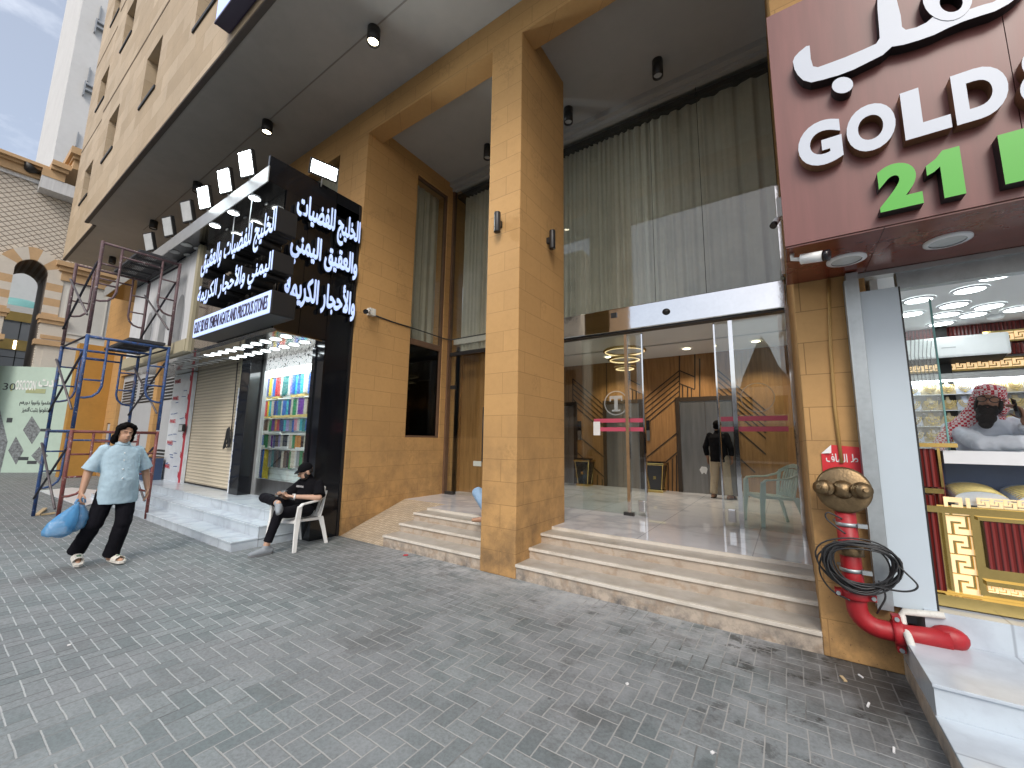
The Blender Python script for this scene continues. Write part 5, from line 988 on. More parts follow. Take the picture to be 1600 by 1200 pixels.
def solid(poly, holes=None):
    n = len(poly)
    for t3 in tess(poly): am.use('letter_white').add([Vector(poly[i])+Vector((0, -dl, 0)) for i in t3], [(0, 1, 2)])
    for i in range(n):
        a, b = poly[i], poly[(i+1) % n]; k = Vector((0, -dl, 0)); am.use('dark').add([a, b, b+k, a+k], [(0, 1, 2, 3)])
def ell(cx, cy, rx_, ry_, n=20, rot=0.0):
    return outline([(cx+rx_*math.cos(t)*math.cos(rot)-ry_*math.sin(t)*math.sin(rot), cy+rx_*math.cos(t)*math.sin(rot)+ry_*math.sin(t)*math.cos(rot)) for t in [2*math.pi*i/n for i in range(n)]])
solid(ba); solid(ell(390, 380, 48, 36, 20, -.2))
# ring of the ha
ro, ri = ell(858, -10, 112, 104, 24), ell(874, 12, 52, 44, 24); k = Vector((0, -dl, 0)); kk = Vector((0, -.003, 0))
for i in range(24):
    j = (i+1) % 24; am.use('letter_white').add([ro[i]+k+kk, ro[j]+k+kk, ri[j]+k+kk, ri[i]+k+kk], [(0, 1, 2, 3)]); am.use('dark').add([ri[i], ri[j], ri[j]+k, ri[i]+k], [(0, 1, 2, 3)]).add([ro[i], ro[j], ro[j]+k+kk, ro[i]+k+kk], [(0, 1, 2, 3)])
am.build('arabic_word', None, gsn)
for px_, py_, lb in ((1480, 375, 'large white-rimmed downlight under the maroon sign, right'), (1322, 405, 'large white-rimmed downlight under the maroon sign, behind the bullet camera')):
    q = pix(px_, py_, 2, 2.972); t = thing('round_downlight', lb, 'downlight', q, 0, 'downlights under the maroon sign')
    MB().lathe(q, [(.118, 0), (.118, -.012), (.09, -.016)], 28).build('rim', 'white', t); MB().lathe(q+Vector((0, 0, -.010)), [(.09, 0), (0, 0)], 28).build('lens', 'lens_off', t)
q = pix(1246, 402, 2, 2.93); t = bullet((q.x+.02, q.y, q.z-.02), (.95, -.3, -.16), 'white bullet camera under the maroon sign edge', .036, .13)
MB().tube([(q.x+.02, q.y, q.z-.02), (q.x-.03, q.y+.02, q.z), (q.x-.03, q.y+.02, 2.972)], .015, 8).build('bracket', 'white_plastic', t)
q = pix(1213, 348, 0, .05); t = bullet((.06, q.y, q.z+.03), (-.35, -.5, -.75), 'small weathered camera hanging beside the left edge of the maroon sign', .028, .07); 
MB().box(.062, q.y+.0, q.z+.05, .12, q.y+.08, q.z+.24, .005).build('junction_box', 'pvc', t)
# shop front
gsh = thing('gold_shop', 'gold jewellery shop front with pale grey jamb panels and a white lit ceiling', 'shop', (2, 4.2, .45))
MB().box(.785, YF+.01, 2.80, 3.6, YF+.09, 2.93).build('lintel', 'galv', gsh); MB().box(.55, YF-.01, 2.93, 3.6, YF+.09, 2.968).build('lintel_edge', 'alu', gsh)
cm_ = MB(); cm_.box(.475, 4.03, .44, .55, 4.11, 2.96); cm_.box(.46, 4.02, .44, .475, 4.112, 2.9); cm_.build('steel_channel', 'galv', gsh)
MB().box(.555, 4.06, .47, .775, 4.112, 2.80).build('jamb_panel', 'acp_white', gsh); MB().box(.776, 4.06, .455, .786, 4.13, 2.80).build('panel_edge', 'dark', gsh)
# room
YK = 7.0
MB().box(.62, 4.3, .30, 4.6, 7.2, .45).build('shop_floor', 'white_marble', gsh); MB().box(.62, 4.25, 3.06, 4.6, 7.2, 3.12).build('shop_ceiling', 'lobby_ceil', gsh)
MB().box(1.0, YK, .45, 4.6, YK+.1, 3.06).build('back_wall', 'white', gsh); MB().box(.70, 4.6, .45, .75, 7.0, 3.06).build('side_wall', 'white', gsh); MB().box(4.5, 4.3, .45, 4.6, 7.0, 3.06).build('side_wall', 'white', gsh)
def K(x, y): return pix(x, y, 1, YK)
z1 = K(1500, 498).z; zb_ = K(1590, 533).z
MB().box(1.0, YK-.03, 2.80, 4.6, YK-.002, 3.055).build('ribbed_band', 'ribbed', gsh)
MB().box(1.0, YK-.05, 2.665, 4.6, YK-.002, 2.79).build('ribbed_band', 'ribbed', gsh)
def meander(mb, x0, x1, z0, z1, y, vertical=False, th=.006, pitch=None):
    """greek key strip as raised bars"""
    if vertical: L0, L1, W0, W1 = z0, z1, x0, x1
    else: L0, L1, W0, W1 = x0, x1, z0, z1
    h = W1-W0; n = max(1, round((L1-L0)/(pitch or h*.98))); p = (L1-L0)/n
    grid = ('1111111', '1100000', '1101111', '1101011', '1111011', '0000011', '1111111')
    for i in range(n):
        for r, row in enumerate(grid):
            c = 0
            while c < 7:
                if row[c] == '0': c += 1; continue
                e = c
                while e < 7 and row[e] == '1': e += 1
                a0, a1, c0, c1 = L0+p*(i+c/7.6), L0+p*(i+e/7.6), h*(6-r)/7, h*(7-r)/7
                if vertical: mb.box(W0+c0, y-th, a0, W0+c1, y, a1)
                else: mb.box(a0, y-th, W0+c0, a1, y, W0+c1)
                c = e
    return mb
bd = MB(); z0b, z1b = K(1500, 578).z, K(1500, 566).z; bd.box(1.0, YK-.06, z0b-.02, 4.6, YK-.003, z1b+.02); bd.build('gold_band', 'brass', gsh); meander(MB(), 1.3, 3.0, z0b, z1b, YK-.061).build('meander', 'key_gold', gsh)
bd = MB(); bd.box(2.0, YK-.06, K(1590,531).z-.02, 4.6, YK-.051, K(1590,518).z+.02); bd.build('gold_band', 'brass', gsh); meander(MB(), 2.05, 3.1, K(1590,531).z, K(1590,518).z, YK-.061).build('meander', 'key_gold', gsh)
MB().box(1.0, YK-.16, z0b-.13, 4.6, YK-.002, z0b-.055).build('display_canopy', 'alu', gsh)
MB().box(1.0, YK-.15, z0b-.145, 4.6, YK-.05, z0b-.131).build('light_strip', 'shop_panel', gsh)
sh = MB(); 
for zz in [z0b-.30-.19*k for k in range(5)]: sh.box(1.0, YK-.15, zz-.008, 4.6, YK-.002, zz)
sh.build('glass_shelf', 'white_plastic', gsh)
# light discs in the ceiling
dl_i = 0
for px_, py_ in ((1555, 430), (1515, 452), (1435, 468), (1422, 490), (1490, 476), (1478, 491), (1520, 491), (1590, 482), (1470, 505), (1545, 478)):
    q = pix(px_, py_, 2, 3.058); 
    if q.y > 6.9: continue
    t = thing('round_downlight', f'lit round downlight in the gold shop ceiling, {ORD[dl_i]} nearest the street', 'downlight', q, 0, 'gold shop ceiling lights'); dl_i += 1
    MB().lathe(q, [(.125, 0), (.125, -.010), (.10, -.014)], 28).build('rim', 'white', t); MB().lathe(q+Vector((0, 0, -.009)), [(.10, 0), (0, 0)], 28).build('lens', 'shop_panel', t)
q = pix(1555, 493, 2, 3.058); t = thing('smoke_detector', 'small white smoke detector on the gold shop ceiling', 'detector', q); MB().lathe(q, [(.07, 0), (.065, -.03), (.03, -.05), (0, -.05)], 18).build('case', 'white_plastic', t)
# air conditioner
ac0, ac1 = K(1413, 545), K(1579, 512); acx1 = pix(1578, 530, 1, YK-.22).x; acz0, acz1 = pix(1500, 562, 1, YK-.22).z, pix(1500, 527, 1, YK-.22).z
t = thing('air_conditioner', 'white wall air conditioner above the necklace display', 'air conditioner', (1.8, YK-.12, acz0))
MB().box(1.20, YK-.24, acz0+.03, acx1, YK-.061, acz1+.02, .03).build('casing', 'white_plastic', t); MB().prism([(1.24, YK-.235, acz0+.03), (1.24, YK-.10, acz0+.03), (1.24, YK-.10, acz0-.02)], (acx1-1.28, 0, 0)).build('outlet_flap', 'dark', t); MB().box(1.60, YK-.2435, acz1-.12, 1.72, YK-.2415, acz1-.11).build('badge', 'alu', t)
# necklace busts
bm_ = {}
def bust_parts(t, mat, x, y, z):
    s = .075; b = MB(); prof = [(.0, 0), (.085, .0), (.085, .02), (.075, .07), (.055, .105), (.025, .125), (.022, .16), (.0, .162)]
    b.lathe((0, 0, 0), prof, 14); b.xf(Matrix.Diagonal((1, .55, 1, 1))); b.v = [(v[0]+x, v[1]+y, v[2]+z) for v in b.v]; b.build('bust', mat, t)
    n = MB()
    for k, r in enumerate((.03, .045, .058)): n.tube([(x+r*math.cos(a)*1.0, y-.048-.003*k, z+.115-r*(1.0 if math.sin(a) > 0 else 1.5)*abs(math.sin(a))) for a in [math.pi+math.pi*i/10 for i in range(11)]], .0045, 5)
    n.sphere((x, y-.056, z+.025), (.012, .006, .014)); n.build('necklace', 'jewel', t)
nb = 0; proto = {}
cols = [1423, 1450, 1478, 1504, 1531, 1557, 1584, 1610]
for r in range(4):
    zz = z0b-.30-.19*r
    for ci, cxp in enumerate(cols):
        x = pix(cxp+r*2, 600+r*23, 1, YK-.09).x; mat = 'bust_white' if ci in (0, 3, 4, 7) else 'bust_cream'
        lb = f"{'pale blue' if mat == 'bust_white' else 'champagne'} necklace bust on the {ORD[r]} shelf from the top, {ORD[ci]} from the left"
        if mat not in proto:
            t = thing('necklace_bust', lb, 'display bust', (x, YK-.09, zz), 0, 'necklace busts in the gold shop'); bust_parts(t, mat, x, YK-.09, zz); proto[mat] = t
        else: dup(proto[mat], (x, YK-.09, zz), label=lb)
# counter
YCN = 4.22
ct = thing('shop_counter', 'brass framed jewellery counter with oxblood ribbed panels and gold meander strips', 'counter', (1.9, 4.3, .45))
def CP(cx, cy): q = pix(1380+cx/3.75, 640+cy/3.75, 1, YCN); return q
def rect(name, c0, c1, mat, y, th, xr=None):
    a, b = CP(*c0), CP(*c1); x1 = xr or b.x; return MB().box(a.x, y, b.z, x1, y+th, a.z).build(name, mat, ct)
XE = 2.2
MB().box(.80, YCN+.03, .47, XE, YCN+.5, 1.18).build('body', 'brass', ct)
rect('ribbed_panel', (205, 228), (330, 455), 'ribbed', YCN-.004, .03)
rect('ribbed_panel', (222, 497), (375, 1065), 'ribbed', YCN-.004, .03)
rect('brass_rail', (200, 195), (430, 222), 'brass', YCN-.03, .1)
rect('brass_post', (310, 224), (357, 455), 'brass', YCN-.010, .04)
rect('brass_rail', (222, 457), (357, 494), 'brass', YCN-.008, .035)
a, b = CP(395, 505), CP(535, 1090); meander(MB(), CP(470, 800).x-.065, CP(470, 800).x+.065, b.z, a.z, YCN+.026, True, .012).build('meander_strip', 'key_gold', ct)
a, b = CP(552, 518), CP(800, 600); meander(MB(), a.x, XE, b.z+.01, a.z, YCN+.026, False, .012).build('meander_strip', 'key_gold', ct)
a, b = CP(570, 640), CP(800, 985); MB().box(a.x+.01, YCN-.002, b.z+.03, XE, YCN+.03, a.z).build('ribbed_panel', 'ribbed', ct)
a, b = CP(618, 1025), CP(800, 1100); meander(MB(), a.x, XE, b.z, a.z, YCN+.026, False, .012).build('meander_strip', 'key_gold', ct)
fr = MB(); a = CP(552, 618)
fr.box(CP(545, 600).x+.0, YCN-.01, a.z-.035, XE, YCN+.029, a.z-.012); a = CP(600, 1010); fr.box(CP(545, 600).x, YCN-.01, a.z-.02, XE, YCN+.029, a.z+.008)
fr.box(CP(545,800).x-.012, YCN-.01, .60, CP(545,800).x+.006, YCN+.029, 1.15); fr.box(CP(390,800).x-.02, YCN-.01, .60, CP(390,800).x-.005, YCN+.029, 1.15); fr.box(.80, YCN-.045, .50, XE, YCN+.028, .575).box(.80, YCN-.02, 1.13, XE, YCN+.029, 1.175)
fr.build('brass_frame', 'brass', ct)
# showcase box above the counter body
zc0, zc1 = 1.18, 1.56; xs0 = CP(357, 300).x
case = MB(); case.box(xs0, YCN+.0, 1.48, XE, YCN+.5, 1.57); case.build('showcase_top', 'white', ct); MB().box(xs0, YCN+.42, zc0, XE, YCN+.45, 1.48).build('showcase_back', 'film_blue', ct)
MB().box(xs0, YCN, zc0+.0, XE, YCN+.01, 1.48).build('showcase_glass', 'glass', ct); MB().box(.80, YCN+.06, zc0, xs0, YCN+.5, 1.575).build('end_panel', 'ribbed', ct)
for i in range(4):
    x = xs0+.04+i*.30; tr_ = MB(); pts = [(x, YCN+.05, zc0+.01), (x+.27, YCN+.05, zc0+.01), (x+.27, YCN+.05, zc0+.05)]+[(x+.135+.135*math.cos(a), YCN+.05, zc0+.05+.055*math.sin(a)) for a in [math.pi*j/10 for j in range(11)]]
    tr_.prism(pts, (0, .28, .05)); t = thing('jewel_tray', f'white domed jewellery tray in the counter showcase, {ORD[i]} from the left', 'tray', (x+.13, YCN+.2, zc0+.01), 0, 'domed trays in the showcase'); tr_.build('tray', 'bust_white', t); c_ = MB()
    for k in range(8):
        yy = YCN+.07+k*.03; c_.tube([(x+.135+.128*math.cos(a), yy, zc0+.056+k*.0054+.055*math.sin(a)) for a in [math.pi*(j+1)/12 for j in range(11)]], .008, 5)
    c_.build('gold_chains', 'jewel', t)
# glass partition with etched script
pg = thing('glass_partition', 'clear glass side screen with etched pattern standing on the counter end', 'glass screen', (.95, YCN+.2, 1.57))
A_, B_ = pix(1405, 690, 1, 4.30), pix(1483, 697, 1, 4.30)
MB().box(.80, 4.30, 1.58, B_.x, 4.312, pix(1463, 465, 1, 4.30).z).build('pane', 'glass', pg); MB().box(B_.x-.004, 4.298, 1.58, B_.x+.006, 4.314, pix(1463, 465, 1, 4.30).z).build('edge', 'teal', pg)
et = MB(); rnd = random.Random(9)
for k in range(60):
    x = rnd.uniform(.83, B_.x-.02); z = 1.6+.5*(x-.82)*1.5+rnd.uniform(0, .25); et.box(x, 4.295, z, x+rnd.uniform(.006, .02), 4.297, z+rnd.uniform(.004, .012))
for k in range(6): et.tube([(.86+k*.022, 4.296, 2.45-.01*k), (.845+k*.022, 4.296, 2.3), (.85+k*.022, 4.296, 2.05)], .003, 5)
et.build('etched_pattern', 'etch', pg)
# white marble steps of the gold shop
gs_ = thing('marble_steps', 'white marble steps under the gold shop, red pipe running into their top', 'steps', (2, 3.8, 0)); XW = .585
MB().prism([(XW, 4.112, 0), (XW, 3.34, 0), (XW, 3.34, .283), (XW, 4.112, .283)], (3.2, 0, 0)).build('riser', 'white_marble', gs_); MB().box(XW-.008, 3.325, .283, 3.8, 4.04, .302, .004).build('tread', 'white_marble', gs_)
MB().box(XW, 2.62, 0, 3.8, 3.339, .118).build('riser', 'white_marble', gs_); MB().box(XW-.008, 2.605, .118, 3.8, 3.339, .137, .004).build('tread', 'white_marble', gs_)
MB().box(XW+.12, 4.041, .20, 3.8, 4.35, .49).build('upstand', 'white_marble', gs_); MB().box(XW-.004, 2.60, 0, XW-.001, 4.1, .12).build('side_slab', 'riser', gs_)
# ------------------------------------------------------------------ standpipe
pi = thing('standpipe', 'red fire standpipe with a bronze twin inlet head on the ochre wall', 'standpipe', (.33, 3.97, .3)); yp = 3.97
top = pix(1316, 775, 1, yp); bot = pix(1335, 925, 1, yp)
px0 = .335
el = [(px0-.012, yp, 1.24), (px0, yp, .62), (px0+.005, yp, .50)]
cx = Vector((px0+.135, yp, .48))
el += [(px0+.13-.125*math.cos(t), yp, .45-.125*math.sin(t)) for t in [math.pi/2*i/8 for i in range(9)]]+[(px0+.28, yp, .325), (.80, yp, .345)]
MB().tube(el, .062, 20).build('pipe', 'pipe_red', pi)
hdm = MB(); hc = Vector((px0-.012, yp-.04, 1.27)); an = Vector((-.12, -.90, .12)).normalized()
hdm.lathe(hc, [(0, -.05), (.06, -.05), (.075, -.02), (.165, -.01), (.168, .004), (.15, .015), (.06, .02)], 36, an); 
u_ = an.cross(Vector((0, 0, 1))).normalized(); 
hdm.build('inlet_plate', 'bronze', pi)
for s_ in (-1, 1):
    b = MB(); o = hc+u_*s_*.085-Vector((0, 0, 0)); dr = (an*.9+u_*s_*.28).normalized(); b.lathe(o, [(.052, 0), (.052, .05), (.06, .052), (.06, .075), (.046, .08), (.05, .12), (.05, .135), (.0, .137)], 20, dr); b.cyl(o+dr*.13, o+dr*.165, .014); b.build('hose_inlet', 'bronze', pi)
bb_ = MB(); bb_.lathe(hc+an*.015, [(.07, 0), (.06, .03), (.03, .05), (0, .055)], 20, an); bb_.build('clapper_boss', 'bronze', pi)
cp_ = MB(); cp_.lathe((px0+.0, yp, .80), [(.066, 0), (.078, .005), (.078, .075), (.066, .08)], 24); cp_.build('union_collar', 'bronze', pi)
for z_ in (1.02, .58+.12):
    c_ = MB(); c_.lathe((px0-.005, yp, z_), [(.064, -.013), (.069, -.012), (.069, .012), (.064, .013)], 24); c_.box(px0+.05, yp-.06, z_-.014, px0+.105, yp-.03, z_+.014); c_.tube([(px0-.03, yp+.06, z_), (px0-.07, yp+.13, z_)], .012, 8); c_.build('pipe_clamp', 'galv', pi)
def coupling(c, ax):
    c = Vector(c); ax = Vector(ax); o = MB(); o.lathe(c-ax*.03, [(.062, 0), (.078, .002), (.082, .015), (.082, .045), (.078, .058), (.062, .06)], 24, ax); s = ax.cross(Vector((0, 1, 0))).normalized()
    for k in (-1, 1): o.obox(c+s*k*.095, s*.02, ax*.022, Vector((0, .035, 0)))
    r = o.build('pipe_coupling', 'pipe_red', pi); b = MB()
    for k in (-1, 1): b.cyl(c+s*k*.098+Vector((0, -.05, 0)), c+s*k*.098+Vector((0, .04, 0)), .013)
    b.build('bolt', 'galv', r)
coupling((px0+.003, yp, .53), (0, 0, 1)); coupling((px0+.215, yp, .325), (1, 0, .05))
MB().sphere((.80, yp+.02, .35), (.10, .07, .075)).build('pipe_end', 'pipe_red', pi)
sk_ = MB(); a = pix(1293, 722, 1, YF-.004); sk_.add([(.222, YF-.006, 1.36), (.46, YF-.006, 1.36), (.46, YF-.006, 1.585), (.29, YF-.006, 1.60), (.222, YF-.006, 1.53)], [(0, 1, 2, 3, 4)]); stk = thing('sticker', 'red sticker with white Arabic lettering and a peeling corner above the bronze inlet', 'sticker', (.34, YF-.006, 1.36)); sk_.build('sheet', 'sticker_red', stk)
cf = MB(); cf.add([(.222, YF-.007, 1.53), (.29, YF-.007, 1.60), (.285, YF-.03, 1.535)], [(0, 1, 2)]); cf.build('peeled_corner', 'key_white', stk)
letters('ط الماف', (.25, YF-.0065, 1.465), U, V, .195, .065, .002, 'key_white', None, .02, True).build('lettering', None, stk)
cd = MB(); cd.tube([(.375, YF-.012, 2.97), (.345, YF-.012, 2.4), (.335, YF-.012, 1.9), (.345, YF-.012, 1.46)], .012, 8); tag(cd.build('conduit', M('ochre_painted_conduit', (0.42, 0.255, 0.085), .6)), 'thin ochre painted conduit running down the wall to the red sticker', 'conduit')
rnd = random.Random(12); coil = MB()
for k in range(17):
    cxk, czk = px0+.05+rnd.uniform(-.025, .025), .77+rnd.uniform(-.02, .02); rx1, rz1 = .205+rnd.uniform(-.04, .035), .155+rnd.uniform(-.025, .03); ph = rnd.uniform(0, 6.28); yb = yp-.07-rnd.uniform(0, .05)
    coil.tube([(cxk+rx1*math.cos(t)+.008*math.sin(3*t+ph), yb+.035*math.cos(t+ph*.3), czk+rz1*math.sin(t)-.02*math.sin(t)**2) for t in [2*math.pi*i/30 for i in range(30)]], .006, 6, closed=True)
for pts in ([(.25, yp-.05, .90), (.17, yp-.06, .80), (.14, yp-.05, .66), (.20, yp-.03, .54), (.30, yp-.07, .50)], [(.50, yp-.06, .88), (.60, yp-.10, .76), (.655, yp-.12, .68), (.58, yp-.11, .63), (.40, yp-.08, .63)], [(.30, yp-.06, 1.06), (.22, yp-.07, 1.10), (.21, yp-.07, 1.05), (.31, yp-.08, .96)], [(.47, yp-.05, .66), (.50, yp-.03, .56), (.465, yp-.02, .47), (.45, yp+.02, .42)]):
    P_ = [Vector(p) for p in pts]; sm = []
    for i in range(len(P_)-1):
        for j in range(6):
            t = j/6; p0, p1, p2, p3 = P_[max(i-1, 0)], P_[i], P_[i+1], P_[min(i+2, len(P_)-1)]; sm.append(.5*((2*p1)+(-p0+p2)*t+(2*p0-5*p1+4*p2-p3)*t*t+(-p0+3*p1-3*p2+p3)*t**3))
    coil.tube(sm+[P_[-1]], .006, 6)
tag(coil.build('cable_coil', 'cable'), 'big untidy coil of black cable hung on the red standpipe', 'cable')
pv = MB(); pv.tube([(.80, 4.03, .475), (.60, 4.03, .455), (.585, 4.02, .43), (.585, 4.0, .36), (.585, 3.88, .345), (.60, 3.86, .27), (.63, 3.83, .24)], .022, 10); tag(pv.build('drain_pipe', 'pvc'), 'thin white plastic drain pipe bending over the red pipe at the marble step', 'pipe')
# ================================================================== CHAIRS
def chair_parts(t, mat):
    def bld(n, mb): return mb.build(n, mat, t, world=False, bevel=.004)
    s = MB(); n = 9; V = []; 
    for i in range(n+1):
        for j in range(n+1):
            x = -.235+.47*i/n; y = -.24+.46*j/n; V.append((x*(1-.06*(j/n)), y, .43-.02*math.sin(math.pi*i/n)*math.sin(math.pi*min(1, j/n+.15))-.035*(j/n)+(-.02*(1-j/1.0) if j < 1 else 0)))
    F = [(i*(n+1)+j, (i+1)*(n+1)+j, (i+1)*(n+1)+j+1, i*(n+1)+j+1) for i in range(n) for j in range(n)]; s.add(V, F)
    b0 = len(V); s.add([(x, y, z-.035) for x, y, z in V], [f[::-1] for f in F]); m = n+1
    ring = [i*m for i in range(m)]+[n*m+j for j in range(1, m)]+[i*m+n for i in range(n-1, -1, -1)]+[j for j in range(n-1, 0, -1)]
    for a, b in zip(ring, ring[1:]+ring[:1]): s.f.append([a, b, b+b0, a+b0]); s.mi.append(0); s.smooth.append(False)
    bld('seat', s)
    bk = MB(); 
    for k in range(-3, 4):
        x = k*.062; bk.ribbon([(x*.9, .21, .40), (x, .25, .55), (x*1.05, .30, .72), (x*.98, .325, .80-.02*abs(k)*.4)], .040 if k else .044, .012, (1, .12*k*.3, 0))
    bk.ribbon([(-.235, .235, .74), (-.16, .315, .805), (-.08, .335, .83), (0, .34, .84), (.08, .335, .83), (.16, .315, .805), (.235, .235, .74)], .06, .018, (0, .25, 1)); bk.ribbon([(-.23, .20, .42), (-.12, .225, .43), (0, .23, .43), (.12, .225, .43), (.23, .20, .42)], .05, .016, (0, .1, 1))
    for sx in (-1, 1): bk.ribbon([(sx*.215, .20, .40), (sx*.235, .225, .58), (sx*.235, .26, .76)], .05, .016, (1, sx*-.3, 0))
    bld('backrest', bk)
    for sx in (-1, 1):
        l = MB(); l.ribbon([(sx*.275, -.27, 0), (sx*.262, -.255, .25), (sx*.25, -.235, .42), (sx*.265, -.225, .62)], [.052, .06, .075, .06], .03, (sx*.25, 1, 0)); bld('leg', l)
        l = MB(); l.ribbon([(sx*.25, .33, 0), (sx*.235, .27, .22), (sx*.22, .21, .41)], [.05, .058, .075], .03, (sx*.6, 1, 0)); bld('leg', l)
        a = MB(); a.ribbon([(sx*.268, -.245, .60), (sx*.285, -.20, .645), (sx*.295, -.08, .655), (sx*.285, .08, .665), (sx*.25, .22, .71), (sx*.225, .27, .76)], [.045, .055, .06, .055, .05, .045], .022, (1, 0, 0)); bld('armrest', a)
ch1 = thing('plastic_chair', 'white plastic armchair the man in black sits on, beside the white marble steps', 'chair', (-6.10, 3.36, 0), R(14), 'plastic armchairs'); chair_parts(ch1, 'white_plastic')
ch2 = thing('plastic_chair', 'pale green plastic armchair standing empty behind the lobby glass', 'chair', (-.24, 7.15, FL), R(-62), 'plastic armchairs'); chair_parts(ch2, 'green_plastic')
# ================================================================== PEOPLE
def tcap(mb, p0, r0, p1, r1, seg=14):
    p0, p1 = Vector(p0), Vector(p1); d = (p1-p0); L = d.length; d = d/L if L > 1e-6 else Vector((0, 0, 1)); prof = []
    for i in range(5): t = math.pi/2*i/4; prof.append((r0*math.sin(t), -r0*math.cos(t)))
    for i in range(5): t = math.pi/2*i/4; prof.append((r1*math.cos(t), L+r1*math.sin(t)))
    mb.lathe(p0, [(max(r, 1e-4), h) for r, h in prof], seg, d)
def chain(mb, pts):
    for (p0, r0), (p1, r1) in zip(pts, pts[1:]): tcap(mb, p0, r0, p1, r1)
def loft(mb, rings, n=30):
    V = []; 
    for (x, y, z), a, b in rings:
        for i in range(n):
            t = 2*math.pi*i/n; ct, st = math.cos(t), math.sin(t); e = 2/2.35
            V.append((x+a*math.copysign(abs(ct)**e, ct), y+b*math.copysign(abs(st)**e, st), z))
    m = len(rings); F = [(j*n+i, j*n+(i+1) % n, (j+1)*n+(i+1) % n, (j+1)*n+i) for j in range(m-1) for i in range(n)]+[tuple(range(n))[::-1], tuple((m-1)*n+i for i in range(n))]
    mb.add(V, F, True)
def cone(mb, pts, seg=18):
    mb.tube([p for p, r in pts], [r for p, r in pts], seg)
def elli(mb, c, r, rot=None):
    e = MB(); e.sphere((0, 0, 0), r, 18, 12); m = Matrix.Translation(c) @ (Euler(rot).to_matrix().to_4x4() if rot else Matrix())
    e.xf(m); mb.add(e.v, e.f, True)
def fuse(name, mb, voxel, mats, parent, smooth=4, paint=None, disp=0.0, seed=0):
    me = bpy.data.meshes.new('tmp'); me.from_pydata(mb.v, [], mb.f); bm = bmesh.new(); bm.from_mesh(me); bmesh.ops.recalc_face_normals(bm, faces=bm.faces); bm.to_mesh(me); bm.free()
    o = bpy.data.objects.new(name, me); C.objects.link(o); r = o.modifiers.new('r', 'REMESH'); r.mode = 'VOXEL'; r.voxel_size = voxel; r.use_smooth_shade = True
    s = o.modifiers.new('s', 'SMOOTH'); s.iterations = smooth; s.factor = .5
    if disp:
        tx = bpy.data.textures.new('folds', 'CLOUDS'); tx.noise_scale = .075; tx.noise_depth = 3; d = o.modifiers.new('d', 'DISPLACE'); d.texture = tx; d.strength = disp; d.mid_level = .5; d.texture_coords = 'LOCAL'
    bpy.context.view_layer.update(); nm = bpy.data.meshes.new_from_object(o.evaluated_get(bpy.context.evaluated_depsgraph_get())); nm.name = name
    o.modifiers.clear(); o.data = nm; bpy.data.meshes.remove(me); nm.materials.clear()
    for m in mats: nm.materials.append(MT[m] if isinstance(m, str) else m)
    nm.polygons.foreach_set('use_smooth', [True]*len(nm.polygons))
    idx = [0]*len(nm.polygons)
    if paint:
        for p in nm.polygons:
            c = p.center
            for mi, pc, rr in paint:
                q = c-Vector(pc)
                if (q.x/rr[0])**2+(q.y/rr[1])**2+(q.z/rr[2])**2 < 1: idx[p.index] = mi; break
    nm.polygons.foreach_set('material_index', idx)
    o.parent = parent; return o
def head(mb, hc, rot, beard=False):
    """skull, jaw, nose, ears, neck root. hc = head centre, faces -Y before rotation. returns transform"""
    m = Matrix.Translation(hc) @ Euler(rot).to_matrix().to_4x4(); h = MB()
    elli(h, (0, .012, .03), (.077, .096, .095)); elli(h, (0, -.025, -.045), (.060, .068, .075)); elli(h, (0, -.05, -.092), (.032, .030, .022)); tcap(h, (0, -.092, .012), .009, (0, -.112, -.022), .014); elli(h, (0, -.108, -.028), (.018, .012, .010)); elli(h, (0, -.086, -.060), (.022, .012, .012)); elli(h, (0, -.088, .03), (.055, .012, .008))
    for s in (-1, 1): elli(h, (s*.083, .015, -.012), (.010, .022, .033))
    h.xf(m); mb.add(h.v, h.f, True); return m
def face_paint(m, e=1.0):
    P = []
    rm_ = m
    def pt(x, y, z): return rm_ @ Vector((x, y, z))
    for s in (-1, 1):
        P.append((2, pt(s*.032, -.092, .006), (.0075, .016, .0055)))
        P.append((4, pt(s*.032, -.092, .006), (.016, .016, .0065)))
        P.append((3, pt(s*.034, -.096, .028), (.021, .018, .0045)))
    P.append((1, pt(0, -.100, -.063), (.019, .016, .0055))); return P
def hand(mb, wrist, d, palmn, curl=.5, left=True, scale=1.0):
    """palm + four curled fingers + thumb. d = pointing direction, palmn = palm normal"""
    w, d, n = Vector(wrist), Vector(d).normalized(), Vector(palmn).normalized(); n = (n-d*n.dot(d)).normalized(); s = d.cross(n)*(1 if left else -1); k = scale
    for o in (-.028, -.009, .010, .028): tcap(mb, w+s*o*.5*k, .018*k, w+d*.085*k+s*o*k, .0125*k, 8)
    for o, L in ((-.031, .82), (-.011, 1.0), (.010, .96), (.030, .75)):
        p = w+d*.09*k+s*o*k; dd = d.copy(); 
        for seg in range(3):
            ang = curl*(.75+.35*seg); dd = (dd*math.cos(ang)+n*math.sin(ang)).normalized(); q = p+dd*(.040, .027, .021)[seg]*L*k; tcap(mb, p, (.0098, .0088, .0078)[seg]*k, q, (.0088, .0078, .0066)[seg]*k, 8); p = q
    p = w+d*.028*k-s*.028*k; a = (d*.55-s*.75+n*.35).normalized(); q = p+a*.045*k; tcap(mb, p, .0125*k, q, .010*k, 8); tcap(mb, q, .010*k, q+(a*.5+d*.7+n*.4).normalized()*.034*k, .0078*k, 8)
def foot(mb, heel, toe, r=.036):
    h, t = Vector(heel), Vector(toe); m = h.lerp(t, .5); tcap(mb, h, r, m+Vector((0, 0, .004)), r*1.05); tcap(mb, m, r*1.05, t, r*.72)
HAIRM = ('hair',)
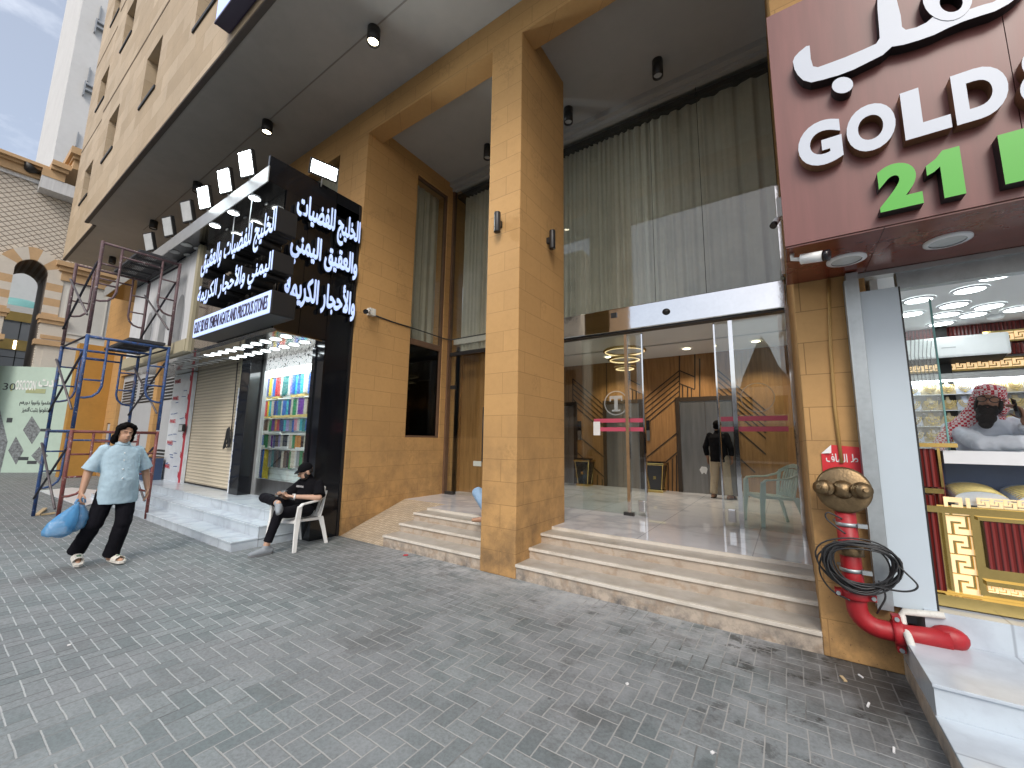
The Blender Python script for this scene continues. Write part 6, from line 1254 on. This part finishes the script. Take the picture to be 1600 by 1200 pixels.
def person(label, loc, rz): return thing('person', label, 'person', loc, rz)

# ---- walking man (faces local -Y; local +X is his left)
w = person('man in a pale blue short-sleeved shirt and black trousers walking with blue carrier bags', (-7.10, 1.5, 0), R(90))
hipL, hipR = Vector((.135, .0, .90)), Vector((-.045, .02, .90)); knL, knR = Vector((.125, -.09, .49)), Vector((-.125, -.02, .50)); anL, anR = Vector((.075, .03, .10)), Vector((-.205, .21, .175))
shL, shR = Vector((.225, .02, 1.405)), Vector((-.155, .02, 1.42)); elL, elR = Vector((.305, .06, 1.13)), Vector((-.235, .05, 1.13)); wrL, wrR = Vector((.335, .0, .895)), Vector((-.275, -.02, .895)); hc = Vector((.035, -.02, 1.605))
b = MB(); chain(b, [((.045, .015, .93), .10), ((.04, .02, 1.12), .10), ((.035, .02, 1.30), .095)]); elli(b, (.035, .02, 1.36), (.15, .09, .065)); chain(b, [((.035, .02, 1.40), .07), ((.035, .005, 1.50), .056), (hc+Vector((0, .01, -.03)), .056)])
for sh_, e_, w_ in ((shL, elL, wrL), (shR, elR, wrR)): chain(b, [(sh_-Vector((math.copysign(.04, sh_.x), 0, .03)), .050), (e_, .044), (w_, .030)])
for h_, k_, a_ in ((hipL, knL, anL), (hipR, knR, anR)): chain(b, [(h_, .10), (k_, .062), (a_, .040)])
hm = head(b, hc, (.05, .05, R(6))); hand(b, wrL, (.05, -.15, -1), (-1, 0, 0), .35, True); hand(b, wrR, (-.25, -.25, -1), (1, .2, 0), .85, False)
foot(b, anL+Vector((.0, .035, -.045)), (.135, -.165, .045)); foot(b, anR+Vector((0, .03, -.01)), (-.20, .06, .055))
fuse('body', b, .0062, ['skin', 'lip', 'eye', 'hair', 'eyew'], w, 4, face_paint(hm))
t_ = MB(); loft(t_, [((.045, .01, .78), .165, .13), ((.045, .01, .90), .170, .135), ((.045, .01, 1.02), .165, .13)])
for h_, k_, a_ in ((hipL, knL, anL), (hipR, knR, anR)): tcap(t_, h_+Vector((0, 0, -.04)), .108, k_, .082); cone(t_, [(k_+Vector((0, 0, .06)), .080), (k_.lerp(a_, .3), .082), (k_.lerp(a_, .7), .080), (a_+Vector((0, 0, -.015)), .086)])
fuse('trousers', t_, .009, ['trousers'], w, 3, disp=.016)
s_ = MB(); loft(s_, [((.05, .01, .735), .200, .158), ((.05, .008, .80), .200, .158), ((.05, -.005, .92), .190, .158), ((.047, -.018, 1.02), .183, .155), ((.043, -.008, 1.13), .178, .142), ((.038, .005, 1.24), .186, .132), ((.036, .014, 1.33), .196, .124), ((.035, .018, 1.385), .185, .108), ((.035, .018, 1.425), .135, .090), ((.035, .014, 1.455), .078, .072), ((.035, .008, 1.485), .062, .062)]); chain(s_, [((.035, .02, 1.39), .088), ((.036, .006, 1.478), .066)])
for sh_, e_ in ((shL, elL), (shR, elR)): dd = (e_-sh_).normalized(); s0 = sh_-Vector((math.copysign(.03, sh_.x), 0, .02)); elli(s_, s0, (.066, .066, .066)); cone(s_, [(s0, .066), (s0.lerp(e_, .45), .073), (s0.lerp(e_, .93), .088)])
so3 = fuse('shirt', s_, .0085, ['shirt'], w, 3, disp=.014)
pk = MB(); pk.box(.03, -.190, .86, .046, -.150, 1.40, .003); 
cl_ = MB(); cl_.tube([(.035+.064*math.cos(a), .004+.062*math.sin(a), 1.478+.012*math.cos(a+1.57)*-1) for a in [2*math.pi*i/20 for i in range(20)]], .014, 8, closed=True); cl_.build('collar', 'shirt', w, world=False)
bt = MB()
for z, y in ((1.36, -.115), (1.27, -.135), (1.16, -.150), (1.05, -.178)): bt.sphere((.036, y-.002, z), .008)
bt.build('button', 'white_plastic', w, world=False)
h_ = MB(); m2 = Matrix.Translation(hc) @ Euler((.05, .05, R(6))).to_matrix().to_4x4(); hh = MB(); elli(hh, (0, .04, .05), (.090, .092, .088)); elli(hh, (0, -.005, .108), (.076, .080, .035)); elli(hh, (0, .07, -.04), (.085, .06, .085)); elli(hh, (-.052, -.055, .085), (.034, .038, .030), (0, .5, .3)); elli(hh, (.045, -.050, .095), (.040, .038, .024), (0, -.4, -.3)); elli(hh, (.0, -.03, .125), (.05, .05, .028))
for s in (-1, 1): elli(hh, (s*.082, .0, .015), (.022, .05, .06)); elli(hh, (s*.085, .045, -.06), (.028, .045, .055)); elli(hh, (s*.072, -.045, .07), (.025, .03, .03))
elli(hh, (-.06, .06, -.10), (.05, .045, .045)); hh.xf(m2); fuse('hair', hh, .0075, ['hair'], w, 3, disp=.02)
for s, (he, to, up_) in ((1, (anL+Vector((.0, .05, -.082)), Vector((.145, -.20, .018)), 0)), (-1, (anR+Vector((.0, .055, -.055)), Vector((-.20, .02, .022)), 1))):
    he = Vector(he); d = (to-he); L = d.length; d.normalize(); sd = d.cross(Vector((0, 0, 1))).normalized(); n = sd.cross(d); so_ = MB(); pts = [he+d*(L*u+0)+sd*v for u, v in ((0, -.025), (-.03, 0), (0, .025), (.3, .032), (.6, .040), (.85, .044), (1.0, .036), (1.06, 0), (1.0, -.036), (.85, -.044), (.6, -.040), (.3, -.032))]
    so_.prism(pts, n*.028); fo = so_.build('slide', 'slide', w, world=False); st_ = MB(); c0 = he+d*L*.64+n*.026
    for k in range(9):
        a0, a1 = math.pi*k/9, math.pi*(k+1)/9; f = lambda a, o: c0+d*o+sd*(.049*math.cos(a))+n*(.055*math.sin(a)); st_.add([f(a0, -.05), f(a1, -.05), f(a1, .05), f(a0, .05)], [(0, 1, 2, 3)])
    sp2 = st_.build('strap', 'slide', fo, world=False); sp2.modifiers.new('t', 'SOLIDIFY').thickness = .006; mk = MB(); mk.obox(c0+n*.059, d*.008, sd*.020, n*.002).obox(c0+n*.059+d*.018, d*.005, sd*.014, n*.002); mk.build('print', 'slide_mark', fo, world=False)
# bags in his right hand
def bag(label, ctr, r, hgt, grip, seed, rz=0, inner='key_white'):
    t = thing('carrier_bag', label, 'bag', grip, 0, 'blue carrier bags'); g = Vector(grip); c = Vector(ctr); rnd = random.Random(seed); mb = MB(); seg = 22; V = []; prof = [(0.0, .55), (.04, .85), (.18, 1.0), (.40, .93), (.62, .66), (.80, .36), (.92, .16), (1.0, .07)]
    fold = [rnd.uniform(-1, 1) for _ in range(seg)]
    for f, k in prof:
        o = c.lerp(Vector((g.x, g.y, c.z)), f**1.3)
        for i in range(seg):
            a = 2*math.pi*i/seg; q = k*(1+.10*fold[i]*(f+.2)); V.append((o.x+r[0]*q*math.cos(a), o.y+r[1]*q*math.sin(a), c.z+(g.z-c.z)*f+.02*fold[(i*3) % seg]*(1-f)))
    F = [(j*seg+i, j*seg+(i+1) % seg, (j+1)*seg+(i+1) % seg, (j+1)*seg+i) for j in range(len(prof)-1) for i in range(seg)]+[tuple(range(seg))[::-1]]
    mb.add(V, F, True); mb.build('bag_skin', 'bag_blue', t); q = MB(); q.tube([g+Vector((0, -.03, -.02)), g+Vector((0, -.015, .03)), g+Vector((0, .02, .035)), g+Vector((0, .03, -.02))], .012, 8); q.build('handle', 'bag_blue', t)
    it = MB(); it.box(c.x-r[0]*.55, c.y-r[1]*.6, c.z+.015, c.x+r[0]*.5, c.y+r[1]*.55, c.z+.10, .012).box(c.x-r[0]*.4, c.y-r[1]*.5, c.z+.105, c.x+r[0]*.45, c.y+r[1]*.4, c.z+.16, .012); it.build('parcel', inner, t); return t
grip = Vector((-7.04, 1.205, .79))
bag('bulging blue carrier bag on the left, hanging from the walking man’s hand', (-7.02, 1.06, .425), (.10, .135, 0), 0, grip, 3)
bag('clearer blue carrier bag holding white boxes, nearer the walking man’s leg', (-7.16, 1.235, .45), (.12, .115, 0), 0, grip+Vector((-.03, .03, 0)), 8)

# ---- seated man in black (faces local -Y)
s = person('man in black with a cap sitting cross-legged on the white chair looking at his phone', (-6.10, 3.40, 0), R(6))
hL, hR = Vector((.10, .02, .52)), Vector((-.10, .02, .52)); kL, kR = Vector((.12, -.42, .535)), Vector((-.40, -.33, .70)); aL, aR = Vector((.06, -.52, .115)), Vector((.085, -.42, .665))
shL, shR = Vector((.21, .14, .90)), Vector((-.19, .10, .92)); eL, eR = Vector((.30, .06, .71)), Vector((-.22, -.10, .70)); wL, wR = Vector((.11, -.20, .735)), Vector((-.10, -.25, .735)); hc = Vector((.0, .02, 1.075))
b = MB(); chain(b, [((0, .05, .56), .10), ((0, .10, .72), .10), ((0, .12, .84), .095)]); elli(b, (0, .12, .89), (.15, .09, .065)); chain(b, [((0, .11, .93), .065), ((0, .05, 1.02), .055)])
for p_, q_, r_ in ((shL, eL, wL), (shR, eR, wR)): chain(b, [(p_-Vector((math.copysign(.04, p_.x), 0, .025)), .048), (q_, .043), (r_, .030)])
for p_, q_, r_ in ((hL, kL, aL), (hR, kR, aR)): chain(b, [(p_, .095), (q_, .060), (r_, .040)])
rt = (R(24), R(6), R(-24)); hm = head(b, hc, rt); hand(b, wL, (-.7, -.5, .1), (0, -.2, 1), .55, True); hand(b, wR, (.55, -.6, .15), (0, -.1, 1), .55, False)
foot(b, aL+Vector((0, .03, -.055)), (.05, -.60, .05), .028); foot(b, aR+Vector((.0, .0, -.02)), (.17, -.46, .62), .028)
fuse('body', b, .0062, ['skin_fair', 'lip', 'eye', 'hair', 'eyew'], s, 4, face_paint(hm))
t_ = MB(); elli(t_, (0, .03, .53), (.175, .16, .105))
for p_, q_, r_ in ((hL, kL, aL), (hR, kR, aR)): tcap(t_, p_, .100, q_, .072); cone(t_, [(q_, .070), (q_.lerp(r_, .5), .060), (q_.lerp(r_, .88), .056)])
fuse('trousers', t_, .008, ['trousers'], s, 3, disp=.014)
c_ = MB(); loft(c_, [((0, .04, .50), .165, .150), ((0, .06, .60), .165, .150), ((0, .09, .72), .165, .138), ((0, .11, .82), .178, .128), ((0, .12, .89), .182, .115), ((0, .12, .935), .135, .09), ((0, .10, .965), .075, .07), ((0, .085, .985), .064, .062)]); chain(c_, [((0, .11, .92), .080), ((0, .065, 1.0), .064)])
for p_, q_ in ((shL, eL), (shR, eR)): s0 = p_-Vector((math.copysign(.03, p_.x), 0, .01)); elli(c_, s0, (.066, .066, .066)); cone(c_, [(s0, .068), (s0.lerp(q_, .5), .078), (s0.lerp(q_, .90), .086)])
fuse('shirt', c_, .008, ['tee'], s, 3, disp=.016)
pr_ = MB(); letters('ESSENTIAL', (-.085, -.052, .845), (1, 0, 0), (0, .22, 1), .17, .028, .004, 'tee_print', None, .01, mb=pr_); pr_.build('shirt_print', None, s, world=False)
m2 = Matrix.Translation(hc) @ Euler(rt).to_matrix().to_4x4(); cp2 = MB(); elli(cp2, (0, .012, .055), (.087, .105, .082)); cp2.xf(m2); 
vz = MB(); pts = [(.075*math.cos(t)*1.0, -.072-.085*math.sin(t), .045-.018*math.sin(t)) for t in [math.pi*i/10 for i in range(11)]]; vz.prism(pts, (0, .006, .012)); vz.xf(m2); cp2.add(vz.v, vz.f); fuse('cap', cp2, .006, ['tee'], s, 3); em = MB(); em.sphere((-.0, -.097, .085), (.014, .004, .006)); em.xf(m2); em.build('cap_emblem', 'white', s, world=False)
bd_ = MB(); elli(bd_, (0, -.045, -.082), (.056, .050, .030)); elli(bd_, (0, -.088, -.048), (.03, .012, .007))
for k in (-1, 1): elli(bd_, (k*.060, -.012, -.045), (.016, .035, .045))
elli(bd_, (0, .05, .0), (.075, .055, .055)); bd_.xf(m2); fuse('beard', bd_, .006, ['beard'], s, 2)
gl_ = MB(); 
for k in (-1, 1): gl_.tube([(k*.034+.024*math.cos(t), -.108, .006+.018*math.sin(t)) for t in [2*math.pi*i/14 for i in range(14)]], .0028, 6, closed=True); gl_.tube([(k*.058, -.105, .012), (k*.086, -.02, .01), (k*.088, .02, .005)], .0028, 6)
gl_.tube([(-.01, -.112, .012), (.01, -.112, .012)], .0028, 6); gl_.xf(m2); gl_.build('glasses', 'black_metal', s, world=False)
wt = MB(); d = (wL-eL).normalized(); wt.cyl(wL-d*.012, wL+d*.012, .037, 16); wt.obox(wL+Vector((.0, -.01, .036)), Vector((.014, 0, 0)), Vector((0, .016, 0)), Vector((0, 0, .006))); wt.build('watch', 'white_plastic', s, world=False)
def shoe(par, heel, toe, upv, collar):
    h, t = Vector(heel), Vector(toe); d = (t-h).normalized(); upv = Vector(upv); upv = (upv-d*upv.dot(d)).normalized(); q = MB(); L = (t-h).length
    chain(q, [(h+upv*.045, .044), (h+d*L*.45+upv*.045, .047), (t+upv*.032, .030)]); chain(q, [(h+d*.02+upv*.05, .043), (Vector(collar), .044)]); o = fuse('shoe', q, .007, ['shoe'], par, 4)
    so_ = MB(); sd = d.cross(upv); pts = [h+d*(L*u)+sd*v for u, v in ((-.15, -.02), (-.19, 0), (-.15, .02), (0, .042), (.5, .045), (.9, .040), (1.10, .02), (1.14, 0), (1.10, -.02), (.9, -.040), (.5, -.045), (0, -.042))]; so_.prism(pts, upv*.024); so_.build('sole', 'sole', o, world=False)
shoe(s, (.06, -.46, .004), (.03, -.70, .004), (0, 0, 1), aL+Vector((0, 0, -.01))); shoe(s, aR+Vector((.01, .03, -.075)), (.285, -.52, .555), (-.35, -.25, .9), aR+Vector((-.02, 0, .0)))
ph = thing('mobile_phone', 'black phone held in the hands of the seated man in black', 'phone', (-6.10, 3.11, .77)); q = MB(); q.obox((-6.10, 3.08, .782), Vector((.035, .01, 0)), Vector((-.012, .07, .035)), Vector((0, -.0025, .004))); q.build('case', 'phone', ph)

# ---- shopkeeper in a checked headdress, leaning on his counter
k = person('shopkeeper in a white robe and red checked headdress leaning on the counter with a phone', (1.42, 5.16, .50), R(-10))
shL, shR = Vector((.20, .03, 1.30)), Vector((-.22, .0, 1.26)); eL, eR = Vector((.27, -.16, 1.10)), Vector((-.05, -.30, 1.115)); wL, wR = Vector((.19, -.26, 1.31)), Vector((.19, -.40, 1.145)); hc = Vector((.03, -.13, 1.49)); lean = Vector((0, .10, 0))
b = MB(); chain(b, [((0, .16, .85), .11), ((0, .10, 1.02), .11), ((0, .03, 1.20), .10)]); elli(b, (0, .02, 1.26), (.15, .09, .065)); chain(b, [((0, -.02, 1.31), .065), ((.02, -.09, 1.42), .056)])
for p_, q_, r_ in ((shL, eL, wL), (shR, eR, wR)): chain(b, [(p_-Vector((math.copysign(.04, p_.x), 0, .025)), .048), (q_, .045), (r_, .031)])
for sx in (-1, 1): chain(b, [((sx*.09, .17, .85), .11), ((sx*.10, .14, .46), .065), ((sx*.10, .18, .08), .042)]); foot(b, (sx*.10, .21, .045), (sx*.12, .0, .04))
rt = (R(2), R(10), R(-8)); hm = head(b, hc, rt); hand(b, wL, (-.25, .1, 1), (-1, -.2, 0), .6, True); hand(b, wR, (1, -.25, -.02), (0, 0, -1), .25, False)
fuse('body', b, .006, ['skin_dark', 'lip', 'eye', 'hair', 'eyew'], k, 4, face_paint(hm))
r_ = MB(); loft(r_, [((0, .18, .06), .24, .20), ((0, .16, .6), .20, .17), ((0, .13, .90), .18, .155), ((0, .07, 1.10), .185, .145), ((0, .03, 1.21), .20, .13), ((0, .02, 1.28), .19, .11), ((0, .0, 1.33), .12, .085), ((.0, -.03, 1.37), .07, .066)]); chain(r_, [((0, -.02, 1.29), .088), ((.012, -.068, 1.385), .068)])
for p_, q_, e_ in ((shL, eL, wL), (shR, eR, wR)): s0 = p_-Vector((math.copysign(.03, p_.x), 0, .01)); elli(r_, s0, (.075, .075, .072)); tcap(r_, s0, .074, q_, .070); cone(r_, [(q_, .069), (q_.lerp(e_, .45), .062), (q_.lerp(e_, .88), .058)])
fuse('robe', r_, .009, ['thobe'], k, 4, disp=.024)
m2 = Matrix.Translation(hc) @ Euler(rt).to_matrix().to_4x4(); q = MB(); elli(q, (0, .03, .055), (.098, .112, .085)); elli(q, (0, -.035, .085), (.090, .075, .05)); elli(q, (0, .075, -.03), (.11, .07, .11)); elli(q, (-.075, .05, -.05), (.045, .06, .10)); elli(q, (.08, .05, -.04), (.035, .055, .085)); q.xf(m2)
chain(q, [(hc+Vector((-.06, .07, -.08)), .075), (hc+Vector((-.14, .08, -.17)), .065), (hc+Vector((-.24, .06, -.25)), .055), (hc+Vector((-.32, .02, -.38)), .045), (hc+Vector((-.36, .0, -.50)), .035)]); chain(q, [(hc+Vector((.02, .12, -.08)), .08), (hc+Vector((.0, .16, -.26)), .09)])
fuse('headdress', q, .008, ['ghutra'], k, 3, disp=.02)
q = MB(); elli(q, (0, -.055, -.095), (.066, .058, .050)); elli(q, (0, -.065, -.145), (.060, .048, .060)); elli(q, (0, -.06, -.195), (.042, .035, .045)); elli(q, (0, -.092, -.047), (.034, .014, .008))
for sx in (-1, 1): elli(q, (sx*.062, -.01, -.05), (.018, .042, .055)); elli(q, (sx*.04, -.075, -.062), (.018, .018, .025))
q.xf(m2); fuse('beard', q, .006, ['beard'], k, 2, disp=.02)
gl_ = MB()
for sx in (-1, 1): gl_.tube([(sx*.036+.028*math.cos(t), -.110, .004+.022*math.sin(t)) for t in [2*math.pi*i/16 for i in range(16)]], .0035, 6, closed=True); gl_.tube([(sx*.064, -.105, .012), (sx*.09, -.02, .012), (sx*.092, .02, .01)], .0032, 6)
gl_.tube([(-.01, -.115, .012), (.01, -.115, .012)], .0035, 6); gl_.xf(m2); gl_.build('glasses', 'black_metal', k, world=False)
p0 = k.matrix_basis @ (wL+Vector((-.045, -.03, .10))); ph = thing('mobile_phone', 'dark phone held up at the ear of the robed shopkeeper', 'phone', p0); q = MB(); q.obox(p0, Vector((.004, .002, 0)), Vector((.0, .032, .008)), Vector((-.01, -.01, .07))); q.build('case', 'phone', ph)

# ---- standing man in the lobby, seen from behind
m = person('man in a black shirt and khaki trousers standing with his back turned by the lift', (-1.22, 9.68, FL), R(165))
shL, shR = Vector((.20, 0, 1.33)), Vector((-.20, 0, 1.33)); eL, eR = Vector((.26, .03, 1.06)), Vector((-.26, .03, 1.06)); wL, wR = Vector((.25, -.03, .84)), Vector((-.22, -.10, .86)); hc = Vector((0, -.02, 1.51)); hL, hR = Vector((.09, 0, .84)), Vector((-.09, 0, .84)); kL, kR = Vector((.12, -.02, .46)), Vector((-.13, -.02, .46)); aL, aR = Vector((.14, .02, .09)), Vector((-.17, .02, .09))
b = MB(); chain(b, [((0, .01, .88), .10), ((0, .01, 1.06), .095), ((0, .01, 1.24), .09)]); elli(b, (0, .01, 1.29), (.15, .09, .065)); chain(b, [((0, .01, 1.32), .065), ((0, 0, 1.43), .055)])
for p_, q_, r_ in ((shL, eL, wL), (shR, eR, wR)): chain(b, [(p_-Vector((math.copysign(.04, p_.x), 0, .025)), .048), (q_, .043), (r_, .030)])
for p_, q_, r_ in ((hL, kL, aL), (hR, kR, aR)): chain(b, [(p_, .10), (q_, .06), (r_, .04)])
hm = head(b, hc, (.05, 0, R(-15))); hand(b, wL, (0, -.1, -1), (-1, 0, 0), .4, True); hand(b, wR, (0, -.2, -1), (1, 0, 0), .4, False)
for a_, sx in ((aL, 1), (aR, -1)): foot(b, a_+Vector((0, .045, -.045)), a_+Vector((sx*.05, -.17, -.05)))
fuse('body', b, .0065, ['skin_dark', 'lip', 'eye', 'hair', 'eyew'], m, 4, face_paint(hm))
q = MB(); loft(q, [((0, .01, .76), .172, .132), ((0, .005, .90), .172, .135), ((0, .0, 1.03), .17, .135), ((0, .005, 1.18), .18, .128), ((0, .01, 1.27), .188, .115), ((0, .01, 1.32), .15, .095), ((0, .01, 1.355), .08, .07), ((0, .005, 1.39), .063, .062)]); chain(q, [((0, .01, 1.31), .082), ((0, .0, 1.40), .063)])
for p_, q_, e_ in ((shL, eL, wL), (shR, eR, wR)): s0 = p_-Vector((math.copysign(.03, p_.x), 0, .01)); elli(q, s0, (.064, .064, .064)); tcap(q, s0, .066, q_, .060); cone(q, [(q_, .058), (q_.lerp(e_, .75), .052)])
fuse('shirt', q, .0085, ['tee'], m, 3, disp=.014); q = MB(); elli(q, (0, .01, .84), (.165, .13, .10))
for p_, q_, e_ in ((hL, kL, aL), (hR, kR, aR)): tcap(q, p_, .108, q_, .080); cone(q, [(q_, .079), (q_.lerp(e_, .5), .074), (e_, .074)])
fuse('trousers', q, .0085, ['khaki'], m, 3, disp=.012); q = MB(); elli(q, hc+Vector((0, .025, .05)), (.084, .098, .085)); elli(q, hc+Vector((0, .05, -.01)), (.078, .065, .06)); fuse('hair', q, .007, ['hair'], m, 2)
for a_, sx in ((aL, 1), (aR, -1)):
    h0, t0 = a_+Vector((0, .06, -.088)), a_+Vector((sx*.06, -.2, -.088)); d = (t0-h0).normalized(); sd = Vector((-d.y, d.x, 0)); q = MB(); q.prism([h0-sd*.035, h0+sd*.035, h0.lerp(t0, .6)+sd*.046, t0+sd*.02, t0-sd*.02, h0.lerp(t0, .6)-sd*.046], (0, 0, .02)); f_ = q.build('sandal', 'inlay', m, world=False); q = MB(); q.tube([h0.lerp(t0, .6)+sd*(.046*math.cos(t))+Vector((0, 0, .02+.055*math.sin(t))) for t in [math.pi*i/8 for i in range(9)]], .014, 6); q.build('strap', 'inlay', f_, world=False)
q = MB(); c = Vector((-1.50, 9.50, 1.02)); q.prism([c+Vector(v) for v in ((-.04, 0, -.08), (.0, 0, -.04), (.04, 0, -.08), (.075, 0, .03), (.05, 0, .075), (-.04, 0, .08), (-.085, 0, .01))], (0, .02, 0)); tag(q.build('paper', 'key_white'), 'white folded paper at the hand of the man standing by the lift', 'paper')

# ---- person sitting behind the pillar, only a pale blue knee shows
j = person('person sitting behind the middle pillar, only a pale blue trouser knee showing', (-3.355, 5.13, FL), R(-36))
hL, hR = Vector((.09, 0, .12)), Vector((-.09, 0, .12)); kL, kR = Vector((.14, -.40, .38)), Vector((-.235, -.755, .395)); aL, aR = Vector((.08, -.52, .05)), Vector((-.05, -.93, -.04))
kR = Vector((-.10, -.585, .385)); aR = Vector((.34, -.40, -.06))
b = MB(); chain(b, [((0, .02, .16), .10), ((0, .05, .40), .10), ((0, .02, .58), .10)]); elli(b, (0, .02, .62), (.15, .09, .065)); chain(b, [((0, .01, .66), .065), ((0, -.03, .76), .055)]); hc = Vector((0, -.05, .85))
E2 = [(Vector((.2, .02, .66)), Vector((.26, -.15, .45)), Vector((.08, -.38, .50))), (Vector((-.2, .02, .66)), Vector((-.26, -.15, .45)), Vector((-.10, -.40, .47)))]
hip2 = Vector((-.09, -.30, .25))
for p_, q_, r_ in E2: chain(b, [(p_-Vector((math.copysign(.04, p_.x), 0, .025)), .048), (q_, .043), (r_, .03)])
chain(b, [(hL, .10), (kL, .06), (aL, .04)]); chain(b, [(hR, .10), (hip2, .085), (kR, .06), (aR, .04)]); hm = head(b, hc, (.1, 0, 0)); hand(b, E2[0][2], (0, -.9, -.3), (0, 0, -1), .4, True); hand(b, E2[1][2], (0, -.9, -.3), (0, 0, -1), .4, False)
foot(b, aL+Vector((0, .04, -.01)), aL+Vector((0, -.17, -.01))); foot(b, aR+Vector((0, .04, -.04)), aR+Vector((0, -.12, -.04)))
fuse('body', b, .008, ['skin', 'lip', 'eye', 'hair', 'eyew'], j, 3, face_paint(hm)); q = MB(); elli(q, (0, .02, .13), (.17, .14, .12)); chain(q, [(hL, .112), (kL, .08), (aL, .065)]); chain(q, [(hR, .112), (hip2, .10), (kR, .082), (aR, .066)]); fuse('trousers', q, .010, ['jeans'], j, 4, disp=.015)
q = MB(); chain(q, [((0, .02, .14), .145), ((0, .05, .38), .148), ((0, .02, .56), .148)]); elli(q, (0, .02, .61), (.2, .12, .1))
for p_, q_, r_ in E2: chain(q, [(p_, .075), (q_, .062), (q_.lerp(r_, .7), .05)])
fuse('shirt', q, .010, ['khaki'], j, 3); q = MB(); elli(q, hc+Vector((0, .025, .05)), (.084, .098, .085)); fuse('hair', q, .008, ['hair'], j, 2)
# ================================================================== LITTER
for (x, y, lb) in ((365, 853, 'crumpled white tissue on the paving by the leg of the white chair'), (0, 0, '')):
    if not lb: continue
    g = pix(x, y, 2, .02); q = MB(); rnd = random.Random(5)
    for k_ in range(4): q.sphere((g.x+rnd.uniform(-.05, .05), g.y+rnd.uniform(-.04, .04), .022), (rnd.uniform(.03, .05), rnd.uniform(.02, .04), .02), 7, 5)
    tag(q.build('tissue', 'tissue'), lb, 'litter')
g = pix(371, 850, 2, .0)
for x, y, l_, w_, m_, lb in ((1345, 1058, .035, .010, 'tissue', 'short white cigarette end near the foot of the red pipe'), (1357, 1103, .05, .010, 'tissue', 'longer white paper scrap on the dark stained paving right of centre'), (1397, 1174, .045, .010, 'tissue', 'white cigarette end near the lower right edge of the paving'), (1318, 1062, .06, .02, 'timber', 'small tan chip lying by the wet dark stain at the ochre pillar'), (634, 868, .06, .045, 'tape_red', 'small crumpled orange wrapper at the foot of the left steps'), (1113, 1178, .018, .012, 'tissue', 'white fleck on the paving near the lower edge, right of centre'), (980, 1070, .018, .014, 'tissue', 'white gum-like fleck on the paving below the right steps'), (108, 1009, .02, .012, 'tissue', 'tiny white fleck on the left paving')):
    g = pix(x, y, 2, 0); q = MB(); a = (x*7 % 31)/31*3.1; q.bar((g.x-l_/2*math.cos(a), g.y-l_/2*math.sin(a), .006), (g.x+l_/2*math.cos(a), g.y+l_/2*math.sin(a), .008), w_, .008); tag(q.build('litter_scrap', m_), lb, 'litter')
# ================================================================== ACROSS THE STREET (seen in the glass)
def opp(x0, x1, y, h, mat, label, rows, cols_):
    t = thing('street_building', label, 'building', ((x0+x1)/2, y, 0)); MB().box(x0, y-8, 0, x1, y, h).build('wall', mat, t)
    for r in range(rows):
        for c in range(cols_):
            xx = x0+(x1-x0)*(c+.3)/cols_; ww = (x1-x0)/cols_*.4; zz = 4+(h-5)*r/rows; w_ = MB().box(xx, y, zz, xx+ww, y+.03, zz+1.5).build('window', 'void', t)
    MB().box(x0+.3, y, .2, x1-.3, y+.04, 2.9).build('shopfront', 'void', t); MB().box(x0, y, 3.0, x1, y+.9, 3.2).build('awning', 'grey_acp', t)
opp(-33, -16.5, -24, 21.5, 'opp_beige', 'tall beige apartment block across the street, mirrored in the lobby glass', 5, 6); opp(-16.3, 6, -26, 6.3, 'opp_white', 'low white shop row across the street, mirrored in the lobby glass', 1, 9); opp(-58, -34, -25, 11, 'opp_white', 'long pale block across the street beyond the beige apartments', 3, 8); opp(-95, -59, -24, 14, 'opp_beige', 'far beige block down the opposite side of the street', 4, 10)
hl = MB(); V = []; n = 40
for jx in range(n+1):
    for kx in range(7):
        u = jx/n; v = kx/6; xx = -20+60*u; zz = 25*math.exp(-((u-.28)/.13)**2)*(1-v)**.8*(1+.08*math.sin(31*u)+.05*math.sin(73*u+2*v)); V.append((xx, -70-30*(1-v), zz))
hl.add(V, [(jx*7+kx, (jx+1)*7+kx, (jx+1)*7+kx+1, jx*7+kx+1) for jx in range(n) for kx in range(6)]); struct(hl.build('hill', 'hill'))
